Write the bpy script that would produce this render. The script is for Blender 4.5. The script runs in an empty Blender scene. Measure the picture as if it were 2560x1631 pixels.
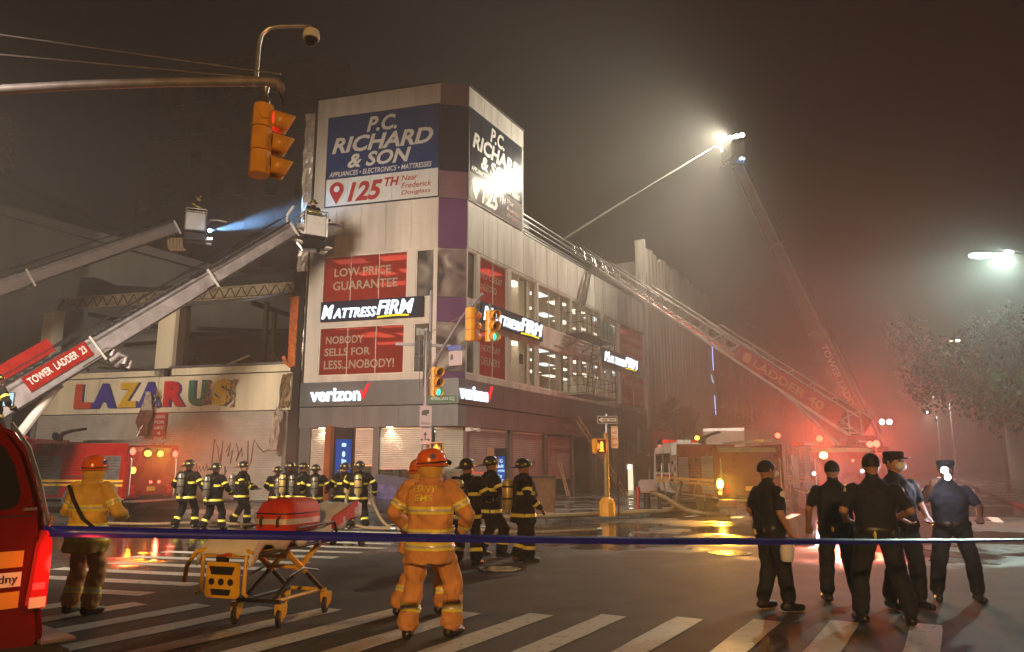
import bpy, bmesh, math, random
from mathutils import Vector, Matrix
from mathutils.bvhtree import BVHTree
import numpy as np
random.seed(7)
R = math.radians
scene = bpy.context.scene
C = scene.collection

# ---------------------------------------------------------------- camera
cam_d = bpy.data.cameras.new('camera'); cam = bpy.data.objects.new('camera', cam_d); C.objects.link(cam)
cam.location = (0, 0, 1.70)
cam.rotation_euler = (R(90 + 10.698), 0, 0)
cam_d.sensor_width = 36.0; cam_d.lens = 36.0 * 1850 / 2560
cam_d.clip_start = 0.05; cam_d.clip_end = 2000
scene.camera = cam
# ---------------------------------------------------------------- night sky
world = bpy.data.worlds.new('World'); scene.world = world; world.use_nodes = True
wn = world.node_tree.nodes; wl = world.node_tree.links
bg = wn['Background']
sky = wn.new('ShaderNodeTexSky'); sky.sky_type = 'NISHITA'; sky.sun_disc = False
sky.sun_elevation = R(-4.0); sky.sun_rotation = R(200); sky.dust_density = 3.0
wl.new(sky.outputs[0], bg.inputs[0]); bg.inputs[1].default_value = 0.10
# ---------------------------------------------------------------- exposure
scene.view_settings.view_transform = 'Standard'; scene.view_settings.look = 'None'
scene.view_settings.exposure = 0.0; scene.view_settings.gamma = 1.0
scene.view_settings.use_curve_mapping = False
cy = scene.cycles
cy.use_denoising = True; cy.max_bounces = 6; cy.diffuse_bounces = 2; cy.glossy_bounces = 3
cy.transmission_bounces = 4; cy.transparent_max_bounces = 12; cy.volume_bounces = 0
cy.sample_clamp_indirect = 4.0; cy.sample_clamp_direct = 0; cy.caustics_reflective = False; cy.caustics_refractive = False
cy.use_light_tree = True; cy.use_adaptive_sampling = True; cy.adaptive_threshold = .03; cy.adaptive_min_samples = 20

# ---------------------------------------------------------------- helpers
def tag(o, label=None, cat=None, group=None, kind=None):
    if label: o['label'] = label
    if cat: o['category'] = cat
    if group: o['group'] = group
    if kind: o['kind'] = kind
    return o
def wmat(o):
    m = Matrix.LocRotScale(o.location, o.rotation_euler, o.scale)
    if o.parent: m = wmat(o.parent) @ o.matrix_parent_inverse @ m
    return m
def setparent(o, p):
    o.parent = p; o.matrix_parent_inverse = wmat(p).inverted()
def thing(name, label, cat, loc=(0, 0, 0), rz=0, group=None):
    o = bpy.data.objects.new(name, None); C.objects.link(o); o.empty_display_size = .2
    o.location = loc; o.rotation_euler = (0, 0, rz)
    return tag(o, label, cat, group)
def copy_tree(o, parent=None):
    c = o.copy(); C.objects.link(c)
    if parent: c.parent = parent; c.matrix_parent_inverse = o.matrix_parent_inverse.copy()
    for ch in list(o.children): copy_tree(ch, c)
    return c
def inst(o, parent, name=None, loc=None):
    c = o.copy(); C.objects.link(c)
    if parent: setparent(c, parent)
    if loc is not None: c.location = loc
    return c
class Frame:
    """vertical plane: x to the right as seen from outside, z up, d outward"""
    def __init__(s, o, ex):
        s.o = Vector((o[0], o[1], 0)); s.ex = Vector((ex[0], ex[1], 0)).normalized()
        s.n = Vector((s.ex.y, -s.ex.x, 0))
    def p(s, x, z, d=0): return s.o + s.ex * x + s.n * d + Vector((0, 0, z))
class MB:
    def __init__(s): s.v = []; s.f = []; s.mi = []; s.cur = 0
    def add(s, vs, fs):
        b = len(s.v); s.v += [tuple(v) for v in vs]
        for f in fs: s.f.append(tuple(b + i for i in f)); s.mi.append(s.cur)
        return s
    def hexa(s, v): return s.add(v, [(0, 3, 2, 1), (4, 5, 6, 7), (0, 1, 5, 4), (1, 2, 6, 5), (2, 3, 7, 6), (3, 0, 4, 7)])
    def box(s, x0, x1, y0, y1, z0, z1):
        return s.hexa([(x0, y0, z0), (x1, y0, z0), (x1, y1, z0), (x0, y1, z0), (x0, y0, z1), (x1, y0, z1), (x1, y1, z1), (x0, y1, z1)])
    def fbox(s, F, x0, x1, z0, z1, d0, d1):
        return s.hexa([F.p(x0, z0, d1), F.p(x1, z0, d1), F.p(x1, z0, d0), F.p(x0, z0, d0), F.p(x0, z1, d1), F.p(x1, z1, d1), F.p(x1, z1, d0), F.p(x0, z1, d0)])
    def beam(s, p, q, w, h=None, up=(0, 0, 1)):
        p = Vector(p); q = Vector(q); h = w if h is None else h
        d = (q - p).normalized(); up = Vector(up)
        if abs(d.dot(up)) > .99: up = Vector((1, 0, 0))
        x = d.cross(up).normalized() * w / 2; z = x.cross(d).normalized() * h / 2
        return s.hexa([p - x - z, p + x - z, q + x - z, q - x - z, p - x + z, p + x + z, q + x + z, q - x + z])
    def tube(s, pts, r, n=8, cap=True):
        pts = [Vector(p) for p in pts]; m = len(pts); rs = r if isinstance(r, (list, tuple)) else [r] * m
        vs = []; up = Vector((0, 0, 1)); prev = None
        for i, p in enumerate(pts):
            d = (pts[min(i + 1, m - 1)] - pts[max(i - 1, 0)]).normalized()
            if prev is None:
                a = up if abs(d.z) < .95 else Vector((1, 0, 0)); x = d.cross(a).normalized()
            else: x = (prev - d * prev.dot(d)).normalized()
            prev = x; y = d.cross(x)
            for k in range(n):
                t = 2 * math.pi * k / n; vs.append(p + (x * math.cos(t) + y * math.sin(t)) * rs[i])
        fs = [(i * n + k, i * n + (k + 1) % n, (i + 1) * n + (k + 1) % n, (i + 1) * n + k) for i in range(m - 1) for k in range(n)]
        if cap: fs += [tuple(range(n))[::-1], tuple((m - 1) * n + k for k in range(n))]
        return s.add(vs, fs)
    def lathe(s, prof, M=None, n=20, cap=True, ang=2 * math.pi):
        """prof: (radius, height)"""
        M = M or Matrix.Identity(4); vs = []; full = ang > 6.28; nn = n if full else n + 1
        for r, z in prof:
            for k in range(nn):
                t = ang * k / n; vs.append(M @ Vector((r * math.cos(t), r * math.sin(t), z)))
        fs = [(i * nn + k, i * nn + (k + 1) % nn, (i + 1) * nn + (k + 1) % nn, (i + 1) * nn + k) for i in range(len(prof) - 1) for k in range(n)]
        if cap and full: fs += [tuple(range(nn))[::-1], tuple((len(prof) - 1) * nn + k for k in range(nn))]
        return s.add(vs, fs)
    def ell(s, c, r, M=None, n=14, m=8, z0=-1, z1=1):
        T = Matrix.Translation(c) @ (M or Matrix.Identity(4)) @ Matrix.Diagonal((r[0], r[1], r[2], 1))
        pr = []
        for i in range(m + 1):
            z = math.asin(z0) + (math.asin(z1) - math.asin(z0)) * i / m
            pr.append((max(math.cos(z), .02), math.sin(z)))
        return s.lathe(pr, T, n)
    def cap(s, p, q, r1, r2, n=10):
        p = Vector(p); q = Vector(q); L = (q - p).length
        if L < 1e-5: return s.ell(p, (r1,) * 3)
        M = Matrix.Translation(p) @ (q - p).to_track_quat('Z', 'Y').to_matrix().to_4x4()
        pr = [(r1 * .05, -r1), (r1 * .5, -r1 * .87), (r1 * .87, -r1 * .5), (r1, 0), (r2, L), (r2 * .87, L + r2 * .5), (r2 * .5, L + r2 * .87), (r2 * .05, L + r2)]
        return s.lathe(pr, M, n)
    def loft(s, secs, n=18, pw=.85):
        """secs: (cx,cy,z,rx,ry) superellipse rings, closed"""
        vs = []
        for cx, cy_, z, rx, ry in secs:
            for k in range(n):
                t = 2 * math.pi * k / n; c, d = math.cos(t), math.sin(t)
                vs.append((cx + rx * math.copysign(abs(c) ** pw, c), cy_ + ry * math.copysign(abs(d) ** pw, d), z))
        m = len(secs)
        fs = [(i * n + k, i * n + (k + 1) % n, (i + 1) * n + (k + 1) % n, (i + 1) * n + k) for i in range(m - 1) for k in range(n)]
        fs += [tuple(range(n))[::-1], tuple((m - 1) * n + k for k in range(n))]
        return s.add(vs, fs)
    def prism(s, poly, fn, d0, d1):
        """poly 2d list; fn(x,y,d)->3d"""
        n = len(poly); vs = [fn(x, y, d0) for x, y in poly] + [fn(x, y, d1) for x, y in poly]
        fs = [tuple(range(n))[::-1], tuple(range(n, 2 * n))] + [(k, (k + 1) % n, n + (k + 1) % n, n + k) for k in range(n)]
        return s.add(vs, fs)
    def mesh(s, name, mats, smooth=False, bevel=0):
        me = bpy.data.meshes.new(name); me.from_pydata(s.v, [], s.f)
        mats = mats if isinstance(mats, (list, tuple)) else [mats]
        for m in mats: me.materials.append(m)
        if len(mats) > 1: me.polygons.foreach_set('material_index', s.mi)
        bm = bmesh.new(); bm.from_mesh(me)
        bmesh.ops.recalc_face_normals(bm, faces=bm.faces)
        if bevel:
            bmesh.ops.bevel(bm, geom=[e for e in bm.edges if e.is_manifold and e.calc_face_angle(0) > .5], offset=bevel, segments=2, affect='EDGES', clamp_overlap=True)
        bm.to_mesh(me); bm.free()
        if smooth:
            me.shade_smooth()
            try: me.set_sharp_from_angle(angle=R(38))
            except Exception: pass
        me.update(); return me
    def build(s, name, mats, parent=None, smooth=False, bevel=0, kind=None):
        o = bpy.data.objects.new(name, s.mesh(name, mats, smooth, bevel)); C.objects.link(o)
        if parent: setparent(o, parent)
        if kind: o['kind'] = kind
        return o

_txt = {}
def text2d(s, bold=0.0, shear=0.0, extrude=0.0):
    key = (s, bold, shear, extrude)
    if key in _txt: return _txt[key]
    cu = bpy.data.curves.new('t', 'FONT'); cu.body = s; cu.offset = bold; cu.shear = shear; cu.extrude = extrude; cu.resolution_u = 3
    ob = bpy.data.objects.new('t', cu); C.objects.link(ob)
    dg = bpy.context.evaluated_depsgraph_get()
    me = bpy.data.meshes.new_from_object(ob.evaluated_get(dg))
    v = np.array([p.co[:] for p in me.vertices]) if len(me.vertices) else np.zeros((1, 3))
    fs = [tuple(p.vertices) for p in me.polygons]
    bpy.data.objects.remove(ob); bpy.data.curves.remove(cu); bpy.data.meshes.remove(me)
    _txt[key] = (v, fs); return _txt[key]
def text_on(name, s, fn, x0, x1, y0, y1, mat, parent, depth=.02, bold=.0, shear=0.0, d0=.005, curve=None):
    """letters filling the rectangle x0..x1, y0..y1; fn(x,y,d)->3d"""
    v, fs = text2d(s, bold, shear, .05)
    lo = v.min(0); hi = v.max(0); k = (hi - lo); k[k == 0] = 1
    t = (v - lo) / k; m = MB()
    m.add([fn(x0 + a * (x1 - x0), y0 + b * (y1 - y0), d0 + c * depth) for a, b, c in t], fs)
    return m.build(name, mat, parent)

# ---------------------------------------------------------------- materials
M = {}
def mat(name, col=(.5, .5, .5), rough=.6, metal=0, var=.12, scale=2.5, bump=0, bscale=30, emit=None, es=0, spec=.5, streak=False, alpha=1, coat=0):
    if name in M: return M[name]
    m = bpy.data.materials.new(name); m.use_nodes = True; nt = m.node_tree; N = nt.nodes; L = nt.links
    b = N['Principled BSDF']; b.inputs['Roughness'].default_value = rough; b.inputs['Metallic'].default_value = metal
    b.inputs['Specular IOR Level'].default_value = spec; b.inputs['Alpha'].default_value = alpha; b.inputs['Coat Weight'].default_value = coat
    if emit:
        b.inputs['Emission Color'].default_value = (*emit, 1); b.inputs['Emission Strength'].default_value = es
    if var > 0:
        tc = N.new('ShaderNodeTexCoord'); mp = N.new('ShaderNodeMapping'); L.new(tc.outputs['Object'], mp.inputs[0])
        if streak: mp.inputs['Scale'].default_value = (1, 1, .12)
        nz = N.new('ShaderNodeTexNoise'); nz.inputs['Scale'].default_value = scale; nz.inputs['Detail'].default_value = 7; nz.inputs['Roughness'].default_value = .62
        L.new(mp.outputs[0], nz.inputs['Vector'])
        rp = N.new('ShaderNodeValToRGB'); rp.color_ramp.elements[0].position = .3; rp.color_ramp.elements[1].position = .72
        rp.color_ramp.elements[0].color = (*[c * (1 - var * 1.6) for c in col], 1); rp.color_ramp.elements[1].color = (*[min(1, c * (1 + var)) for c in col], 1)
        L.new(nz.outputs[0], rp.inputs[0]); L.new(rp.outputs[0], b.inputs['Base Color'])
        mr = N.new('ShaderNodeMapRange'); mr.inputs[3].default_value = max(.02, rough - .12); mr.inputs[4].default_value = min(1, rough + .12)
        L.new(nz.outputs[0], mr.inputs[0]); L.new(mr.outputs[0], b.inputs['Roughness'])
        if bump:
            n2 = N.new('ShaderNodeTexNoise'); n2.inputs['Scale'].default_value = bscale; n2.inputs['Detail'].default_value = 4
            L.new(tc.outputs['Object'], n2.inputs['Vector'])
            bp = N.new('ShaderNodeBump'); bp.inputs['Strength'].default_value = bump; bp.inputs['Distance'].default_value = .02
            L.new(n2.outputs[0], bp.inputs['Height']); L.new(bp.outputs[0], b.inputs['Normal'])
    else: b.inputs['Base Color'].default_value = (*col, 1)
    M[name] = m; return m
def emis(name, col, s):
    if name in M: return M[name]
    m = bpy.data.materials.new(name); m.use_nodes = True; nt = m.node_tree; N = nt.nodes
    N.remove(N['Principled BSDF']); e = N.new('ShaderNodeEmission'); e.inputs[0].default_value = (*col, 1); e.inputs[1].default_value = s
    nt.links.new(e.outputs[0], N['Material Output'].inputs[0]); M[name] = m; return m
def glassmat(name, tint=(1, 1, 1), rough=.03, ior=1.5, base=0.04):
    m = bpy.data.materials.new(name); m.use_nodes = True; nt = m.node_tree; N = nt.nodes; L = nt.links
    N.remove(N['Principled BSDF'])
    t = N.new('ShaderNodeBsdfTransparent'); t.inputs[0].default_value = (*tint, 1)
    g = N.new('ShaderNodeBsdfGlossy'); g.inputs['Roughness'].default_value = rough
    lw = N.new('ShaderNodeLayerWeight'); pw = N.new('ShaderNodeMath'); pw.operation = 'POWER'; pw.inputs[1].default_value = 4; L.new(lw.outputs['Facing'], pw.inputs[0])
    fr = N.new('ShaderNodeMath'); fr.operation = 'MULTIPLY_ADD'; fr.inputs[1].default_value = .55; fr.inputs[2].default_value = base; L.new(pw.outputs[0], fr.inputs[0])
    mx = N.new('ShaderNodeMixShader'); L.new(fr.outputs[0], mx.inputs[0]); L.new(t.outputs[0], mx.inputs[1]); L.new(g.outputs[0], mx.inputs[2])
    L.new(mx.outputs[0], N['Material Output'].inputs[0]); M[name] = m; return m
def vinyl(name, col, trans):
    """translucent window film: part see-through, part diffuse"""
    m = bpy.data.materials.new(name); m.use_nodes = True; nt = m.node_tree; N = nt.nodes; L = nt.links
    N.remove(N['Principled BSDF'])
    t = N.new('ShaderNodeBsdfTransparent'); t.inputs[0].default_value = (*[min(1, c * 1.6 + .02) for c in col], 1)
    d = N.new('ShaderNodeBsdfDiffuse'); d.inputs[0].default_value = (*col, 1)
    tr = N.new('ShaderNodeBsdfTranslucent'); tr.inputs[0].default_value = (*col, 1)
    a = N.new('ShaderNodeMixShader'); a.inputs[0].default_value = .5; L.new(d.outputs[0], a.inputs[1]); L.new(tr.outputs[0], a.inputs[2])
    mx = N.new('ShaderNodeMixShader'); mx.inputs[0].default_value = trans; L.new(a.outputs[0], mx.inputs[1]); L.new(t.outputs[0], mx.inputs[2])
    L.new(mx.outputs[0], N['Material Output'].inputs[0]); M[name] = m; return m

glass = glassmat('window_glass', (.93, .95, .94))
mat('white_panel', (.60, .55, .50), .55, var=.20, scale=.9, streak=True, bump=.05)
mat('white_panel_b', (.55, .51, .47), .55, var=.24, scale=1.6, streak=True, bump=.05)
mat('wall_inner', (.84, .74, .60), .8, var=.05)
mat('carpet', (.42, .34, .27), .9)
mat('purple_panel', (.13, .05, .15), .45, var=.15, scale=1)
mat('mauve_panel', (.20, .11, .15), .5, var=.15, scale=1)
mat('blue_board', (.006, .040, .17), .6, var=.15, scale=1.2, spec=.15)
mat('navy_board', (.008, .012, .035), .6, spec=.2)
mat('white_board', (.62, .62, .58), .6, var=.10, scale=1)
mat('letter_white', (.70, .70, .66), .4, var=.08)
mat('letter_red', (.40, .018, .02), .4, var=.1)
mat('grey_fascia', (.10, .11, .12), .45, var=.15, scale=1.5, streak=True)
mat('grey_canopy', (.13, .14, .15), .5, var=.22, scale=2.5, streak=True)
mat('dark_metal', (.03, .03, .035), .45, .6, var=.15)
mat('steel', (.42, .42, .43), .38, .9, var=.18, scale=5)
mat('alu', (.55, .55, .56), .35, .9, var=.15, scale=4)
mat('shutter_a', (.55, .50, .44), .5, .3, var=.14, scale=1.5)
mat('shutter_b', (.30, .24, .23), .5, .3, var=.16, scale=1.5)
mat('frame_white', (.66, .62, .56), .5, var=.08)
mat('black_frame', (.02, .02, .022), .5, var=.2)
mat('char', (.012, .011, .010), .85, var=.5, scale=3, bump=.6, bscale=8)
mat('char_wood', (.05, .030, .018), .8, var=.5, scale=6, bump=.4)
mat('orange_paint', (.55, .13, .02), .7, var=.35, scale=5, bump=.3)
mat('cream_board', (.78, .68, .50), .6, var=.16, scale=.9, streak=True)
mat('truss_metal', (.40, .32, .22), .5, .5, var=.35, scale=4)
mat('concrete', (.17, .165, .16), .75, var=.2, scale=3, bump=.2)
mat('brick_dark', (.10, .055, .04), .85, var=.3, scale=1.5, bump=.3, bscale=12)
mat('grey_stucco', (.20, .19, .185), .85, var=.15, scale=.5, streak=True)
mat('rib_metal', (.36, .31, .27), .45, .25, var=.25, scale=1.5, streak=True)
mat('red_paint', (.28, .008, .006), .28, var=.12, scale=2, coat=.5)
mat('white_paint', (.62, .60, .58), .32, var=.10, scale=2, coat=.3)
mat('grey_boom', (.34, .31, .33), .42, .2, var=.25, scale=2.5)
mat('black_rubber', (.015, .015, .015), .7, var=.25, scale=8)
mat('dark_glass', (.012, .014, .016), .06, var=0)
mat('yellow_stripe', (.75, .42, .05), .4, var=.1)
mat('stripe_reflect', (.85, .74, .10), .35, var=.12, scale=12)
mat('silver_reflect', (.62, .58, .60), .35, .2, var=.1, scale=12)
mat('bunker_black', (.011, .010, .009), .9, spec=.12, var=.35, scale=7, bump=.5, bscale=14)
mat('ems_tan', (.64, .29, .10), .8, var=.18, scale=5, bump=.55, bscale=11)
mat('ems_yellow', (.72, .42, .08), .75, var=.2, scale=5, bump=.4, bscale=10)
mat('navy_cloth', (.012, .013, .022), .85, var=.3, scale=7, bump=.45, bscale=14)
mat('skin', (.42, .22, .15), .5, var=.12, scale=9)
mat('skin_dark', (.13, .065, .04), .5, var=.12, scale=9)
mat('hair_black', (.012, .010, .009), .6, var=.3, scale=25, bump=.5, bscale=60)
mat('leather', (.018, .015, .013), .38, var=.3, scale=8, bump=.2)
mat('helmet_orange', (.80, .14, .02), .22, var=.12, scale=5, coat=.5)
mat('tank', (.55, .42, .16), .35, .3, var=.2, scale=6)
mat('tank_grey', (.20, .18, .15), .35, .4, var=.2, scale=6)
mat('mask_white', (.72, .70, .78), .7, var=.06)
mat('signal_yellow', (.68, .30, .015), .42, var=.14, scale=4)
mat('pole_paint', (.24, .22, .25), .5, .3, var=.2, scale=5)
mat('pole_bronze', (.22, .15, .05), .5, .3, var=.25, scale=4)
mat('sign_black', (.015, .015, .015), .5)
mat('sign_white', (.70, .68, .66), .45, var=.06)
mat('sign_blue', (.02, .05, .30), .45, var=.05)
mat('sign_green', (.02, .12, .06), .5, var=.05)
mat('wood', (.42, .24, .12), .75, var=.3, scale=4, bump=.2)
mat('hose', (.26, .18, .09), .8, var=.25, scale=15, bump=.3, bscale=60)
mat('stretcher_yellow', (.75, .42, .02), .35, var=.1, scale=6, coat=.3)
mat('sheet', (.72, .68, .66), .85, var=.08, scale=6, bump=.3, bscale=9)
mat('bag_red', (.58, .035, .012), .55, var=.14, scale=8, bump=.2, bscale=25)
mat('tape_blue', (.012, .015, .30), .35, var=.2, scale=6)
mat('leaf', (.016, .024, .009), .9, var=.4, scale=1.2, spec=.1)
mat('bark', (.05, .035, .025), .9, var=.3, scale=6, bump=.5)
mat('kiosk_bronze', (.16, .07, .035), .45, .5, var=.1)
mat('post_box', (.05, .035, .08), .5, var=.25, scale=4)
mat('rust_bin', (.16, .08, .04), .6, .3, var=.35, scale=5)
mat('cloth_flag', (.45, .36, .30), .85, var=.35, scale=5)
mat('cloth_maroon', (.16, .06, .04), .85, var=.35, scale=5)
mat('banner_red', (.50, .02, .02), .6, var=.12)
mat('letter_blue', (.035, .035, .30), .45, var=.15, scale=3)
mat('letter_yellow', (.72, .42, .02), .45, var=.15, scale=3)
mat('letter_orange', (.62, .07, .025), .45, var=.15, scale=3)
mat('letter_green', (.02, .16, .10), .45, var=.15, scale=3)
mat('awning_red', (.30, .02, .015), .7, var=.15)
mat('tint_red', (.35, .01, .008), .18, var=.1, emit=(1, .02, .01), es=.25)
vinyl('vinyl_red', (.50, .045, .035), .30)
vinyl('vinyl_text', (.85, .78, .68), .08)
vinyl('vinyl_grey', (.30, .28, .26), .25)
emis('sign_glow', (.78, .90, 1.0), 2.6); emis('sign_yellow_glow', (1, .72, .02), 1.5); emis('sign_red_glow', (1, .02, .03), 1.5)
emis('panel_glow', (1.0, .86, .64), 2.8); emis('panel_cool', (.90, .93, .95), 2.0)
emis('lamp_red', (1, .07, .04), 7); emis('lamp_amber', (1, .40, .03), 9); emis('lamp_white', (.9, .92, 1), 22); emis('lamp_green_white', (.72, 1, .85), 22)
emis('lamp_warm', (1, .75, .42), 16); emis('lamp_red_dim', (1, .03, .02), 2.2); emis('lamp_green', (.05, .95, .75), 2.2); emis('flood', (1, .92, .70), 40)
emis('screen_blue', (.05, .22, 1), .32); emis('screen_text', (.55, .85, 1), 1.4); emis('screen_pale', (.45, .70, .85), 1.4)
emis('ped_orange', (1, .26, .03), 4.5); emis('neon_blue', (.35, .45, 1), 2.5); emis('exit_red', (1, .05, .03), 2.5); emis('magenta', (1, .05, .6), 3)
emis('store_glow', (1, .85, .55), 1.3)

def point(name, loc, col, watts, r=.08, parent=None):
    l = bpy.data.lights.new(name, 'POINT'); l.color = col; l.energy = watts; l.shadow_soft_size = r
    o = bpy.data.objects.new(name, l); C.objects.link(o); o.location = loc
    if parent: setparent(o, parent)
    return o
def spot(name, loc, tgt, col, watts, ang, r=.1, blend=.5, parent=None):
    l = bpy.data.lights.new(name, 'SPOT'); l.color = col; l.energy = watts; l.shadow_soft_size = r; l.spot_size = R(ang); l.spot_blend = blend
    o = bpy.data.objects.new(name, l); C.objects.link(o); o.location = loc
    o.rotation_euler = (Vector(tgt) - Vector(loc)).to_track_quat('-Z', 'Y').to_euler()
    if parent: setparent(o, parent)
    return o
def area(name, loc, tgt, col, watts, sx, sy, parent=None):
    l = bpy.data.lights.new(name, 'AREA'); l.color = col; l.energy = watts; l.shape = 'RECTANGLE'; l.size = sx; l.size_y = sy
    o = bpy.data.objects.new(name, l); C.objects.link(o); o.location = loc
    o.rotation_euler = (Vector(tgt) - Vector(loc)).to_track_quat('-Z', 'Y').to_euler()
    if parent: setparent(o, parent)
    return o
# street grid: FA faces the avenue, FB the side street; W(a, b) = point a metres out from FA's wall line and b metres out from FB's
FA = Frame((-3.23, 31.0), (.9636, -.2672))
FB = Frame((-1.98, 31.26), (.477, .879))
def W(a, b, z=0):
    nA, nB = FA.n, FB.n; A = np.array([[nA.x, nA.y], [nB.x, nB.y]]); r = np.array([a + nA.dot(FA.o), b + nB.dot(FB.o)])
    x, y = np.linalg.solve(A, r); return Vector((x, y, z))
eA, eB = -FA.ex, FB.ex
# ================================================================ SETTING
def asphalt():
    m = bpy.data.materials.new('wet_asphalt'); m.use_nodes = True; nt = m.node_tree; N = nt.nodes; L = nt.links; b = N['Principled BSDF']
    tc = N.new('ShaderNodeTexCoord')
    def noise(s, d=5, r=.6):
        n = N.new('ShaderNodeTexNoise'); n.inputs['Scale'].default_value = s; n.inputs['Detail'].default_value = d; n.inputs['Roughness'].default_value = r
        L.new(tc.outputs['Object'], n.inputs['Vector']); return n
    big = noise(.16, 4); fine = noise(60, 3); mid = noise(1.3, 6)
    # water stands on the avenue side, the near side is only damp
    sp = N.new('ShaderNodeSeparateXYZ'); L.new(tc.outputs['Object'], sp.inputs[0])
    mr = N.new('ShaderNodeMapRange'); mr.inputs[1].default_value = 9; mr.inputs[2].default_value = 19; mr.inputs[3].default_value = -.16; mr.inputs[4].default_value = .13
    L.new(sp.outputs[1], mr.inputs[0])
    ad = N.new('ShaderNodeMath'); L.new(big.outputs[0], ad.inputs[0]); L.new(mr.outputs[0], ad.inputs[1])
    ad2 = N.new('ShaderNodeMath'); ad2.operation = 'MULTIPLY_ADD'; ad2.inputs[1].default_value = .16; L.new(mid.outputs[0], ad2.inputs[0]); L.new(ad.outputs[0], ad2.inputs[2])
    wet = N.new('ShaderNodeValToRGB'); wet.color_ramp.elements[0].position = .55; wet.color_ramp.elements[1].position = .68
    L.new(ad2.outputs[0], wet.inputs[0])
    col = N.new('ShaderNodeValToRGB'); col.color_ramp.elements[0].color = (.030, .028, .025, 1); col.color_ramp.elements[1].color = (.075, .068, .060, 1)
    col.color_ramp.elements[0].position = .3; col.color_ramp.elements[1].position = .75; L.new(mid.outputs[0], col.inputs[0])
    dk = N.new('ShaderNodeMix'); dk.data_type = 'RGBA'; L.new(wet.outputs[0], dk.inputs[0]); L.new(col.outputs[0], dk.inputs[6]); dk.inputs[7].default_value = (.018, .017, .016, 1)
    L.new(dk.outputs[2], b.inputs['Base Color'])
    rr = N.new('ShaderNodeMapRange'); rr.inputs[3].default_value = .78; rr.inputs[4].default_value = .07; L.new(wet.outputs[0], rr.inputs[0]); L.new(rr.outputs[0], b.inputs['Roughness'])
    inv = N.new('ShaderNodeMath'); inv.operation = 'SUBTRACT'; inv.inputs[0].default_value = 1; L.new(wet.outputs[0], inv.inputs[1])
    st = N.new('ShaderNodeMath'); st.operation = 'MULTIPLY_ADD'; st.inputs[1].default_value = .55; st.inputs[2].default_value = .04; L.new(inv.outputs[0], st.inputs[0])
    bp = N.new('ShaderNodeBump'); bp.inputs['Distance'].default_value = .012; L.new(st.outputs[0], bp.inputs['Strength']); L.new(fine.outputs[0], bp.inputs['Height']); L.new(bp.outputs[0], b.inputs['Normal'])
    b.inputs['Specular IOR Level'].default_value = .4
    M['asphalt'] = m; return m
asphalt()
def worn_paint():
    m = bpy.data.materials.new('road_paint'); m.use_nodes = True; nt = m.node_tree; N = nt.nodes; L = nt.links; b = N['Principled BSDF']
    tc = N.new('ShaderNodeTexCoord'); n = N.new('ShaderNodeTexNoise'); n.inputs['Scale'].default_value = 9; n.inputs['Detail'].default_value = 9; n.inputs['Roughness'].default_value = .75
    L.new(tc.outputs['Object'], n.inputs['Vector'])
    r = N.new('ShaderNodeValToRGB'); r.color_ramp.elements[0].position = .30; r.color_ramp.elements[0].color = (.06, .055, .05, 1); r.color_ramp.elements[1].position = .46; r.color_ramp.elements[1].color = (.46, .44, .40, 1)
    L.new(n.outputs[0], r.inputs[0]); L.new(r.outputs[0], b.inputs['Base Color'])
    n2 = N.new('ShaderNodeTexNoise'); n2.inputs['Scale'].default_value = .4; L.new(tc.outputs['Object'], n2.inputs['Vector'])
    mr = N.new('ShaderNodeMapRange'); mr.inputs[1].default_value = .35; mr.inputs[2].default_value = .65; mr.inputs[3].default_value = .5; mr.inputs[4].default_value = .8
    L.new(n2.outputs[0], mr.inputs[0]); L.new(mr.outputs[0], b.inputs['Roughness']); M['road_paint'] = m
worn_paint()
def pavement_mat():
    m = bpy.data.materials.new('wet_pavement'); m.use_nodes = True; nt = m.node_tree; N = nt.nodes; L = nt.links; b = N['Principled BSDF']
    tc = N.new('ShaderNodeTexCoord'); n = N.new('ShaderNodeTexNoise'); n.inputs['Scale'].default_value = .7; n.inputs['Detail'].default_value = 6; L.new(tc.outputs['Object'], n.inputs['Vector'])
    r = N.new('ShaderNodeValToRGB'); r.color_ramp.elements[0].position = .42; r.color_ramp.elements[0].color = (.05, .048, .045, 1); r.color_ramp.elements[1].position = .6; r.color_ramp.elements[1].color = (.15, .14, .13, 1)
    L.new(n.outputs[0], r.inputs[0]); L.new(r.outputs[0], b.inputs['Base Color'])
    mr = N.new('ShaderNodeMapRange'); mr.inputs[1].default_value = .4; mr.inputs[2].default_value = .6; mr.inputs[3].default_value = .08; mr.inputs[4].default_value = .5
    L.new(n.outputs[0], mr.inputs[0]); L.new(mr.outputs[0], b.inputs['Roughness']); M['pavement'] = m
pavement_mat()

g = MB(); n = 24
xs = np.linspace(-160, 340, n); ys = np.linspace(-50, 460, n)
vs = [(x, y, 0) for y in ys for x in xs]
g.add(vs, [(j * n + i, j * n + i + 1, (j + 1) * n + i + 1, (j + 1) * n + i) for j in range(n - 1) for i in range(n - 1)])
road = g.build('road', M['asphalt'], kind='structure')

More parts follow.
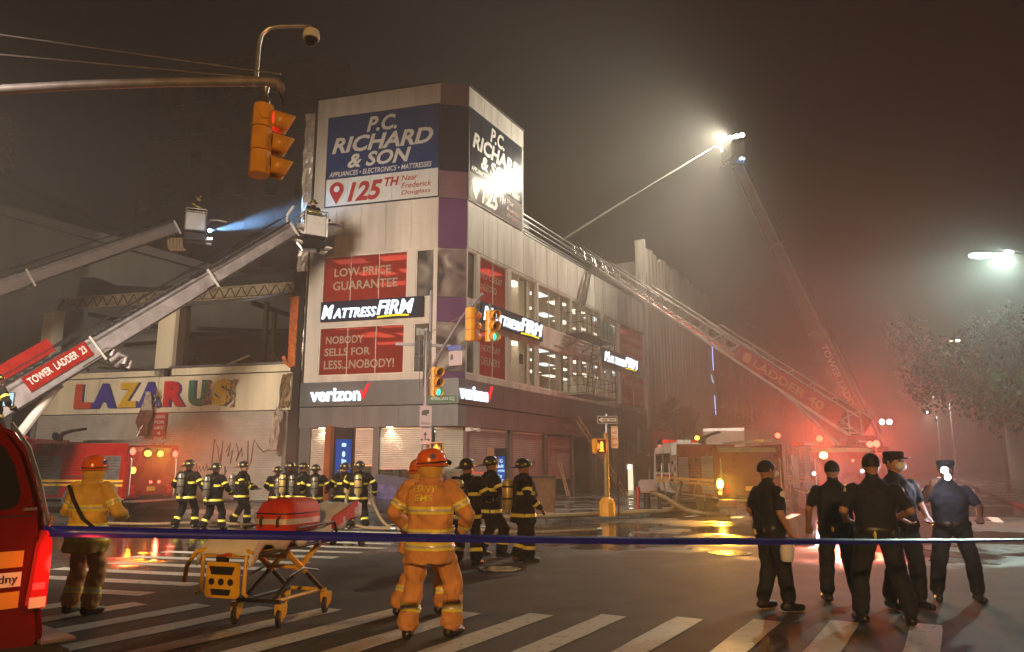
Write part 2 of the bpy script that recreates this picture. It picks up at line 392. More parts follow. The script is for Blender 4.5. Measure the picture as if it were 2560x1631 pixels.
KA, KB, KA2, KB2 = 5.6, 8.2, 20.9, 20.2
def sidewalk(name, corner, da, db, a_len, b_len, rad=3.5):
    """block corner at W(corner); extends da along a-direction and db along b-direction"""
    a, b = corner; pts = []
    cx, cyy = a + da * rad, b + db * rad
    pts.append((a + da * a_len, b)); pts.append((a + da * rad, b))
    for k in range(1, 8):
        t = math.pi / 2 * k / 8; pts.append((cx - da * rad * math.sin(t), cyy - db * rad * math.cos(t)))
    pts.append((a, b + db * rad)); pts.append((a, b + db * b_len)); pts.append((a + da * a_len, b + db * b_len))
    poly = [W(p, q) for p, q in pts]
    m = MB(); m.prism([(p.x, p.y) for p in poly], lambda x, y, d: (x, y, d), .004, .14)
    o = m.build(name, M['pavement'], kind='structure', bevel=.015)
    # kerb stones along the street edge
    edge = poly[:-1]; seg = []
    for i in range(len(edge) - 1):
        p, q = edge[i], edge[i + 1]; L = (q - p).length; k = max(1, min(40, round(L / 1.8)))
        for j in range(k): seg.append((p.lerp(q, j / k), p.lerp(q, (j + 1) / k)))
    for p, q in seg:
        mid = (p + q) / 2
        if (mid - Vector((0, 22, 0))).length > 45: continue
        d = (q - p).normalized(); kb = MB(); kb.beam(p + d * .006 + Vector((0, 0, .074)), q - d * .006 + Vector((0, 0, .074)), .16, .148)
        kb.build('kerb_stone', M['concrete'], o, bevel=.012)
    return o
sw1 = sidewalk('sidewalk', (KA, KB), -1, -1, 120, 120)
sw2 = sidewalk('sidewalk', (KA, KB2), -1, 1, 120, 120)
sw3 = sidewalk('sidewalk', (KA2, KB), 1, -1, 60, 60)
sw4 = sidewalk('sidewalk', (KA2, KB2), 1, 1, 60, 60)
# paving joints on the corner pavement: flags of concrete
for i in range(9):
    for j in range(8):
        p = [W(KA - .35 - i * 1.5, KB - .35 - j * 1.5), W(KA - .35 - i * 1.5, KB - .35 - (j + 1) * 1.5), W(KA - .35 - (i + 1) * 1.5, KB - .35 - (j + 1) * 1.5), W(KA - .35 - (i + 1) * 1.5, KB - .35 - j * 1.5)]
        c = sum(p, Vector()) / 4
        if i + j < 2: continue
        a_off = FA.n.dot(c - FA.o); b_off = FB.n.dot(c - FB.o)
        if a_off < .9 and b_off < .9: continue
        q = [c + (v - c) * .985 for v in p]; fm = MB(); z = .148 + random.random() * .004
        fm.add([(*v.xy, .135) for v in q] + [(*v.xy, z) for v in q], [(4, 5, 6, 7), (0, 1, 5, 4), (1, 2, 6, 5), (2, 3, 7, 6), (3, 0, 4, 7)])
        fm.build('paving_flag', M['pavement'], sw1)

def stripe(p0, d, L, w, z=.006):
    p0 = Vector((*p0, z)); d = Vector((*d, 0)).normalized(); n_ = Vector((-d.y, d.x, 0)); k = 10; m = MB(); vs = []
    for i in range(k + 1):
        t = i / k
        for s_ in (-1, 1):
            vs.append(p0 + d * (L * t + random.uniform(-.006, .006)) + n_ * (s_ * (w / 2) + random.uniform(-.008, .008)))
    m.add(vs, [(2 * i, 2 * i + 1, 2 * i + 3, 2 * i + 2) for i in range(k)])
    return m.build('crosswalk_stripe', M['road_paint'], road)
dB = Vector((.51, .86))
for k in range(0, 14):                      # foreground crosswalk, bars parallel to the side street
    x = 4.52 - .835 * k; y = 8.53 + .135 * (4.52 - x) + .03 * math.sin(k * 2)
    stripe((x - dB.x * 3.4, y - dB.y * 3.4), dB, 3.4, .30)
for k in range(15):                          # left crosswalk, bars parallel to the avenue
    y = 10.45 + k * .86 * .93; x = -4.9 + (y - 10.45) * .40
    L_ = 2.0 if k == 0 else 3.6 + .3 * math.sin(k * 1.7)
    stripe((x, y), -FA.ex.xy, L_ * (.5 if k == 0 else 1), .30)
for k in range(9):                           # crosswalk over the avenue on the far side
    p = W(19.2 - k * 1.5, 22.0); stripe(p.xy, FA.ex.xy, 3.2, .30)
for k in range(7):
    p = W(2.6, 9.6 + k * 1.5); stripe(p.xy, eB.xy, 2.6, .30)
# bicycle-lane marking on the right: two concentric arcs and a wheel
m = MB()
def arc(cx, cyy, r0, r1, t0, t1, k=18):
    vs = []
    for i in range(k + 1):
        t = R(t0 + (t1 - t0) * i / k)
        for r_ in (r0, r1): vs.append((cx + r_ * math.cos(t), cyy + r_ * 1.6 * math.sin(t), .006))
    m.add(vs, [(2 * i, 2 * i + 1, 2 * i + 3, 2 * i + 2) for i in range(k)])
arc(5.95, 7.55, .50, .62, 0, 190); arc(6.05, 7.55, .20, .32, 0, 200)
m.build('lane_symbol', M['road_paint'], road)
def manhole(p, r, iron):
    mm = MB(); mm.lathe([(r, .0), (r, .012), (r - .05, .014), (r - .06, .008), (.02, .008)], Matrix.Translation((*p, 0)), 32)
    for k in range(-3, 4):
        w = math.sqrt(max(0, (r - .1) ** 2 - (k * .085) ** 2))
        if w > .05: mm.box(p[0] - w, p[0] + w, p[1] + k * .085 - .018, p[1] + k * .085 + .018, .008, .013)
    mm.build('manhole_cover', iron, road)
mat('iron', (.06, .055, .05), .35, .7, var=.3, scale=12)
mat('iron_wet', (.16, .17, .18), .22, .7, var=.2, scale=12)
manhole((-.17, 12.95), .42, M['iron_wet']); manhole((4.31, 15.2), .42, M['iron']); manhole((-4.6, 14.6), .42, M['iron']); manhole((-2.3, 17.0), .38, M['iron_wet'])
# ================================================================ CORNER STORE
cb = thing('corner_store', 'three storey white panelled corner store with purple corner strip, billboards and glowing shop signs', 'building', FA.p(0, 0, 0))
def facade(F, x0, x1, z0, z1, ops, d0, d1, m=None):
    m = m or MB(); zs = sorted({z0, z1} | {o[2] for o in ops} | {o[3] for o in ops}); zs = [z for z in zs if z0 <= z <= z1]
    for a, b in zip(zs[:-1], zs[1:]):
        mid = (a + b) / 2; cut = sorted((o[0], o[1]) for o in ops if o[2] <= mid <= o[3]); x = x0
        for c0, c1 in cut:
            if c0 > x + .001: m.fbox(F, x, c0, a, b, d0, d1)
            x = c1
        if x < x1 - .001: m.fbox(F, x, x1, a, b, d0, d1)
    return m
UZ = (8.86, 11.02); LZ = (5.58, 7.75)
opsA = [(-5.55, -1.40, *UZ), (-1.0, -.14, *UZ), (-5.57, -1.46, *LZ), (-1.04, -.14, *LZ)]
xB = [(.10, .82), (1.15, 3.72), (4.08, 6.83), (7.05, 11.18), (11.32, 12.45), (12.65, 15.75), (16.1, 18.9), (19.2, 24.0)]
opsB = [(a, b, *UZ) for a, b in xB] + [(a, b, *LZ) for a, b in xB]
facade(FA, -6.27, 0, 5.25, 13.33, opsA, -.30, 0).build('wall', M['white_panel'], cb)
facade(FB, 0, 24.3, 5.25, 13.28, opsB, -.30, 0).build('wall', M['white_panel_b'], cb)
FC = Frame(FA.p(0, 0).xy, (FB.o - FA.o).xy); cw = (FB.o - FA.o).length
# cladding panels, each its own sheet
def panels(F, x0, x1, z0, z1, nx, nz, mt, d=.018, gap=.012):
    for i in range(nx):
        for j in range(nz):
            a = x0 + (x1 - x0) * i / nx; b = x0 + (x1 - x0) * (i + 1) / nx; c = z0 + (z1 - z0) * j / nz; e = z0 + (z1 - z0) * (j + 1) / nz
            q = MB(); q.fbox(F, a + gap, b - gap, c + gap, e - gap, .001, d + random.random() * .006); q.build('panel', mt, cb)
panels(FA, -6.2, -.02, 11.12, 13.30, 5, 2, M['white_panel'])
panels(FB, .05, 5.35, 11.12, 13.25, 4, 1, M['white_panel_b'])
panels(FB, 5.35, 24.2, 11.12, 13.25, 14, 1, M['white_panel_b'])
# tower screen wall above the roof
t = MB(); t.fbox(FA, -6.2, 0, 13.33, 18.82, -.45, 0); t.build('tower_wall', M['white_panel'], cb)
t = MB(); t.fbox(FB, 0, 5.38, 13.28, 18.82, -.45, 0); t.build('tower_wall', M['white_panel_b'], cb)
panels(FA, -6.18, -.02, 17.82, 18.80, 3, 1, M['white_panel']); panels(FB, .02, 5.36, 17.82, 18.80, 4, 1, M['white_panel_b'])
for F, a, b in ((FA, -6.25, .02), (FB, -.02, 5.42)):
    q = MB(); q.fbox(F, a, b, 18.80, 18.86, -.5, .05); q.build('coping', M['dark_metal'], cb)
# chamfer strip
for z0, z1, mt in ((17.78, 18.82, 'mauve_panel'), (14.62, 17.76, 'navy_board'), (13.34, 14.60, 'mauve_panel'), (11.05, 13.32, 'purple_panel'), (7.78, 8.84, 'purple_panel'), (5.28, 5.6, 'purple_panel')):
    q = MB(); q.fbox(FC, 0, cw, z0, z1, -.30, .01); q.build('corner_panel', M[mt], cb)
def photo_mat(name, seed):
    m = bpy.data.materials.new(name); m.use_nodes = True; nt = m.node_tree; N = nt.nodes; L = nt.links; b = N['Principled BSDF']
    tc = N.new('ShaderNodeTexCoord'); mp = N.new('ShaderNodeMapping'); mp.inputs['Location'].default_value = (seed, seed * .7, 0); mp.inputs['Scale'].default_value = (1, 1, .9)
    L.new(tc.outputs['Object'], mp.inputs[0]); n = N.new('ShaderNodeTexNoise'); n.inputs['Scale'].default_value = .75; n.inputs['Detail'].default_value = 1.5; n.inputs['Distortion'].default_value = 1.4
    L.new(mp.outputs[0], n.inputs['Vector']); r = N.new('ShaderNodeValToRGB'); r.color_ramp.interpolation = 'EASE'
    e = r.color_ramp.elements; e[0].position = .35; e[0].color = (.06, .05, .055, 1); e[1].position = .66; e[1].color = (.42, .38, .34, 1)
    k = e.new(.5); k.color = (.20, .16, .16, 1); L.new(n.outputs[0], r.inputs[0]); L.new(r.outputs[0], b.inputs['Base Color']); b.inputs['Roughness'].default_value = .3
    M[name] = m; return m
photo_mat('photo_print', 3.1)
q = MB(); q.fbox(FC, 0, cw, 8.86, 11.03, -.30, .012); q.build('corner_print', M['photo_print'], cb)
q = MB(); q.fbox(FC, 0, cw, 5.62, 7.76, -.30, .012); q.build('corner_print', M['photo_print'], cb)
# ---- windows
def window(F, x0, x1, z0, z1, n, film=None, lines=None, blank=None):
    w = MB(); fr = .05
    w.fbox(F, x0, x1, z0, z0 + fr, -.16, -.03); w.fbox(F, x0, x1, z1 - fr, z1, -.16, -.03); w.fbox(F, x0, x0 + fr, z0 + fr, z1 - fr, -.16, -.03); w.fbox(F, x1 - fr, x1, z0 + fr, z1 - fr, -.16, -.03)
    for i in range(1, n):
        x = x0 + (x1 - x0) * i / n; w.fbox(F, x - .014, x + .014, z0 + fr, z1 - fr, -.12, -.07)
    wo = w.build('window', M['frame_white'], cb)
    for i in range(n):
        a = x0 + (x1 - x0) * i / n + (.05 if i == 0 else .014); b = x0 + (x1 - x0) * (i + 1) / n - (.05 if i == n - 1 else .014)
        p = MB(); p.fbox(F, a, b, z0 + fr, z1 - fr, -.10, -.092); p.build('pane', glass, wo)
    if film:
        p = MB(); p.add([F.p(x0 + .05, z0 + fr, -.112), F.p(x1 - .05, z0 + fr, -.112), F.p(x1 - .05, z1 - fr, -.112), F.p(x0 + .05, z1 - fr, -.112)], [(0, 1, 2, 3)]); p.build('window_film', M[film], wo)
    for (s, a, b, c, e) in lines or []:
        ww, hh = x1 - x0, z1 - z0
        text_on('lettering', s, lambda x, z, d: F.p(x, z, -.106 + d), x0 + a * ww, x0 + b * ww, z0 + c * hh, z0 + e * hh, M['vinyl_text'], wo, .002, bold=.02, d0=0)
    return wo
window(FA, *opsA[0], 3, 'vinyl_red', [('LOW PRICE', .13, .80, .56, .74), ('GUARANTEE', .12, .88, .27, .46)])
window(FA, *opsA[1], 1, 'photo_print')
window(FA, *opsA[2], 3, 'vinyl_red', [('NOBODY', .07, .52, .66, .82), ('SELLS FOR', .06, .60, .41, .57), ('LESS...NOBODY!', .06, .88, .14, .32)])
window(FA, *opsA[3], 1, 'vinyl_grey')
window(FB, *opsB[0], 1, 'photo_print'); window(FB, *opsB[8], 1, 'photo_print')
window(FB, *opsB[1], 2, 'vinyl_red', [('NO CREDIT', .10, .86, .56, .70), ('NEEDED', .10, .66, .32, .46)])
window(FB, *opsB[9], 2, 'vinyl_red', [('NEXT DAY', .12, .80, .54, .68), ('DELIVERY', .12, .80, .26, .42)])
for k in (2, 3, 5, 6): window(FB, *opsB[k], 3 if k != 6 else 2); window(FB, *opsB[k + 8], 3 if k != 6 else 2)
window(FB, *opsB[4], 1); window(FB, *opsB[12], 1)
window(FB, *opsB[7], 2, 'vinyl_red', [('CLEARANCE', .15, .88, .56, .72), ('UP TO 70% OFF', .06, .97, .22, .40)])
wr = window(FB, *opsB[15], 2, 'vinyl_red', [('ENTER HERE', .16, .84, .66, .82), ('FOR', .42, .58, .40, .52), ('UNBEATABLE SAVINGS', .06, .96, .12, .26)])
for xx in (19.5, 23.6):
    p = MB(); p.prism([(-.06, .0), (.06, 0), (.06, -.2), (.16, -.2), (0, -.42), (-.16, -.2), (-.06, -.2)], lambda x, y, d: FB.p(xx + x, 7.35 + y, d), -.106, -.104); p.build('arrow', M['vinyl_text'], wr)
p = MB(); p.fbox(FB, 5.0, 5.55, 5.9, 7.2, -.125, -.115); p.build('poster', M['sign_white'], cb)
p = MB(); p.fbox(FB, 5.05, 5.5, 6.6, 7.1, -.115, -.112); p.build('poster', M['sign_black'], cb)
# ---- interior: floors, ceilings, walls, light panels
def foot(zl, zh, mt, nm, ins=.32, fullA=-6.2, bend=24.1, depth=9):
    pts = [FA.p(fullA, 0, -ins), FA.p(-.1, 0, -ins), FB.p(.1, 0, -ins), FB.p(bend, 0, -ins), FB.p(bend, 0, -depth), FB.p(8, 0, -depth), FA.p(fullA, 0, -depth)]
    q = MB(); q.prism([(v.x, v.y) for v in pts], lambda x, y, d: (x, y, d), zl, zh); return q.build(nm, mt, cb)
foot(5.2, 5.42, M['carpet'], 'floor_slab'); foot(7.98, 8.72, M['wall_inner'], 'floor_slab'); foot(11.16, 11.4, M['wall_inner'], 'ceiling'); foot(13.0, 13.24, M['concrete'], 'roof_deck', .31)
q = MB(); q.fbox(FA, -6.2, 2, 5.42, 11.16, -8.4, -8.3); q.build('inner_wall', M['wall_inner'], cb)
q = MB(); q.fbox(FB, 3.5, 24.1, 5.42, 11.16, -8.2, -8.1); q.build('inner_wall', M['wall_inner'], cb)
q = MB(); q.fbox(FB, 24.0, 24.1, 5.42, 11.16, -8.2, -.32); q.build('inner_wall', M['wall_inner'], cb)
q = MB(); q.fbox(FA, -6.2, -6.1, 5.42, 11.16, -8.2, -.32); q.build('inner_wall', M['wall_inner'], cb)
for F, xs_ in ((FA, (-4.9, -2.6)), (FB, (1.6, 4.3, 7.0, 9.7, 12.4, 15.1, 17.8, 20.8, 23.0))):
    for x in xs_:
        for d in (-1.4, -3.6, -5.9):
            for zc in (7.975, 11.155):
                q = MB(); q.fbox(F, x - .75, x + .75, zc - .02, zc - .004, d - .36, d + .36); q.build('ceiling_light', M['panel_glow'] if (x * 7 + d) % 3 > .6 else M['panel_cool'], cb)
for x in (8.9, 14.2): 
    for z in (7.35, 10.55):
        q = MB(); q.fbox(FB, x, x + .45, z, z + .2, -2.2, -2.15); q.build('exit_sign', M['exit_red'], cb)
for x in (6.5, 10.9, 15.4, 18.6):           # white inner columns beside the windows
    for z0, z1 in ((5.42, 7.97), (8.73, 11.15)):
        q = MB(); q.fbox(FB, x, x + .32, z0, z1, -.9, -.55); q.build('column', M['wall_inner'], cb)
mattress = mat('mattress_white', (.7, .68, .64), .8, var=.06); bedb = mat('bed_base', (.35, .16, .08), .7)
for x in (5.2, 8.6, 10.4, 14.0, 17.2):
    for zf in (5.43, 8.73):
        q = MB(); q.fbox(FB, x, x + 1.4, zf + .05, zf + .4, -4.2, -2.2); bo = q.build('bed', bedb, cb)
        q = MB(); q.fbox(FB, x - .03, x + 1.43, zf + .4, zf + .68, -4.25, -2.15); q.build('mattress', mattress, bo)
        q = MB(); q.fbox(FB, x, x + 1.4, zf + .05, zf + 1.15, -4.35, -4.26); q.build('headboard', bedb, bo)
# ---- billboards
def billboard(F, x0, x1, haze_tint):
    k = (x1 - x0) / 5.5; X = lambda x: x0 + (x + 5.5) * k
    b = MB(); b.fbox(F, x0 - .06, x1 + .02, 13.34, 17.80, .02, .05); bo = b.build('billboard', M['dark_metal'], cb)
    n = 5
    for i in range(n):
        a = x0 + (x1 - x0) * i / n + .006; c = x0 + (x1 - x0) * (i + 1) / n - .006
        q = MB(); q.fbox(F, a, c, 14.72, 17.76, .05, .062); q.build('billboard_panel', M['blue_gloss' if haze_tint else 'blue_board'], bo)
        q = MB(); q.fbox(F, a, c, 13.40, 14.70, .05, .062); q.build('billboard_panel', M['white_gloss' if haze_tint else 'white_board'], bo)
    fn = lambda x, z, d: F.p(X(x), z, .064 + d); wt, rd = M['letter_white'], M['letter_red']
    text_on('lettering', 'P.C.', fn, -3.55, -2.05, 16.82, 17.58, wt, bo, .004, .030, .25)
    text_on('lettering', 'RICHARD', fn, -5.28, -.28, 15.93, 16.72, wt, bo, .004, .030, .25)
    text_on('lettering', '& SON', fn, -4.45, -1.32, 15.16, 15.86, wt, bo, .004, .030, .25)
    text_on('lettering', 'APPLIANCES \u2022 ELECTRONICS \u2022 MATTRESSES', fn, -5.36, -.32, 14.80, 15.04, wt, bo, .004, .012, .2)
    text_on('lettering', '125', fn, -4.38, -2.68, 13.52, 14.46, rd, bo, .004, .035, .25)
    text_on('lettering', 'TH', fn, -2.58, -1.86, 14.08, 14.50, rd, bo, .004, .03, .25)
    for i, (s, b_) in enumerate((('Near', -.98), ('Frederick', -.30), ('Douglass', -.34))):
        text_on('lettering', s, fn, -1.74, b_, 14.26 - i * .36, 14.52 - i * .36 - (.07 if i == 2 else 0) + (.07 if i == 2 else 0), rd, bo, .004, .006, .2)
    pin = MB(); pts = []
    for i in range(15):
        a = R(-35 + 250 * i / 14); pts.append((-4.95 + .36 * math.cos(a), 14.18 + .36 * math.sin(a)))
    pts.append((-4.95, 13.46)); pin.prism(pts, lambda x, z, d: fn(x, z, d), .004, .008); po = pin.build('map_pin', rd, bo)
    pin = MB(); pin.prism([(-4.95 + .15 * math.cos(a), 14.20 + .15 * math.sin(a)) for a in np.linspace(0, 6.0, 14)], lambda x, z, d: fn(x, z, d), .0085, .011); pin.build('pin_hole', wt, bo)
mat('blue_gloss', (.045, .065, .11), .10, var=.3, scale=.8, spec=.35); mat('white_gloss', (.40, .40, .39), .10, var=.15, scale=.8, spec=.35)  # side-street board sheets: washed-out haze reflection mixed into the colours
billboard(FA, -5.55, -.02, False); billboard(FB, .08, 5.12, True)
# ---- lit signs
def mf_sign(F, x0, x1, z0, z1):
    w = x1 - x0; h = z1 - z0
    b = MB(); b.fbox(F, x0 - .10, x1 + (.42 if F is FA else .12) * w / 4.4, z0 - .08, z1 + .10, .05, .16); bo = b.build('sign_box', M['navy_board'], cb)
    fn = lambda x, z, d: F.p(x, z, .16 + d)
    g_ = M['sign_glow']; bd_ = .012 if F is FA else 0.0
    text_on('lit_letter', 'M', fn, x0, x0 + .125 * w, z0 + .05 * h, z1 - .10 * h, g_, bo, .08, bd_, .25)
    text_on('lit_letter', 'ATTRESS', fn, x0 + .13 * w, x0 + .60 * w, z0 + .06 * h, z0 + .66 * h, g_, bo, .08, bd_, .25)
    text_on('lit_letter', 'FIRM', fn, x0 + .61 * w, x1, z0 + .14 * h, z1, g_, bo, .08, bd_, .25)
    s = MB(); k = 12; vs = []
    for i in range(k + 1):
        x = x0 + w * (.61 + .34 * i / k); z = z0 - .02 * h + .05 * h * math.sin(math.pi * i / k) + .04 * h * i / k
        vs += [fn(x, z - .05 * h, .02), fn(x, z + .055 * h, .02)]
    s.add(vs, [(2 * i, 2 * i + 2, 2 * i + 3, 2 * i + 1) for i in range(k)]); s.build('sign_underline', M['sign_yellow_glow'], bo)
mf_sign(FA, -5.36, -.98, 8.06, 8.78); mf_sign(FB, 1.2, 7.0, 8.04, 8.80); mf_sign(FB, 15.75, 21.8, 8.0, 8.76)
# ---- ground floor: fascia, canopy, shutters, shop interior
def path_boxes(z0, z1, d0, d1, mt, nm, aL=-6.3, bR=21.6, cut=1.55):
    for F, a, b, e in ((FA, aL, 0, 1), (FB, 0, bR, 2)):
        L = b - a; n_ = max(1, round(abs(L) / cut))
        for i in range(n_):
            q = MB(); q.fbox(F, a + L * i / n_ + .004, a + L * (i + 1) / n_ - .004, z0, z1, d0, d1); q.build(nm, mt if e == 1 else M['fascia_b'], cb)
    q = MB(); q.prism([tuple(v.xy) for v in (FA.p(0, 0, d0), FA.p(0, 0, d1), W(d1, d1), FB.p(0, 0, d1), FB.p(0, 0, d0))], lambda x, y, d: (x, y, d), z0, z1)
    q.build(nm, mt, cb)
mat('fascia_b', (.11, .09, .095), .5, var=.2, scale=1.5, streak=True)
path_boxes(4.24, 5.29, -.3, .12, M['grey_fascia'], 'fascia_panel')
path_boxes(3.32, 4.20, -.3, .08, M['grey_canopy'], 'canopy_panel')
q = MB(); q.fbox(FB, 9.5, 21.7, 4.28, 5.24, .125, .17); q.build('fascia_panel', M['grey_fascia'], cb)
def verizon(F, x0, x1, d):
    w = x1 - x0; fn = lambda x, z, dd: F.p(x, z, d + dd)
    b = MB(); b.fbox(F, x0 - .1, x1 + .1, 4.38, 4.42, d - .02, d + .03); bo = b.build('sign_rail', M['grey_fascia'], cb)
    text_on('lit_letter', 'verizon', fn, x0, x0 + w * .86, 4.44, 5.02, M['sign_glow'], bo, .07, .018, 0)
    c = MB(); c.prism([(0, .30), (.07, .36), (.14, .18), (.36, .62), (.46, .62), (.17, 0), (.11, 0)], lambda x, z, dd: fn(x0 + w * .85 + x * w / 2.9, 4.54 + z, dd), .02, .09); c.build('tick', M['sign_red_glow'], bo)
verizon(FA, -5.75, -2.95, .135); verizon(FB, -.66, 1.95, .135)
def shutter(F, x0, x1, z0, z1, d, mt, nm, parent, pitch=.09):
    m = MB(); k = max(2, round((z1 - z0) / pitch)); vs = []
    for i in range(k * 4 + 1):
        z = z0 + (z1 - z0) * i / (k * 4); dd = d + .016 * (0, .8, 1, .8)[i % 4]
        vs += [F.p(x0, z, dd), F.p(x1, z, dd)]
    m.add(vs, [(2 * i, 2 * i + 1, 2 * i + 3, 2 * i + 2) for i in range(k * 4)])
    so = m.build(nm, mt, parent)
    b = MB(); b.fbox(F, x0, x1, z0 - .07, z0, d - .02, d + .04); b.build('bottom_rail', M['steel'], so)
    return so
Z0 = .15
shutter(FA, -5.75, -4.72, Z0 + .08, 3.2, -.10, M['shutter_a'], 'roller_shutter', cb)
shutter(FA, -4.45, -2.75, 1.75, 3.2, -.10, M['shutter_a'], 'roller_shutter', cb)
shutter(FA, -2.5, -.35, 1.62, 3.2, -.10, M['shutter_a'], 'roller_shutter', cb)
shutter(FC, .05, cw - .05, 1.55, 3.2, -.08, M['shutter_a'], 'roller_shutter', cb)
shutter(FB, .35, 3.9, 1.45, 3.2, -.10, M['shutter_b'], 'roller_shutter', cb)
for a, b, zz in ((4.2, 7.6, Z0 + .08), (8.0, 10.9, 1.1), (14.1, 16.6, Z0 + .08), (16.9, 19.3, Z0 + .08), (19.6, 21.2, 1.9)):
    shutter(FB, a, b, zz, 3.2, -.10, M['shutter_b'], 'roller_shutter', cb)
for F, xs_ in ((FA, (-6.25, -4.72, -2.75, -.35)), (FB, (.05, 3.9, 7.6, 10.9, 13.8, 16.6, 19.3, 21.2))):
    for x in xs_:
        q = MB(); q.fbox(F, x, x + (.48 if x == -6.25 else .28), Z0, 3.325, -.2, .05); q.build('pier', M['grey_fascia'] if F is FA else M['fascia_b'], cb)
q = MB(); q.fbox(FB, 21.5, 24.3, Z0, 5.25, -.3, 0); q.build('pier', M['fascia_b'], cb)
q = MB(); q.fbox(FB, 21.6, 24.2, 2.6, 4.2, .01, .3); q.build('fascia_panel', M['grey_canopy'], cb)
# shop behind the half-raised shutters
pts = [FA.p(-6.2, 0, -.12), FA.p(0, 0, -.12), FB.p(0, 0, -.12), FB.p(7.6, 0, -.12), FB.p(7.6, 0, -7), FA.p(-6.2, 0, -6)]
q = MB(); q.prism([tuple(v.xy) for v in pts], lambda x, y, d: (x, y, d), 3.22, 3.30); q.build('ceiling', M['wall_inner'], cb)
q = MB(); q.prism([tuple(v.xy) for v in pts], lambda x, y, d: (x, y, d), .142, .17); q.build('shop_floor', M['wall_inner'], cb)
q = MB(); q.fbox(FA, -6.2, 1, .17, 3.22, -4.3, -4.2); q.build('inner_wall', M['wall_inner'], cb)
q = MB(); q.fbox(FB, 1.5, 7.6, .17, 3.22, -3.6, -3.5); q.build('inner_wall', M['wall_inner'], cb)
for x in (-4.6, -2.4, -.8):
    q = MB(); q.fbox(FA, x - .5, x + .5, 3.19, 3.215, -2.4, -1.8); q.build('ceiling_light', M['panel_glow'], cb)
for x in (1.2, 3.0): 
    q = MB(); q.fbox(FB, x - .5, x + .5, 3.19, 3.215, -2.2, -1.6); q.build('ceiling_light', M['panel_glow'], cb)
for x in (-4.3, -3.0, -1.7):
    sh = MB()
    for z in (.5, .95, 1.4, 1.85): sh.fbox(FA, x, x + 1.1, z, z + .03, -3.6, -3.2)
    sh.fbox(FA, x - .04, x, .17, 2.1, -3.62, -3.18); sh.fbox(FA, x + 1.1, x + 1.14, .17, 2.1, -3.62, -3.18)
    so = sh.build('shelf_unit', M['frame_white'], cb)
    for z in (.53, .98, 1.43):
        xx = x + .05
        while xx < x + .95:
            wd = random.uniform(.08, .2); q = MB(); q.fbox(FA, xx, xx + wd, z, z + random.uniform(.15, .33), -3.5, -3.25)
            q.build('boxed_item', mat('item%d' % random.randint(0, 5), (random.random() * .6 + .1, random.random() * .4 + .05, random.random() * .3 + .05), .5), so); xx += wd + random.uniform(.01, .06)
for x in (-5.2, -4.2, -2.0):                 # soffit lamps under the canopy
    q = MB(); q.fbox(FA, x - .12, x + .12, 3.285, 3.318, -.02, .06); lo = q.build('soffit_lamp', M['lamp_warm'], cb)
    spot('soffit_light', FA.p(x, 3.25, .04), FA.p(x, 0, -.25), (1, .78, .5), 60, 120, .06, .8, cb)
# lit doorway at the far end
q = MB(); q.fbox(FB, 20.0, 20.9, .15, 1.8, -.06, -.03); q.build('lit_doorway', M['store_glow'], cb)
q = MB(); q.fbox(FB, 19.75, 19.95, 1.5, 1.75, .06, .14); q.build('wall_lamp', M['lamp_warm'], cb)
# red shop awning and plank ends further along
aw = thing('shop_awning', 'red fabric awning over the last shop bay beside the ribbed building', 'awning', FB.p(24.6, 0, 0))
q = MB(); q.prism([(0, 4.3), (0, 2.95), (1.5, 2.95), (1.5, 3.25), (1.1, 3.9), (.5, 4.22)], lambda x, z, d: FB.p(24.6 + d, z, .05 + x), 0, 3.4); q.build('fabric', M['awning_red'], aw)
q = MB(); q.fbox(FB, 24.6, 28.0, 2.90, 2.95, .05, 1.57); q.build('frame', M['steel'], aw)
# roof edge railing
rail = MB()
for z in (13.55, 13.85, 14.12, 14.40): rail.beam(FB.p(5.45, z, -.12), FB.p(24.2, z, -.12), .045)
ro = rail.build('roof_railing', M['alu'], cb)
for i in range(13):
    q = MB(); s = 5.5 + i * 1.55; q.beam(FB.p(s, 13.24, -.12), FB.p(s, 14.43, -.12), .05); q.build('railing_post', M['alu'], ro)
q = MB(); q.fbox(FB, 5.4, 24.35, 13.26, 13.34, -.35, .05); q.build('coping', M['alu'], cb)
# downpipe, cable and camera heads
q = MB(); q.tube([FB.p(23.95, 13.2, .1), FB.p(23.95, .2, .1)], .07, 8); q.build('downpipe', M['steel'], cb)
for x in (-.1, .5):
    q = MB(); q.fbox(FB, x, x + .2, 3.12, 3.27, .09, .34); q.build('security_camera', M['white_paint'], cb)
# scorched foil flashing at the party edge of the tower
m = MB(); k1, k2 = 5, 44; vs = []
for j in range(k2 + 1):
    for i in range(k1 + 1):
        vs.append(FA.p(-6.85 + .58 * i / k1 + random.uniform(-.05, .02) * (1 if i == 0 else .3), 5.9 + 12.3 * j / k2 + random.uniform(-.05, .05), -.02 + random.uniform(-.05, .07) * (i < k1)))
m.add(vs, [(j * 6 + i, j * 6 + i + 1, (j + 1) * 6 + i + 1, (j + 1) * 6 + i) for j in range(k2) for i in range(k1)])
m.build('foil_flashing', mat('foil', (.52, .46, .40), .4, .3, var=.3, scale=3), cb)
q = MB(); q.fbox(FA, -6.30, -6.23, 5.3, 18.75, .0, .06); q.build('edge_trim', M['black_frame'], cb)
q = MB(); q.fbox(FA, -6.9, -6.35, 9, 18.0, -9, -.1); q.build('party_wall', M['brick_dark'], cb)
mat('escape_metal', (.09, .08, .07), .6, .3, var=.3, scale=6)
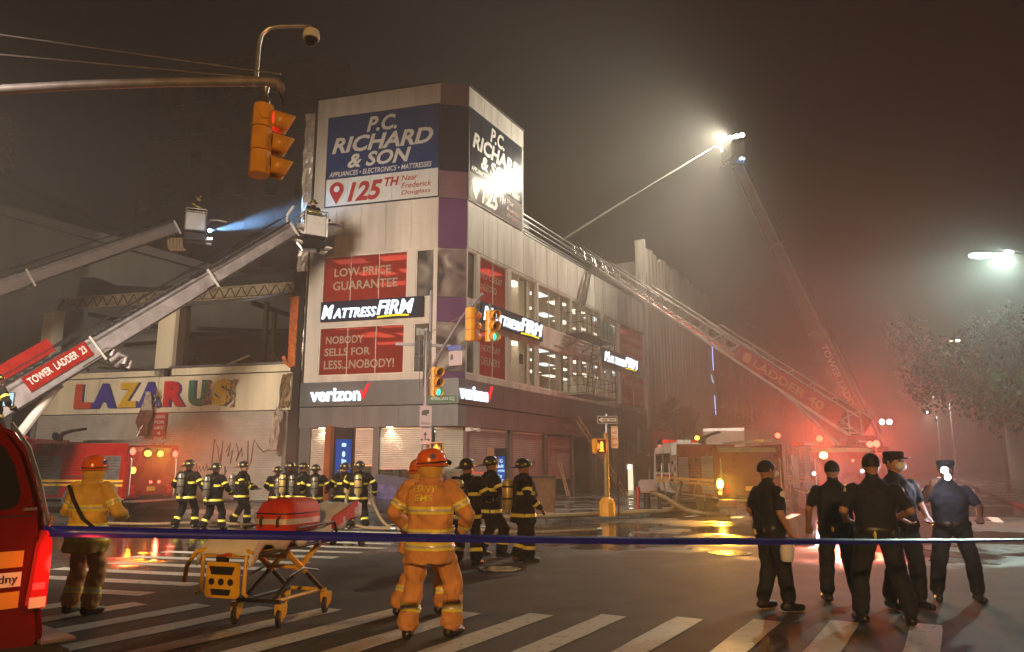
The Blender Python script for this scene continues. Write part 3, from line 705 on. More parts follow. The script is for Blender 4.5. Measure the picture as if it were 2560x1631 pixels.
# ---- fire escape on the side street
fe = MB()
for zz in (8.88,):
    fe.fbox(FB, 10.2, 15.1, zz - .05, zz, 1.09, 1.15)
    for x in (10.4, 12.6, 14.9): fe.beam(FB.p(x, zz - .04, 1.12), FB.p(x, zz - .75, .0), .05)
feo = fe.build('fire_escape', M['escape_metal'], cb)
fe = MB(); fe.fbox(FB, 10.2, 15.1, 5.44, 5.50, 1.09, 1.15); fe.build('lower_beam', M['escape_metal'], feo)
for zz in (8.88, 5.50):
    for i in range(8): fe = MB(); fe.fbox(FB, 10.2, 15.1, zz - .03, zz, .05 + i * .13, .11 + i * .13); fe.build('platform_slat', M['escape_metal'], feo)
for zz, hh in ((8.88, 1.15), (5.50, 1.0)):
    r_ = MB()
    for z in (zz + hh, zz + hh * .5, zz + .06):
        r_.beam(FB.p(10.2, z, 1.12), FB.p(15.1, z, 1.12), .03); r_.beam(FB.p(10.2, z, .05), FB.p(10.2, z, 1.12), .03); r_.beam(FB.p(15.1, z, .05), FB.p(15.1, z, 1.12), .03)
    ro = r_.build('guard_rail', M['escape_metal'], feo)
    for i in range(9):
        q = MB(); x = 10.2 + i * 4.9 / 8; q.beam(FB.p(x, zz, 1.12), FB.p(x, zz + hh, 1.12), .028); q.build('baluster', M['escape_metal'], feo)
q = MB(); q.fbox(FB, 12.7, 15.0, 8.95, 9.95, 1.10, 1.105); q.build('mesh_screen', vinyl('mesh', (.3, .36, .34), .55), feo)
q = MB()
p0, p1 = FB.p(13.6, 8.85, .6), FB.p(12.2, 5.55, .6)
for dd in (-.25, .25): q.beam(p0 + FB.n * dd, p1 + FB.n * dd, .06, .03)
q.build('ladder_rail', M['escape_metal'], feo)
for i in range(1, 12):
    q = MB(); c = p0.lerp(p1, i / 12); q.beam(c + FB.n * .25, c - FB.n * .25, .03); q.build('ladder_rung', M['escape_metal'], feo)
q = MB(); q.tube([FB.p(15.3, 9.3, 1.0), FB.p(15.3, .2, 1.0)], .03, 6); q.build('drop_pole', M['escape_metal'], feo)
for i, (x, d, w, h, z) in enumerate(((7.4, -1.8, 1.5, 1.6, 13.24), (14.6, -3.4, 2.2, 1.9, 13.24))):
    u = thing('roof_unit', ('dark rooftop cooling unit behind the railing beside the billboard tower', 'wide dark rooftop unit behind the railing near the ladder tip')[i], 'cooling unit', FB.p(x, z, d))
    q = MB(); q.fbox(FB, x - w / 2, x + w / 2, z + .1, z + h, d - .7, d + .7); q.build('casing', M['dark_metal'], u, bevel=.03)
    for k in range(5):
        q = MB(); q.fbox(FB, x - w / 2 + .1, x + w / 2 - .1, z + .3 + k * .22, z + .36 + k * .22, d + .7, d + .74); q.build('louvre', M['steel'], u)
    q = MB(); q.tube([FB.p(x, z + h, d) + Vector((.1 * 0, 0, 0)), FB.p(x, z + h + .15, d)], .3, 12); q.build('fan_hood', M['dark_metal'], u)

# ================================================================ BURNT STORE
lz = thing('burnt_store', 'burnt out two storey store with cream sign board, charred upper floor and closed shutters', 'building', FA.p(-14, 0, 0))
q = MB(); q.fbox(FA, -20.6, -6.72, 4.13, 5.78, .02, .22); sb = q.build('sign_board', M['cream_board'], lz)
for i in range(4):
    x = -17.1 + i * 3.4; q = MB(); q.fbox(FA, x - .012, x + .012, 4.15, 5.77, .22, .228); q.build('joint_strip', M['truss_metal'], sb)
cols = ['letter_orange', 'letter_blue', 'letter_yellow', 'letter_blue', 'letter_red', 'letter_green', 'letter_yellow']
mat('letter_red2', (.55, .015, .02), .45, var=.15, scale=3); cols[4] = 'letter_red2'
pos = [(-18.4, -17.4), (-17.35, -16.0), (-15.85, -14.75), (-14.72, -13.45), (-13.3, -12.15), (-11.95, -10.95), (-10.65, -9.72)]
for ch, cl, (a, b) in zip('LAZARUS', cols, pos):
    text_on('letter', ch, lambda x, z, d: FA.p(x, z, .22 + d), a, b, 4.38, 5.56, M[cl], sb, .10, .06)
    text_on('letter_side', ch, lambda x, z, d: FA.p(x, z, .215 + d), a + .07, b + .09, 4.36, 5.55, mat('letter_blue_side', (.03, .03, .16), .5), sb, .06, .06)  # back copy set off to the right as the letters' dark blue sides
# scorch-curled skin over the last letters
for cx_, cz, w, h in ((-10.9, 4.95, .5, 1.1), (-9.7, 4.9, .55, 1.2), (-13.6, 4.75, .4, .9), (-6.95, 4.95, .45, 1.5)):
    m = MB(); k = 7; vs = []
    for j in range(k + 1):
        for i in range(k + 1):
            vs.append(FA.p(cx_ + w * (i / k - .5) + .06 * random.uniform(-1, 1), cz + h * (j / k - .5) + .05 * random.uniform(-1, 1), .33 + random.uniform(-.10, .10)))
    fs = [(j * 8 + i, j * 8 + i + 1, (j + 1) * 8 + i + 1, (j + 1) * 8 + i) for j in range(k) for i in range(k) if random.random() > .35 or cx_ > -7.5]
    m.add(vs, fs); m.build('curled_skin', mat('scorch', (.30, .20, .11), .6, var=.6, scale=5), sb)
sh = shutter(FA, -20.75, -6.95, .22, 4.10, .05, M['shutter_a'], 'roller_shutter', lz, .10)
# graffiti strokes sprayed on the shutter
gm = MB()
def stroke(pts, w=.03):
    P_ = [FA.p(x, z, .075) for x, z in pts]; gm.tube(P_, w, 5)
gx, gz = -10.6, 2.2
for st in ([(0, -.4), (.05, .7), (.25, .3), (.4, -.3), (.5, .6), (.45, -.4)], [(.7, .1), (.9, .5), (.8, -.1), (1.05, .2), (.95, -.4)], [(1.2, .5), (1.35, .1), (1.25, -.3), (1.5, .3), (1.55, -.1)], [(1.8, .6), (1.85, -.5)], [(2.0, -.4), (2.1, .65), (2.35, .3), (2.6, .1), (2.9, .2)], [(.7, -.5), (.72, -.9), (.8, -.7)], [(1.7, -.6), (1.72, -1.0), (1.8, -.75)]):
    stroke([(gx + a, gz + b) for a, b in st])
for k in range(5): stroke([(gx - 1.0 + .18 * k, gz - .5 + .1 * math.sin(k * 2)), (gx - .9 + .18 * k, gz - .75), (gx - .8 + .18 * k, gz - .5)], .02)
gm.build('graffiti', M['sign_black'], sh)
for x in (-20.95, -6.95): q = MB(); q.fbox(FA, x - .1, x + .1, .15, 4.12, -.1, .12); q.build('pier', M['grey_stucco'], lz)
q = MB(); q.fbox(FA, -14.15, -13.2, 6.2, 9.35, -.25, .08); q.build('pier', M['cream_board'], lz)
q = MB(); q.fbox(FA, -20.55, -20.2, 5.8, 9.4, -.3, .05); q.build('pier', M['frame_white'], lz)
q = MB(); q.fbox(FA, -21.1, -20.45, 7.7, 9.25, .05, .12); q.build('hanging_panel', M['cream_board'], lz)
q = MB(); q.fbox(FA, -20.5, -14.15, 5.86, 6.12, -.25, .04); q.build('sill', M['cream_board'], lz)
q = MB(); q.fbox(FA, -13.2, -6.9, 5.86, 6.18, -.25, .03); q.build('sill', M['cream_board'], lz)
q = MB(); q.fbox(FA, -13.3, -7.1, 6.2, 6.29, -.2, .10); q.build('sill', M['alu'], lz)
q = MB(); q.fbox(FA, -13.16, -12.75, 6.3, 9.3, -.4, -.12); q.build('charred_column', M['char_wood'], lz)
# roller box with lattice along the top of the windows
tr = MB(); tr.fbox(FA, -20.5, -7.0, 9.48, 9.95, -.3, -.05); tro = tr.build('roller_box', M['truss_metal'], lz)
for zz in (9.42, 9.98):
    q = MB(); q.beam(FA.p(-20.6, zz, .0), FA.p(-7.0, zz - .05, .0), .08, .07); q.build('rail', M['truss_metal'], tro)
for i in range(44):
    q = MB(); x = -20.4 + i * .304; q.beam(FA.p(x, 9.44 + .5 * (i % 2), -.02), FA.p(x + .304, 9.44 + .5 * ((i + 1) % 2), -.02), .035); q.build('lattice_bar', M['char_wood'], tro)
for k in range(4):                            # sagging shutter slats
    q = MB(); q.tube([FA.p(-13.4 + i * .62, 9.35 - .05 * k - .28 * math.sin(math.pi * i / 10) * (1 - k * .15) + .02 * i, .05 + .03 * k) for i in range(11)], .035, 5); q.build('sagging_slat', M['alu'], lz)
top = [(-19.6, 9.95), (-19.5, 11.1), (-18.6, 11.05), (-17.5, 10.6), (-16.4, 10.45), (-14.8, 10.30), (-13, 10.35), (-11, 10.5), (-9, 10.55), (-7.2, 10.5), (-6.9, 10.9), (-6.75, 11.0), (-6.65, 11.6), (-6.45, 11.7), (-6.4, 9.95)]
q = MB(); q.prism(top, lambda x, z, d: FA.p(x, z, d), -.9, -.32); q.build('charred_parapet', M['char'], lz)
q = MB(); q.fbox(FA, -6.86, -6.38, .15, 10.4, -.5, .1); q.build('charred_post', M['char'], lz)
q = MB(); q.prism([(-6.98, 6.15), (-7.02, 8.9), (-7.05, 9.2), (-6.6, 9.25), (-6.62, 6.05), (-6.9, 6.0), (-7.2, 6.2), (-7.3, 6.5), (-7.15, 6.55)], lambda x, z, d: FA.p(x, z, d), .11, .16); q.build('rust_column', M['orange_paint'], lz)
q = MB(); q.fbox(FA, -22.8, -6.4, 5.55, 5.84, -10, -.2); q.build('upper_floor', M['char'], lz)
q = MB(); q.fbox(FA, -22.8, -6.4, 5.8, 9.9, -10.2, -10); q.build('back_wall', M['char'], lz)
q = MB(); q.fbox(FA, -22.8, -6.4, .15, 5.55, -10.2, -.3); q.build('ground_storey', M['char'], lz)
for i in range(38):
    x = random.uniform(-19.8, -7.2); d = random.uniform(-6, -.6); z = random.uniform(5.9, 6.8)
    p = FA.p(x, z, d); a = random.uniform(0, 6.28); el = random.uniform(-.1, .8); L_ = random.uniform(.7, 2.6)
    q = MB(); q.beam(p, p + Vector((math.cos(a) * math.cos(el), math.sin(a) * math.cos(el), abs(math.sin(el)))) * L_, random.uniform(.03, .13), random.uniform(.03, .1)); q.build('charred_beam', random.choice((M['char_wood'], M['char'], M['truss_metal'])), lz)
for x, d in ((-17, -4), (-11, -4.5), (-9.8, -2.0)):
    q = MB(); q.fbox(FA, x, x + .2, 5.84, 9.6, d - .1, d + .1); q.build('charred_column', M['char_wood'], lz)
for i in range(6):
    q = MB(); x = -19 + i * 2.2; q.beam(FA.p(x, 9.6, -9.9), FA.p(x + random.uniform(-.6, .6), random.uniform(7.2, 9.7), -1.0), .14, .2); q.build('roof_joist', M['char'], lz)

# ================================================================ BUILDINGS AROUND
def tower(name, label, F, x0, x1, z1, depth, mt, rows, cols_, wz=3.2, lit=()):
    t_ = thing(name, label, 'building', F.p((x0 + x1) / 2, 0, 0))
    q = MB(); q.fbox(F, x0, x1, 0.15, z1, -depth, 0); q.build('wall', M[mt], t_)
    q = MB(); q.fbox(F, x0 - .3, x1 + .3, z1, z1 + .5, -depth - .3, .3); q.build('cornice', M[mt], t_)
    for r_ in range(rows):
        for c in range(cols_):
            x = x0 + (x1 - x0) * (c + .5) / cols_; z = z1 - 2.4 - r_ * wz
            if z < 4: continue
            q = MB(); q.fbox(F, x - .55, x + .55, z - .85, z + .85, -.0, .03); wo = q.build('window', M['dark_glass'], t_)
            q = MB(); q.fbox(F, x - .7, x + .7, z - 1.0, z - .87, 0, .12); q.build('sill', M['concrete'], wo)
            q = MB(); q.fbox(F, x - .55, x + .55, z - .03, z + .03, .03, .05); q.build('sash_bar', M['black_frame'], wo)
    return t_
Fn = Frame(FA.p(-22.95, 0, 0).xy, FB.ex.xy)
tower('grey_store', 'plain grey party wall building at the left end of the burnt store', Fn, -6, 19, 14.2, 12, 'grey_stucco', 0, 0)
Ft = Frame((-34.5, 64.5), (.94, -.34)); tw = tower('apartment_tower', 'tall dark brick apartment tower looming in smoke behind the burnt store', Ft, 0, 13.2, 37.5, 13, 'brick_dark', 9, 5)
Ft2 = Frame((-22.1, 60.0), (.95, .30))
for r_ in range(9):
    for c in range(3):
        x = 1.4 + c * 2.4; z = 35 - r_ * 3.2; q = MB(); q.fbox(Ft2, x - .5, x + .5, z - .85, z + .85, 0, .04); wo = q.build('window', M['dark_glass'], tw); q = MB(); q.fbox(Ft2, x - .65, x + .65, z - 1.0, z - .87, 0, .14); q.build('sill', M['concrete'], wo)
q = MB(); q.fbox(Ft2, 0, 7.2, .15, 37.4, -12, -.02); q.build('wall', M['brick_dark'], tw); q = MB(); q.fbox(Ft2, -.3, 7.6, 37.4, 37.9, -12, .3); q.build('cornice', M['brick_dark'], tw)
Ff = Frame((-62, 62), (.97, -.2)); tower('brick_house', 'low dark brick block with water tank at far left behind the smoke', Ff, 0, 20, 25, 14, 'brick_dark', 5, 7)
Fg = Frame((-44, 66), (.98, -.1)); tower('brick_house', 'mid height dark block between the water tank block and the apartment tower', Fg, 2, 11, 21, 12, 'brick_dark', 4, 4)
wt = thing('water_tank', 'round wooden rooftop water tank on legs above the low brick block', 'water tank', (-46.5, 64, 25.5))
q = MB(); q.lathe([(1.9, 28), (1.9, 31.8), (2.05, 31.9), (.1, 33.6)], Matrix.Translation((-46.5, 62, 0)), 20); q.build('barrel', M['wood'], wt)
for a in range(4):
    q = MB(); c = Vector((-46.5 + 1.4 * math.cos(a * 1.57 + .7), 62 + 1.4 * math.sin(a * 1.57 + .7), 25.3)); q.beam(c, c + Vector((0, 0, 2.8)), .2); q.build('leg', M['dark_metal'], wt)
# ribbed metal building beyond the corner store
rb = thing('ribbed_building', 'tall building clad in vertical scalloped metal ribs beyond the corner store', 'building', FB.p(34, 0, 0))
q = MB(); q.fbox(FB, 24.45, 45, .15, 16.6, -14, -.6); q.build('wall', M['rib_metal'], rb)
nr = 24
for i in range(nr):
    x = 24.6 + i * .85; h = 17.4 + .5 * abs(math.sin(i * .8)) - (.0 if i else 0); q = MB()
    q.lathe([(.40, 4.4), (.40, h), (.02, h + .25)], Matrix.Translation(FB.p(x + .42, 0, -.35)), 14); q.build('rib', M['rib_metal'], rb, smooth=True)
q = MB(); q.fbox(FB, 24.4, 24.62, 4.4, 18.2, -.6, .15); q.build('edge_fin', M['white_panel_b'], rb)
q = MB(); q.fbox(FB, 24.6, 45, .15, 4.4, -.6, -.1); q.build('shop_front', M['fascia_b'], rb)
for a, b in ((4.8, 8.2), (10.6, 13.0)):
    q = MB(); q.fbox(FB, 43.8, 43.9, a, b, .15, .22); q.build('neon_strip', M['neon_blue'], rb)
q = MB(); q.prism([(0, .5), (.5, 0), (1.0, -.25), (.4, -.1)], lambda x, z, d: FB.p(42.6 + x, 9.6 + z, .2 + d), 0, .08); q.build('neon_logo', M['screen_pale'], rb)
for i, (x0, x1, h, mt) in enumerate(((46, 62, 14, 'brick_dark'), (63, 85, 18, 'grey_stucco'), (86, 120, 15, 'brick_dark'))):
    tower('street_house', ('dark brick house after the ribbed building on the same side', 'grey house two doors past the ribbed building', 'long brick house at the far end past the ribbed building')[i], FB, x0, x1, h, 12, mt, 3, 5)
Fq = Frame(W(-3, KB2 + 5.5).xy, FB.ex.xy); Fq.n = -Fq.n
for i, (x0, x1, h, mt) in enumerate(((4, 30, 7.5, 'brick_dark'), (32, 70, 12, 'grey_stucco'), (72, 120, 14, 'brick_dark'))):
    tower('street_house', ('low dark house behind the leafy street tree', 'grey house across the side street past the tree', 'long dark house at the far end across the side street')[i], Fq, x0, x1, h, 12, mt, 2, 6)
# ================================================================ TRAFFIC SIGNALS, POLES, SIGNS
def rotz(a): return Matrix.Rotation(a, 4, 'Z')
def signal_head(parent, c, rz, lit, mt='signal_yellow', nm='signal_head', s=1.0):
    """three-section head, front along local -Y turned by rz; c = centre"""
    T = Matrix.Translation(c) @ rotz(rz) @ Matrix.Scale(s, 4); b = MB()
    for k in (-1, 0, 1):
        z0 = k * .355 - .17; pr = [(-.17, -.02), (-.10, -.10), (.10, -.10), (.17, -.02), (.17, .10), (.10, .17), (-.10, .17), (-.17, .10)]
        b.prism(pr, lambda x, y, d: T @ Vector((x, y, d)), z0, z0 + .345)
    ho = b.build(nm, M[mt], parent, bevel=.008)
    for k, cl in zip((1, 0, -1), ('red', 'amber', 'green')):
        z = k * .355; v = MB(); n = 14; vs = []
        for i in range(n + 1):
            a = R(-58 + 296 * i / n)
            for yy, rr, dz in ((-.10, .155, 0), (-.36 + .07 * math.sin(a) * -1, .150, -.03)):
                vs.append(T @ Vector((rr * math.cos(a), yy, z + rr * math.sin(a) + dz)))
        v.add(vs, [(2 * i, 2 * i + 1, 2 * i + 3, 2 * i + 2) for i in range(n)])
        o = v.build('visor', M[mt], ho, True); md = o.modifiers.new('s', 'SOLIDIFY'); md.thickness = .006
        l = MB(); l.ell(T @ Vector((0, -.105, z)), (.135, .03, .135), rotz(rz)); l.build('lens', M['lamp_red_dim'] if (lit == 'red' and cl == 'red') else M['lamp_green'] if (lit == 'green' and cl == 'green') else M['lens_off'], ho, True)
    return ho
mat('lens_off', (.02, .015, .01), .2, var=0)
# mast-arm signal on the near left corner
ms = thing('mast_signal', 'yellow traffic signal and dome camera hanging from a long painted mast arm', 'traffic light', (-8.7, 9.4, .14))
q = MB(); q.tube([(-8.7, 9.4, .14), (-8.7, 9.4, 5.6), (-8.66, 9.42, 7.6)], [.14, .11, .09], 10); q.build('pole', M['pole_paint'], ms, True)
arm = [(-8.7, 9.4, 6.55), (-8.1, 9.6, 6.83), (-7.4, 9.8, 7.0), (-6.2, 9.9, 7.13), (-5, 9.95, 7.20), (-3.6, 10, 7.24), (-3.45, 10, 7.23), (-3.40, 10, 7.17), (-3.39, 10, 7.10)]
q = MB(); q.tube(arm, [.075] * 2 + [.068] * 4 + [.064] * 3, 12); q.build('mast_arm', M['pole_paint'], ms, True)
for a, b in (((-9.0, 9.4, 7.9), (-3.4, 10, 7.36)), ((-9.0, 9.4, 7.5), (-3.72, 10, 7.30))):
    q = MB(); q.tube([a, b], .012, 5); q.build('stay_cable', M['steel'], ms)
for x in (-3.95, -3.78):
    q = MB(); q.lathe([(.072, -.03), (.072, .03)], Matrix.Translation((x, 10, 7.235)) @ Matrix.Rotation(R(90), 4, 'Y'), 12, cap=False); q.build('clamp', M['steel'], ms)
q = MB(); q.tube([(-3.76, 10, 7.26), (-3.75, 10, 7.85), (-3.72, 10, 8.0), (-3.62, 10, 8.10), (-3.48, 10, 8.13), (-3.1, 10, 8.14), (-3.0, 10, 8.12), (-2.98, 10, 8.06)], .032, 10); q.build('camera_arm', M['alu'], ms, True)
q = MB(); q.lathe([(.05, .12), (.11, .10), (.125, .04), (.125, -.02), (.115, -.03)], Matrix.Translation((-2.98, 10, 7.95)), 20); co = q.build('camera_housing', M['white_paint'], ms, True)
q = MB(); q.ell((-2.98, 10, 7.92), (.095, .095, .105), None, 16, 8, -1, .1); q.build('camera_dome', M['dark_glass'], co, True)
q = MB(); q.lathe([(.05, 7.14), (.035, 7.06), (.045, 6.98), (.07, 6.93), (.07, 6.86), (.03, 6.84)], Matrix.Translation((-3.60, 10, 0)), 12); q.build('hanger', M['steel'], ms, True)
sh_ = signal_head(ms, Vector((-3.585, 10, 6.30)), R(118), 'red')
q = MB(); q.tube([(-3.60, 9.93, 6.86), (-3.64, 9.80, 6.7), (-3.56, 9.80, 6.58), (-3.48, 9.85, 6.60), (-3.46, 9.95, 6.7)], .012, 6); q.build('cable_loop', M['signal_yellow'], ms)
q = MB(); q.tube([(-3.42, 10, 7.1), (-3.35, 10, 6.95), (-3.33, 10, 6.86)], .006, 5); q.build('loose_wire', M['sign_black'], ms)
# corner pole with arm, three heads, signs and walk signal
cp = thing('corner_signal_pole', 'signal pole on the store corner with angled arm, green lights and street signs', 'traffic light', (-3.06, 26.4, .14))
q = MB(); q.tube([(-3.06, 26.4, .14), (-3.06, 26.4, 4), (-3.1, 26.4, 6.6)], [.15, .12, .10], 10); q.build('pole', M['pole_paint'], cp, True)
q = MB(); q.tube([(-2.95, 26.4, 6.4), (-2.95, 26.4, 8.0)], .06, 8); q.build('pole_top', M['pole_paint'], cp)
q = MB(); q.lathe([(.26, .14), (.26, .3), (.19, .9), (.16, .95)], Matrix.Translation((-3.06, 26.4, 0)), 8); q.build('pole_base', M['pole_paint'], cp)
q = MB(); q.tube([(-3.06, 26.4, 4.75), (-2.5, 25.9, 5.7), (-1.75, 25.2, 6.75), (-1.0, 24.5, 7.45)], .055, 8); q.build('signal_arm', M['pole_paint'], cp, True)
q = MB(); q.tube([(-3.06, 26.35, 6.4), (-1.75, 25.2, 6.8)], .012, 5); q.build('brace_wire', M['steel'], cp)
q = MB(); q.beam((-4.2, 26.35, 6.02), (-2.2, 26.4, 5.95), .07, .10); q.build('cross_bar', M['pole_paint'], cp)
for x, y, z, rz_, lit, s in ((-1.38, 24.75, 6.42, R(150), None, 1.08), (-.70, 24.5, 6.32, R(34), 'green', 1.02), (-2.70, 26.2, 4.62, R(32), 'green', 1.0)):
    signal_head(cp, Vector((x, y, z)), rz_, lit, s=s)
    q = MB(); q.tube([(x, y, z + .5), (x - .05, y + .05, z + .78)], .03, 6); q.build('bracket', M['pole_paint'], cp)
def plate(parent, nm, c, ex, w, h, mt, d=.012):
    F = Frame(c[:2], ex); q = MB(); q.fbox(F, -w / 2, w / 2, c[2] - h / 2, c[2] + h / 2, 0, d); return q.build(nm, M[mt], parent), F
mat('sign_pink', (.40, .30, .33), .5, var=.08)
so, F = plate(cp, 'route_sign', (-3.04, 26.2, 3.42), (1, 0), .42, .72, 'sign_pink')
q = MB(); q.prism([(-.14, -.05), (-.14, .08), (-.05, .14), (.12, .14), (.12, 0), (.05, 0), (.05, -.08), (-.03, -.05)], lambda x, z, d: F.p(x, 3.5 + z, .014 + d), 0, .003); q.build('truck_symbol', M['sign_black'], so)
text_on('lettering', 'TRUCKS', lambda x, z, d: F.p(x, z, .014 + d), -.17, .17, 3.12, 3.2, M['sign_black'], so, .002)
so, F = plate(cp, 'route_sign', (-3.04, 26.2, 2.72), (1, 0), .42, .56, 'sign_pink')
q = MB(); q.prism([(-.02, -.1), (-.02, .08), (-.07, .08), (0, .2), (.07, .08), (.02, .08), (.02, -.06), (.1, -.06), (.1, -.02), (.17, -.08), (.1, -.15), (.1, -.1), (-.1, -.1), (-.1, -.15), (-.17, -.08), (-.1, -.02), (-.1, -.06)], lambda x, z, d: F.p(x, 2.68 + z, .014 + d), 0, .003); q.build('arrow_symbol', M['sign_black'], so)
so, F = plate(cp, 'hanging_sign', (-1.98, 25.35, 5.72), (.9, -.4), .52, .17, 'sign_blue')
so, F = plate(cp, 'hanging_sign', (-1.95, 25.33, 5.35), (.9, -.4), .52, .50, 'sign_pink')
q = MB(); q.prism([(0, 0), (.12, .05), (.1, .2), (.02, .22)], lambda x, z, d: F.p(-.2 + x, 5.28 + z, .014 + d), 0, .003); q.build('symbol', M['sign_black'], so)
so, F = plate(cp, 'street_name_sign', (-2.45, 26.1, 4.02), (1, 0), 1.0, .24, 'sign_green')
text_on('lettering', 'AFRICAN SQ', lambda x, z, d: F.p(x, z, .014 + d), -.42, .42, 3.95, 4.09, M['sign_white'], so, .002)
for z in (5.3, 5.9): q = MB(); q.box(-3.5, -3.22, 26.3, 26.5, z - .25, z + .25); q.build('junction_box', M['dark_metal'], cp, bevel=.02)
for k in range(3): q = MB(); q.tube([(-3.3 + .12 * k, 26.28, 4.2 + .3 * k), (-3.34 + .2 * k, 26.28, 6.5)], .02, 6); q.build('conduit', M['steel'], cp)
def walk_signal(parent, c, rz, kind):
    T = Matrix.Translation(c) @ rotz(rz); b = MB(); b.hexa([T @ Vector(v) for v in ((-.23, -.12, -.23), (.23, -.12, -.23), (.23, .1, -.23), (-.23, .1, -.23), (-.23, -.12, .23), (.23, -.12, .23), (.23, .1, .23), (-.23, .1, .23))]); wo = b.build('walk_signal', M['signal_yellow'], parent, bevel=.03)
    f = lambda x, z, d: T @ Vector((x, -.125 - d, z))
    b = MB(); b.prism([(-.2, -.2), (.2, -.2), (.2, .2), (-.2, .2)], f, 0, .004); b.build('face', M['lens_off'], wo)
    if kind == 'hand':
        h = MB(); h.prism([(-.08, -.17), (.07, -.17), (.09, -.03), (.13, .03), (.09, .05), (.06, .0), (.055, .12), (.03, .13), (.02, .04), (.012, .17), (-.015, .17), (-.018, .04), (-.035, .15), (-.06, .14), (-.05, .02), (-.075, .08), (-.1, .07), (-.09, -.05)], f, .005, .008); h.build('hand_symbol', M['ped_orange'], wo)
    else:
        text_on('digit', '8', f, -.07, .07, -.15, .15, M['ped_orange'], wo, .003, .03)
        h = MB(); h.prism([(-.1, -.17), (.1, -.17), (.1, -.14), (-.1, -.14)], f, .005, .007); h.build('digit', M['ped_orange'], wo)
    point('walk_glow', T @ Vector((0, -.35, 0)), (1, .3, .05), 14, .12, parent)
walk_signal(cp, Vector((-2.62, 26.2, 2.28)), R(-5), 'hand')
# one-way pole
ow = thing('one_way_pole', 'yellow signal pole with one way arrow sign and lit countdown box', 'signal pole', (3.02, 24.1, .14))
q = MB(); q.tube([(3.02, 24.1, .14), (3.02, 24.1, 2.75)], .085, 10); q.build('pole', M['pole_bronze'], ow, True)
q = MB(); q.tube([(3.04, 24.1, 2.7), (3.06, 24.1, 3.35)], .03, 8); q.build('sign_post', M['steel'], ow)
q = MB(); q.lathe([(.25, .14), (.25, .55), (.19, .66), (.10, .72)], Matrix.Translation((3.02, 24.1, 0)), 8); q.build('base', M['signal_yellow'], ow)
so, F = plate(ow, 'one_way_sign', (3.08, 24.02, 3.16), (1, 0), .64, .24, 'sign_white')
q = MB(); q.fbox(F, -.305, .305, 3.055, 3.265, .013, .016); q.build('sign_face', M['sign_black'], so)
q = MB(); q.prism([(-.29, 3.16), (-.17, 3.25), (-.17, 3.215), (.28, 3.215), (.28, 3.105), (-.17, 3.105), (-.17, 3.07)], lambda x, z, d: F.p(x, z, d), .017, .019); q.build('arrow', M['sign_white'], so)
text_on('lettering', 'ONE  WAY', lambda x, z, d: F.p(x, z, .0195 + d), -.20, .26, 3.125, 3.195, M['sign_black'], so, .002, .02)
walk_signal(ow, Vector((2.78, 24.0, 2.32)), R(38), 'num')
pk = thing('parking_sign_post', 'thin post with a tall parking sign beside the one way pole', 'sign post', (3.42, 24.4, .14))
q = MB(); q.tube([(3.42, 24.4, .14), (3.42, 24.4, 2.95)], .028, 6); q.build('post', M['dark_metal'], pk)
so, F = plate(pk, 'parking_sign', (3.34, 24.36, 2.62), (1, 0), .22, .72, 'sign_white')
for k in range(3): text_on('lettering', 'NO PARKING'[:2 + k * 3], lambda x, z, d: F.p(x, z, .014 + d), -.08, .08, 2.72 - k * .2, 2.80 - k * .2, M['letter_red'], so, .002)
# ---- kiosks
def kiosk(loc, rz, label, scr):
    k = thing('street_kiosk', label, 'kiosk', (*loc, .14), rz)
    T = Matrix.Translation((*loc, .14)) @ rotz(rz) @ Matrix.Diagonal((1, 1, 1 if scr == 'figure' else .78, 1)); f = lambda x, z, d: T @ Vector((x, -.14 - d, z))
    def bx(nm, a, b, c, d, e, g_, mt, par): 
        m_ = MB(); m_.hexa([T @ Vector(v) for v in ((a, c, e), (b, c, e), (b, d, e), (a, d, e), (a, c, g_), (b, c, g_), (b, d, g_), (a, d, g_))]); return m_.build(nm, M[mt], par, bevel=.015)
    bx('body', -.45, .45, -.14, .14, 0, 2.85, 'dark_metal', k); bx('side_trim', -.62, -.46, -.15, .15, 0, 2.87, 'kiosk_bronze', k); bx('side_trim', .46, .56, -.15, .15, 0, 2.87, 'kiosk_bronze', k)
    m_ = MB(); m_.prism([(-.36, 1.05), (.36, 1.05), (.36, 2.45), (-.36, 2.45)], f, .004, .01); so = m_.build('screen', M['screen_blue'], k)
    if scr == 'figure':
        m_ = MB(); m_.ell(f(0, 1.95, .012), (.08, .004, .1), rotz(rz)); m_.build('screen_image', M['screen_text'], so)
        m_ = MB(); m_.prism([(-.08, 1.1), (.08, 1.1), (.06, 1.4), (.14, 1.75), (-.1, 1.8), (-.05, 1.4)], f, .011, .013); m_.build('screen_image', M['screen_pale'], so)
        m_ = MB(); m_.prism([(-.1, 2.2), (.1, 2.2), (.1, 2.32), (-.1, 2.32)], f, .011, .013); m_.build('screen_image', M['screen_text'], so)
    else:
        for i, s in enumerate(('5G', 'built', 'right', 'for', 'NYC')): text_on('screen_text', s, f, -.28, .12 + .1 * (i % 3), 2.15 - i * .24, 2.32 - i * .24, M['screen_text'], so, .002, .02, d0=.011)
    return k
kiosk((-5.85, 25.6), R(58), 'tall kiosk with a blue lit figure poster before the bright shutters', 'figure')
kiosk((-.55, 28.6), R(66), 'kiosk with white words on a blue screen under the dark shutter', 'words')
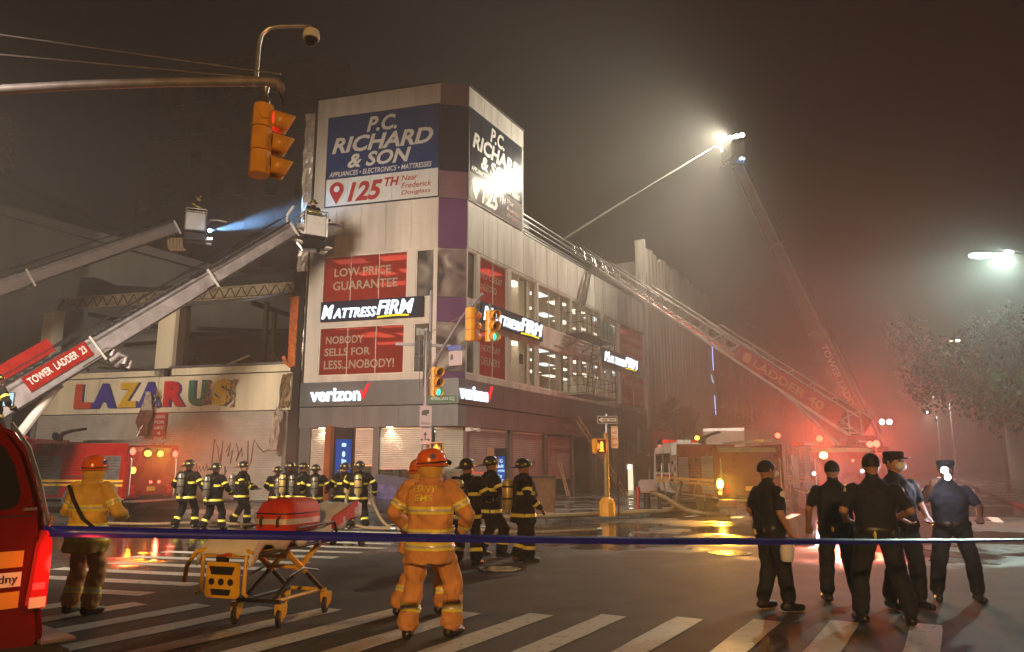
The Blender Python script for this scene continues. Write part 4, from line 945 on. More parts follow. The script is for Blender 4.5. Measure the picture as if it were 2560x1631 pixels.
# ---- boxes, bins, timber
bn = thing('news_box', 'dark purple poster covered box behind the crew beside the lit shop', 'street box', (-4.05, 25.8, .14))
q = MB(); q.prism([(-.55, 0), (.55, 0), (.55, 1.02), (.5, 1.08), (-.55, 1.22)], lambda x, z, d: (-4.05 + x, 25.4 + d, .2 + z), 0, .7); q.build('body', M['post_box'], bn, bevel=.02)
q = MB(); q.box(-4.55, -3.85, 25.38, 25.40, .6, 1.1); q.build('poster', mat('poster_purple', (.10, .07, .22), .5, var=.5, scale=6), bn)
for x in (-4.5, -3.6): q = MB(); q.box(x - .06, x + .06, 25.45, 26.0, .14, .22); q.build('foot', M['dark_metal'], bn)
rbn = thing('rusty_bin', 'rusty square bin standing behind the lone firefighter', 'bin', (.95, 24.3, .14))
q = MB(); q.prism([(-.42, -.42), (.42, -.42), (.42, .42), (-.42, .42)], lambda x, y, d: (.95 + x * (1 + .1 * d), 24.6 + y * (1 + .1 * d), .16 + d * 1.15), 0, 1); q.build('body', M['rust_bin'], rbn, bevel=.02)
q = MB(); q.box(.48, 1.42, 24.13, 25.07, 1.3, 1.38); q.build('rim', M['dark_metal'], rbn, bevel=.02)
def plank(name, label, p, r_, n, wd):
    t_ = thing(name, label, 'ladder', p); p = Vector(p); q_ = Vector(r_); d = (q_ - p).normalized(); s = d.cross(FB.n).normalized() * wd
    for k in (-1, 1): m_ = MB(); m_.beam(p + s * k, q_ + s * k, .07, .04); m_.build('rail', M['wood'], t_)
    L = (q_ - p).length
    for i in range(1, n): c = p + d * L * i / n; m_ = MB(); m_.beam(c - s, c + s, .035); m_.build('rung', M['wood'], t_)
plank('portable_ladder', 'long wooden ladder leaning from the pavement up to the canopy under the fire escape', FB.p(12.2, .16, 2.6), FB.p(10.2, 4.2, .7), 14, .22)
plank('portable_ladder', 'short reddish ladder propped low against the half open shutter', FB.p(7.6, .16, 1.3), FB.p(8.6, 2.1, .3), 7, .2)
# red hand-painted box and stair below
# ---- flags and banner on the burnt store
def cloth(name, label, cat, F, x0, w, z1, z0, d, mts, seed, pole=None):
    t_ = thing(name, label, cat, F.p(x0, z1, d)); rnd = random.Random(seed); m_ = MB(); k, l = 6, 14; vs = []
    for j in range(l + 1):
        for i in range(k + 1):
            tt = j / l; ww = w * (.35 + .65 * math.sin(min(1, tt * 1.5) * 1.5)) * (1 - .5 * max(0, tt - .7) / .3)
            vs.append(F.p(x0 + ww * (i / k - .5) - .25 * w * tt + .04 * math.sin(j * 1.1 + i), z1 + (z0 - z1) * tt, d + .07 * math.sin(i * 1.9 + j * .7 + seed) + rnd.uniform(-.02, .02)))
    m_.add(vs, [(j * 7 + i, j * 7 + i + 1, (j + 1) * 7 + i + 1, (j + 1) * 7 + i) for j in range(l) for i in range(k)]); m_.mi = [0 if (i // 6) < 6 else 1 for i in range(len(m_.f))]
    o = m_.build('cloth', mts, t_, True); md = o.modifiers.new('s', 'SOLIDIFY'); md.thickness = .008
    if pole: m_ = MB(); m_.tube(pole, .018, 6); m_.build('staff', M['steel'], t_)
cloth('torn_flag', 'torn cream and maroon flag hanging over the middle sign letters', 'flag', FA, -13.75, .75, 5.05, 3.05, .75, [M['cloth_flag'], M['cloth_maroon']], 2, [FA.p(-13.6, 5.2, .2), FA.p(-14.0, 3.0, .95)])
cloth('torn_flag', 'torn pale flag hanging by the charred post at the sign end', 'flag', FA, -6.95, .45, 4.2, 2.3, .8, [M['cloth_flag'], M['cloth_flag']], 5, [FA.p(-7.15, 5.2, .25), FA.p(-6.95, 2.9, .9)])
bnr = thing('hanging_banner', 'tall red banner with white lines of print hung on the burnt store shutter', 'banner', FA.p(-13.4, 4.15, .3))
q = MB(); q.fbox(FA, -13.72, -13.05, 1.6, 4.12, .30, .315); bo = q.build('banner_cloth', M['banner_red'], bnr)
for i, s in enumerate(('LAZARUS', 'FOR', 'ALMOST', '4', 'YEARS', 'LOWEST', 'PRICES', 'EVERY DAY')): text_on('lettering', s, lambda x, z, d: FA.p(x, z, .316 + d), -13.5 if i == 3 else -13.66, -13.28 if i == 3 else -13.12, 3.85 - i * .25, 4.0 - i * .25, M['sign_white'], bo, .002, .02)
# ================================================================ FIRE TRUCKS
def truck(name, label, loc, rz, L=8.4, Wd=2.44, H=2.45, cabL=2.9, body='red_paint', cab='white_paint', lights=(), ladder=True, gun=True, group=None, rear_red=True, roof='white_paint'):
    """origin at centre on the ground, front along +Y"""
    t = thing(name, label, 'fire truck', (0, 0, 0), 0, group); w = Wd / 2; y0, y1 = -L / 2, L / 2; yc = y1 - cabL
    def bx(nm, a, b, c, d, e, f, mt, par=t, bev=.02):
        m_ = MB(); m_.box(a, b, c, d, e, f); return m_.build(nm, M[mt], par, bevel=bev)
    bx('chassis', -.5, .5, y0 + .2, y1 - .1, .45, .72, 'dark_metal')
    # body: side walls with compartments, floor and hose bed
    bo = MB(); bo.box(-w, w, y0 + .35, yc - .75, .62, H - .28); bo.box(-w, -w + .06, y0 + .35, yc - .75, H - .28, H); bo.box(w - .06, w, y0 + .35, yc - .75, H - .28, H); bo.box(-w, w, yc - .81, yc - .75, H - .28, H + .12)
    bod = bo.build('body', M[body], t, bevel=.012)
    bx('hose_load', -w + .15, w - .15, y0 + .5, yc - 1.0, H - .28, H - .12, 'hose', t)
    bx('rear_step', -w + .05, w - .05, y0 - .05, y0 + .37, .50, .56, 'alu', t, .01)
    for s in (-1, 1):
        xs = s * (w + .004); n = 3; yy0, yy1 = y0 + .5, yc - .9; seg = (yy1 - yy0) / n
        for i in range(n):
            a, b = yy0 + seg * i + .06, yy0 + seg * (i + 1) - .06; zz0 = 1.25 if i == 1 else .72
            m_ = MB(); k = 14; vs = []
            for j in range(2 * k + 1):
                z = zz0 + (H - .42 - zz0) * j / (2 * k); vs += [(xs + s * (.012 if j % 2 else 0), a, z), (xs + s * (.012 if j % 2 else 0), b, z)]
            m_.add(vs, [(2 * j, 2 * j + 1, 2 * j + 3, 2 * j + 2) for j in range(2 * k)]); so = m_.build('compartment_door', M['alu'] if i != 1 else M[body], t)
            m_ = MB(); m_.beam((xs + s * .03, a + .1, zz0 + .1), (xs + s * .03, b - .1, zz0 + .1), .03); m_.build('handle', M['steel'], so)
        for z in (1.02, 1.16): bx('stripe', *(sorted((s * (w + .018), s * (w + .022)))), y0 + .4, y1 - .55, z, z + .075, 'yellow_stripe', t, 0)
        # pump panel
        p_ = bx('pump_panel', *(sorted((s * (w - .02), s * (w + .02)))), yc - .72, yc - .05, .7, H - .3, 'alu', t)
        for i in range(3):
            for j in range(2):
                m_ = MB(); m_.lathe([(.075, 0), (.075, .03), (.06, .035)], Matrix.Translation((s * (w + .02), yc - .22 - .33 * j, 1.35 + .24 * i)) @ Matrix.Rotation(R(90 * s), 4, 'Y'), 14); m_.build('gauge', M['sign_white'] if (i + j) % 2 else M['dark_metal'], p_)
        m_ = MB(); m_.lathe([(.11, 0), (.11, .12), (.13, .13), (.13, .2)], Matrix.Translation((s * (w + .02), yc - .4, .95)) @ Matrix.Rotation(R(90 * s), 4, 'Y'), 14); m_.build('intake', M['steel'], p_)
        # lower rub rail
        bx('rub_rail', *(sorted((s * (w - .05), s * (w + .03)))), y0 + .35, yc - .8, .58, .64, 'alu', t, .005)
    # cab: raked profile with real window openings on the sides
    prof = [(yc, .6), (y1, .6), (y1, 1.35), (y1 - .22, 2.35), (y1 - .45, 2.52), (yc, 2.55)]
    m_ = MB(); m_.prism(prof, lambda y, z, d: (d, y, z), -w + .02, w - .02); co = m_.build('cab', M[cab], t, bevel=.05)
    bx('cab_band', -w - .002, w + .002, yc + .02, y1 - .6, 1.18, 1.34, 'red_paint', co, .004) if cab == 'white_paint' else None
    bx('cab_roof', -w + .1, w - .1, yc + .05, y1 - .5, 2.54, 2.66, roof, co, .04)
    m_ = MB(); m_.prism([(-w + .14, 1.38), (w - .14, 1.38), (w - .2, 2.25), (-w + .2, 2.25)], lambda x, z, d: (x, y1 - .22 * (z - 1.35) + .012 + d, z), 0, .012); m_.build('windscreen', M['dark_glass'], co)
    for s in (-1, 1):
        for (a, b) in ((yc + .25, yc + 1.05), (yc + 1.35, yc + 2.25)):
            fr = MB(); X = s * (w - .015)
            fr.box(*sorted((X, X + s * .03)), a - .05, b + .05, 1.42, 1.47); fr.box(*sorted((X, X + s * .03)), a - .05, b + .05, 2.18, 2.23); fr.box(*sorted((X, X + s * .03)), a - .05, a, 1.47, 2.18); fr.box(*sorted((X, X + s * .03)), b, b + .05, 1.47, 2.18)
            do = fr.build('door_window', M['black_frame'], co); bx('pane', *sorted((X + s * .004, X + s * .012)), a, b, 1.47, 2.18, 'dark_glass', co, 0)
            m_ = MB(); m_.tube([(X + s * .05, a - .1, 1.05), (X + s * .08, a - .1, 1.1), (X + s * .08, a - .1, 1.75), (X + s * .05, a - .1, 1.8)], .018, 6); m_.build('grab_handle', M['steel'], co)
            q_ = MB(); q_.box(*sorted((X + s * .0, X + s * .008)), a - .16, a - .14, .7, 2.4); q_.build('door_seam', M['black_frame'], co)
        m_ = MB(); m_.tube([(s * (w - .05), y1 - .3, 2.2), (s * (w + .28), y1 - .05, 2.15)], .02, 6); m_.build('mirror_arm', M['steel'], co)
        bx('mirror', *sorted((s * (w + .16), s * (w + .40))), y1 - .1, y1 - .02, 1.55, 2.15, 'black_rubber', co)
        # wheels
        for y, dual in ((y1 - 1.25, 0), (y0 + 2.2, 1)):
            wh = MB(); T = Matrix.Translation((s * (w - .18), y, .5)) @ Matrix.Rotation(R(90), 4, 'Y')
            wh.lathe([(.28, -.15), (.46, -.16), (.5, -.12), (.5, .12), (.46, .16), (.28, .15)], T, 28); wo = wh.build('wheel', M['black_rubber'], t, True)
            wh = MB(); wh.lathe([(.28, -s * .0), (.26, s * .10), (.12, s * .06), (.1, s * .14), (.01, s * .15)], T, 20); wh.build('rim', M['alu'], wo, True)
            ar = MB(); vs = []
            for i in range(13):
                a = R(-5 + 190 * i / 12)
                for rr in (.56, .66): vs.append((s * (w + .012), y + rr * math.cos(a), .5 + rr * math.sin(a)))
            ar.add(vs, [(2 * i, 2 * i + 1, 2 * i + 3, 2 * i + 2) for i in range(12)]); o_ = ar.build('wheel_arch', M['alu'], t); md = o_.modifiers.new('s', 'SOLIDIFY'); md.thickness = .02
    bx('front_bumper', -w - .02, w + .02, y1, y1 + .35, .45, .75, 'alu', t); bx('grille', -.55, .55, y1, y1 + .03, .8, 1.3, 'dark_metal', t)
    for s in (-1, 1):
        for z in (.95, 1.15): q_ = MB(); q_.box(*sorted((s * .75, s * 1.05)), y1, y1 + .05, z - .07, z + .07); q_.build('headlamp', M['sign_white'], t)
    # light bar
    bx('light_bar', -1.0, 1.0, y1 - .95, y1 - .65, 2.66, 2.71, 'dark_metal', t)
    for i in range(6): bx('bar_lens', -.98 + i * .33, -.98 + i * .33 + .3, y1 - .95, y1 - .65, 2.71, 2.84, 'tint_red' if i not in (2, 3) else 'sign_white', t, .03)
    # rear face
    bx('rear_panel', -w + .05, w - .05, y0 + .33, y0 + .352, .7, H - .3, body, t, 0)
    for s in (-1, 1):
        q_ = MB(); q_.tube([(s * (w - .15), y0 + .30, .7), (s * (w - .15), y0 + .26, .75), (s * (w - .15), y0 + .26, 1.9), (s * (w - .15), y0 + .30, 1.95)], .02, 6); q_.build('grab_rail', M['steel'], t)
        for z in (.82, 1.0): bx('tail_lamp', *sorted((s * (w - .45), s * (w - .28))), y0 + .30, y0 + .34, z - .07, z + .07, 'tint_red', t)
    bx('plate', -.2, .2, y0 + .32, y0 + .34, .85, 1.0, 'yellow_stripe', t, 0)
    if ladder:
        lo = MB(); lo.beam((w - .2, y0 + .5, H + .14), (w - .2, yc - 1.0, H + .14), .05, .09); lo.beam((w - .55, y0 + .5, H + .14), (w - .55, yc - 1.0, H + .14), .05, .09); la = lo.build('rack_ladder', M['alu'], t)
        for i in range(10): q_ = MB(); y = y0 + .7 + i * .35; q_.beam((w - .55, y, H + .14), (w - .2, y, H + .14), .03); q_.build('rung', M['alu'], la)
    if gun:
        q_ = MB(); q_.tube([(0, yc - .6, H), (0, yc - .6, H + .32), (.05, yc - .65, H + .42), (.2, yc - .9, H + .52), (.45, yc - 1.3, H + .6)], [.09, .09, .08, .06, .05], 10); q_.lathe([(.16, 0), (.14, .08)], Matrix.Translation((0, yc - .6, H)), 12); go = q_.build('deck_gun', M['dark_metal'], t, True)
        q_ = MB(); q_.lathe([(.16, -.02), (.16, .02)], Matrix.Translation((-.1, yc - .5, H + .3)) @ Matrix.Rotation(R(70), 4, 'X'), 16); q_.build('hand_wheel', M['dark_metal'], go)
    for i, (x, y, z, sx, sz, em, watts, col) in enumerate(lights):
        q_ = MB(); q_.ell((x, y, z), (sx, .05, sz)); lo = q_.build('warning_lamp', M[em], t, True)
        q_ = MB(); sg = -1 if y < 0 else 1; q_.lathe([(max(sx, sz) * 1.25, 0), (max(sx, sz) * 1.25, .06)], Matrix.Translation((x, y - sg * .07, z)) @ Matrix.Rotation(R(90), 4, 'X'), 14); q_.build('lamp_bezel', M['dark_metal'], lo)
        if watts: spot('lamp_light', (x, y + sg * .07, z), (x, y + sg * 5, z - .3), col, watts, 165, .07, .5, t)
    t.location = (*loc, 0); t.rotation_euler = (0, 0, rz); return t
mat('dark_red', (.14, .010, .008), .3, var=.12, coat=.4)
emis('amber_big', (1, .50, .04), 45); emis('amber_big2', (1, .30, .06), 40)
RED, AMB, WHT = (1, .06, .03), (1, .38, .02), (.95, .92, 1)
def near(dx): return dx
# engine standing in the side street
eR = truck('pumper_truck', 'white cab pumper with a blazing amber rear lamp by the store kerb', (7.98, 30.2), R(5), lights=[(-1.12, -3.92, 1.08, .12, .17, 'amber_big', 2800, (1, .45, .03)), (-1.12, -3.9, .78, .07, .06, 'lamp_amber', 0, AMB), (-1.0, -1.4, 2.75, .09, .08, 'lamp_amber', 40, AMB), (-1.2, 3.0, 2.72, .1, .1, 'lamp_red', 60, RED), (1.05, -3.95, 2.75, .11, .1, 'lamp_red', 160, RED), (-1.3, 1.2, 1.1, .05, .07, 'lamp_red', 0, RED)], body='dark_red')

# engine in front of the burnt store, tail towards the corner
p = W(7.1, 0); eLc = FA.p(-11.4, 0, 7.0)
eL = truck('pumper_truck', 'red pumper with amber and red tail lamps parked before the burnt store', (eLc.x, eLc.y), math.atan2(-FA.ex.y, -FA.ex.x) - R(90), cab='red_paint', L=8.0, roof='red_paint', lights=[(-1.05, -3.72, 2.18, .12, .12, 'lamp_red', 420, RED), (-.35, -3.72, 2.12, .16, .10, 'lamp_amber', 260, AMB), (.25, -3.72, 2.12, .12, .10, 'lamp_amber', 200, AMB), (1.0, -3.72, 2.12, .12, .12, 'lamp_red', 420, RED), (-.95, -3.72, 1.55, .11, .11, 'lamp_amber', 35, AMB), (-.1, -3.72, 1.15, .06, .05, 'lamp_red', 0, RED), (.3, -3.72, 1.15, .06, .05, 'lamp_red', 60, RED), (-1.28, -3.2, .8, .06, .05, 'lamp_red', 0, RED), (-1.27, .6, 1.5, .09, .09, 'lamp_red', 60, RED)])
# aerial ladder truck and tower ladder truck down the side street
lT = truck('ladder_truck', 'red aerial ladder truck glowing with red warning lamps behind the officers', (14.0, 33.6), R(-14), L=9.6, H=2.5, cab='red_paint', roof='red_paint', gun=False, lights=[(-.75, -4.6, 2.1, .15, .13, 'amber_big2', 1900, (1, .16, .03)), (-.85, -4.6, 2.75, .13, .13, 'lamp_red', 1400, RED), (.95, -4.6, 2.52, .13, .12, 'lamp_red', 850, RED), (1.18, -4.6, 2.55, .12, .12, 'lamp_red', 0, RED), (1.2, -4.6, 2.5, .1, .1, 'lamp_red', 850, RED), (-1.15, -4.6, 1.4, .06, .06, 'lamp_white', 350, WHT), (-.3, -4.6, 1.5, .07, .06, 'lamp_white', 350, WHT), (-1.1, -4.6, .75, .1, .09, 'lamp_red', 200, RED), (-.5, -4.6, .7, .12, .1, 'lamp_red', 120, RED), (.1, -4.6, .85, .09, .09, 'lamp_red', 0, RED), (.6, -4.6, 1.5, .06, .06, 'lamp_white', 0, WHT), (-.6, -4.6, .98, .08, .05, 'magenta', 0, RED), (.3, -4.6, 1.9, .05, .05, 'lamp_red', 0, RED)])
tT = truck('tower_truck', 'red tower ladder truck further back beyond the aerial truck', (19.4, 44.5), R(-28), L=9.6, H=2.6, cab='red_paint', roof='red_paint', gun=False, lights=[(-.9, -4.6, 2.6, .13, .13, 'lamp_red', 1200, RED), (.9, -4.6, 2.6, .13, .13, 'lamp_red', 1200, RED), (0, -4.6, 1.6, .1, .1, 'lamp_red', 1400, RED)])
# ---- white box truck behind the pumper
bt = thing('box_truck', 'white box truck standing beyond the pumper roof', 'truck', (14.0, 47.5, 0))
q = MB(); q.box(-1.2, 1.2, -3, 3, 1.0, 3.9); b_ = q.build('cargo_box', M['white_paint'], bt, bevel=.03)
q = MB(); q.box(-1.22, 1.22, -3.02, -2.98, 3.75, 3.92); q.build('roof_trim', M['alu'], b_)
for k in range(5): q = MB(); q.box(-1.0, 1.0, -3.012, -3.0, 1.1 + k * .52, 1.58 + k * .52); q.build('door_panel', M['white_paint'], b_)
q = MB(); q.prism([(3.05, .6), (5.2, .6), (5.2, 1.5), (4.6, 2.4), (3.05, 2.5)], lambda y, z, d: (d, y, z), -1.1, 1.1); q.build('cab', M['white_paint'], bt, bevel=.05)
for s in (-1, 1):
    for y in (-1.8, 4.2): q = MB(); q.lathe([(.2, -.12), (.45, -.12), (.45, .12), (.2, .12)], Matrix.Translation((s * 1.0, y, .45)) @ Matrix.Rotation(R(90), 4, 'Y'), 20); q.build('wheel', M['black_rubber'], bt)
q = MB(); q.box(-.5, .5, -2.9, 4.8, .5, 1.0); q.build('chassis', M['dark_metal'], bt)
for ch in bt.children: pass
bt.rotation_euler = (0, 0, R(-26))
# move built-at-origin parts to the truck
for ch in bt.children: ch.matrix_parent_inverse = Matrix.Identity(4)
emis('lamp_blue', (.25, .55, 1), 25); mat('ladder_silver', (.50, .46, .45), .4, .6, var=.15); mat('boom_dim', (.22, .18, .18), .5, .2, var=.2)  # boom_dim: boom grey with the weaker light darkened into its colour
# ================================================================ BOOMS AND LADDERS
def axes(p, q):
    d = (Vector(q) - Vector(p)).normalized(); s = d.cross(Vector((0, 0, 1))).normalized(); u = s.cross(d).normalized(); return d, s, u
def boom(parent, p, q, secs, rung_n, mt='grey_boom', ladder_red=None):
    """telescoping box boom with a climbing ladder on top; secs: (t0,t1,w,h)"""
    p, q = Vector(p), Vector(q); d, s, u = axes(p, q); L = (q - p).length; out = []
    for i, (a, b, w, h) in enumerate(secs):
        m_ = MB(); m_.beam(p + d * L * a, p + d * L * b, w, h, u); o = m_.build('boom_section', M[mt], parent, bevel=.04); out.append(o)
        for k in (-1, 1):
            m_ = MB(); m_.beam(p + d * L * a + s * k * (w / 2 + .012) + u * h * .36, p + d * L * b + s * k * (w / 2 + .012) + u * h * .36, .02, .06, u); m_.build('wear_strip', M['steel'], o)
            m_ = MB(); m_.tube([p + d * L * (a + .01) + s * k * (w / 2 + .06) - u * h * .42, p + d * L * (b - .005) + s * k * (w / 2 + .06) - u * h * .42], .025, 6); m_.build('hydraulic_line', M['black_rubber'], o)
        m_ = MB(); c = p + d * L * b
        m_.beam(c - s * (w / 2 + .06), c + s * (w / 2 + .06), .12, .07, d); m_.beam(c - u * (h / 2 + .05) + s * (w / 2 + .03), c + u * (h / 2 + .05) + s * (w / 2 + .03), .1, .06, d); m_.beam(c - u * (h / 2 + .05) - s * (w / 2 + .03), c + u * (h / 2 + .05) - s * (w / 2 + .03), .1, .06, d); m_.build('collar', M['white_paint'], o)
        for k in (-1, 1):
            m_ = MB(); o0 = u * (h / 2 + .06); m_.beam(p + d * L * a + s * k * .28 + o0, p + d * L * b + s * k * .28 + o0, .05, .06, u); m_.beam(p + d * L * a + s * k * .28 + o0 + u * .26, p + d * L * b + s * k * .28 + o0 + u * .26, .035, .035, u); m_.build('ladder_rail', M['dark_metal'], o)
    for i in range(rung_n):
        t = (i + .5) / rung_n; h = [x for x in secs if x[0] <= t <= x[1]][-1][3]; c = p + d * L * t + u * (h / 2 + .10)
        m_ = MB(); m_.beam(c - s * .28, c + s * .28, .05, .035, u); m_.build('rung', M['alu'], parent)
    return d, s, u, L
def bucket(parent, c, dirv, mt='white_paint', w=1.3, dp=.9, h=1.05):
    """open work platform hung at the boom end; c = floor centre"""
    c = Vector(c); f = Vector((dirv[0], dirv[1], 0)).normalized(); s = Vector((-f.y, f.x, 0)); z = Vector((0, 0, 1))
    def obx(nm, a, b, e, g_, z0, z1, m_):
        k = MB(); k.hexa([c + s * a + f * e + z * z0, c + s * b + f * e + z * z0, c + s * b + f * g_ + z * z0, c + s * a + f * g_ + z * z0, c + s * a + f * e + z * z1, c + s * b + f * e + z * z1, c + s * b + f * g_ + z * z1, c + s * a + f * g_ + z * z1]); return k.build(nm, M[m_], parent, bevel=.02)
    obx('platform_floor', -w / 2, w / 2, -dp / 2, dp / 2, -.06, 0, 'dark_metal')
    for a, b, e, g_ in ((-w / 2, w / 2, dp / 2 - .05, dp / 2), (-w / 2, -w / 2 + .05, -dp / 2, dp / 2 - .06), (w / 2 - .05, w / 2, -dp / 2, dp / 2 - .06)): obx('platform_panel', a, b, e, g_, .02, h * .8, mt)
    k = MB()
    for zz in (h, h * .86): k.tube([c - s * w / 2 - f * dp / 2 + z * zz, c - s * w / 2 + f * dp / 2 + z * zz, c + s * w / 2 + f * dp / 2 + z * zz, c + s * w / 2 - f * dp / 2 + z * zz, c - s * w / 2 - f * dp / 2 + z * zz], .025, 6)
    k.build('platform_rail', M['alu'], parent)
    for a, b in ((-1, -1), (-1, 1), (1, -1), (1, 1)): k = MB(); k.beam(c + s * a * w / 2 + f * b * dp / 2, c + s * a * w / 2 + f * b * dp / 2 + z * h, .05); k.build('platform_post', M['alu'], parent)
    g_ = c + f * (dp / 2 + .15) + z * .75; k = MB(); k.tube([c + f * dp / 2 + z * .5, g_, g_ + f * .35 + z * .05, g_ + f * .75 + z * .0], [.09, .09, .07, .045], 10); k.build('water_cannon', M['steel'], parent)
    k = MB(); k.lathe([(.16, -.02), (.16, .02)], Matrix.Translation(g_ + z * .2), 14); k.build('hand_wheel', M['dark_metal'], parent)
    for a in (-.35, .35): obx('step_plate', a - .18, a + .18, dp / 2 + .02, dp / 2 + .3, -.4, -.34, mt); obx('floor_brace', a - .03, a + .03, -dp / 2, dp / 2, -.4, -.06, 'dark_metal')
    obx('control_box', -w / 2 + .06, -w / 2 + .4, -dp / 2 + .05, dp / 2 - .2, .5, .95, 'dark_metal')
    return f, s
# tower ladder in front of the burnt store (chassis stands beyond the left picture edge)
t1 = thing('tower_ladder', 'grey tower ladder boom with red name board raised to the store corner', 'tower ladder', (-16.6, 21.6, 0))
B0, B1 = Vector((-16.4, 21.2, 2.25)), Vector((-9.05, 29.0, 11.15))
d, s, u, L = boom(t1, B0, B1, [(0, .36, .80, .78), (.30, .70, .66, .64), (.66, 1.0, .54, .54)], 46)
m_ = MB(); a = B0 + d * L * .02 + s * .55 - u * .02; b = B0 + d * L * .335 + s * .55 - u * .02
F1 = lambda x, y, dd: (B0 + d * x + u * y + s * (.42 + dd))
m_.prism([(L * .195, -.10), (L * .345, -.10), (L * .345, .40), (L * .195, .40)], F1, 0, .03); no = m_.build('name_board', M['red_paint'], t1)
text_on('lettering', 'TOWER  LADDER  23', lambda x, y, dd: F1(x, y, .031 + dd), L * .202, L * .338, .06, .30, M['sign_white'], no, .004, .02)
m_ = MB(); m_.prism([(L * .0, .55), (L * .30, .55), (L * .30, 1.0), (L * .0, 1.0)], lambda x, y, dd: B0 + d * x + u * y + s * (-.3 + dd), 0, .05); m_.build('ladder_guard', M['red_paint'], t1)
m_ = MB(); m_.tube([Vector((-15.2, 21.8, 1.3)), B0 + d * L * .24 - u * .45], [.14, .14], 10); m_.build('lift_ram', M['white_paint'], t1)
m_ = MB(); m_.tube([B0 + d * L * .2 - u * .48 - s * .1, B0 + d * L * .26 - u * .45], .09, 10); m_.build('ram_rod', M['steel'], t1)
for k in range(4):
    c = B0 + d * L * (.355 + .006 * k) + s * (.3 - .14 * (k % 2)) - u * (.15 + .22 * k); m_ = MB(); m_.tube([c, c + d * .35 + u * .05, c + d * .5 - u * .15, c + d * .3 - u * .3], .08, 8); m_.build('hose_guide', M['grey_boom'], t1, True)
m_ = MB(); m_.lathe([(.9, 1.2), (.9, 1.6), (.7, 1.7), (.6, 2.6)], Matrix.Translation((-16.6, 21.2, 0)), 24); m_.build('turntable', M['dark_metal'], t1)
m_ = MB(); m_.hexa([Vector((-16.6, 21.2, 0)) + Vector(v) for v in ((-4, -1.2, .5), (3, -3.0, .5), (3.6, -.7, .5), (-3.4, 1.2, .5), (-4, -1.2, 1.25), (3, -3.0, 1.25), (3.6, -.7, 1.25), (-3.4, 1.2, 1.25))]); m_.build('truck_bed', M['red_paint'], t1, bevel=.03)
for k, (x, y) in enumerate(((-3.2, -1.0), (-2.8, 1.0), (2.4, -2.6), (2.8, -.8))): m_ = MB(); m_.lathe([(.2, -.14), (.48, -.15), (.48, .15), (.2, .14)], Matrix.Translation((-16.6 + x, 21.2 + y, .48)) @ rotz(R(-15)) @ Matrix.Rotation(R(90), 4, 'X'), 20); m_.build('wheel', M['black_rubber'], t1)
f1, s1 = bucket(t1, B1 + Vector((.75, .45, -.25)), (.85, .5))
for dz in (-.3, .12): m_ = MB(); m_.beam(B1 + Vector((0, 0, dz)), B1 + Vector((.45, .25, -.15 + dz)), .16, .12); m_.build('hinge_arm', M['white_paint'], t1)
m_ = MB(); m_.tube([B1 + Vector((.3, 0, -.5)), B1 + Vector((.5, .1, -.8)), B1 + Vector((1.0, .3, -.75))], .09, 8); m_.build('water_pipe', M['steel'], t1)
m_ = MB(); m_.tube([B1 + Vector((-.1, -.2, .1)), B1 + Vector((-.1, -.2, .6)), B1 + Vector((.1, -.1, 1.0))], .06, 8); m_.build('floodlight_mast', M['white_paint'], t1)
# second tower ladder further back
t2 = thing('tower_ladder', 'hazy grey tower ladder boom with a firefighter and blue lamp at its platform', 'tower ladder', (-27.5, 22, 0))
C0, C1 = Vector((-26.0, 22.5, 3.4)), Vector((-16.0, 33.6, 12.75))
d, s, u, L = boom(t2, C0, C1, [(0, .42, .80, .80), (.38, .62, .68, .66), (.60, 1.0, .56, .56)], 44, mt='boom_dim')
m_ = MB(); m_.lathe([(.9, 0), (.9, 1.6), (.6, 2.9)], Matrix.Translation((-26.2, 22.3, 0)), 20); m_.build('turntable', M['dark_metal'], t2)
f2, s2 = bucket(t2, C1 + Vector((.8, .5, -.1)), (.9, .35))
for k in range(5): m_ = MB(); c = C1 + Vector((-.2 + .15 * k, -.1, -.5)); m_.tube([c, c + Vector((.05, .05, -.45)), c + Vector((.2, .1, -.6))], .07, 8); m_.build('hose_loop', M['hose'], t2, True)
lp = C1 + Vector((1.75, -.15, -.15)); m_ = MB(); m_.ell(lp, (.09, .09, .09)); m_.build('blue_lamp', M['lamp_blue'], t2, True)
for k in range(2): m_ = MB(); m_.ell(lp + Vector((-.05 + .14 * k, .02, -.38)), (.045,) * 3); m_.build('marker_lamp', M['lamp_white'], t2, True)
spot('blue_beam', lp + Vector((.1, 0, 0)), lp + Vector((6, -.4, 1.0)), (.25, .55, 1), 16000, 24, .04, .9, t2)
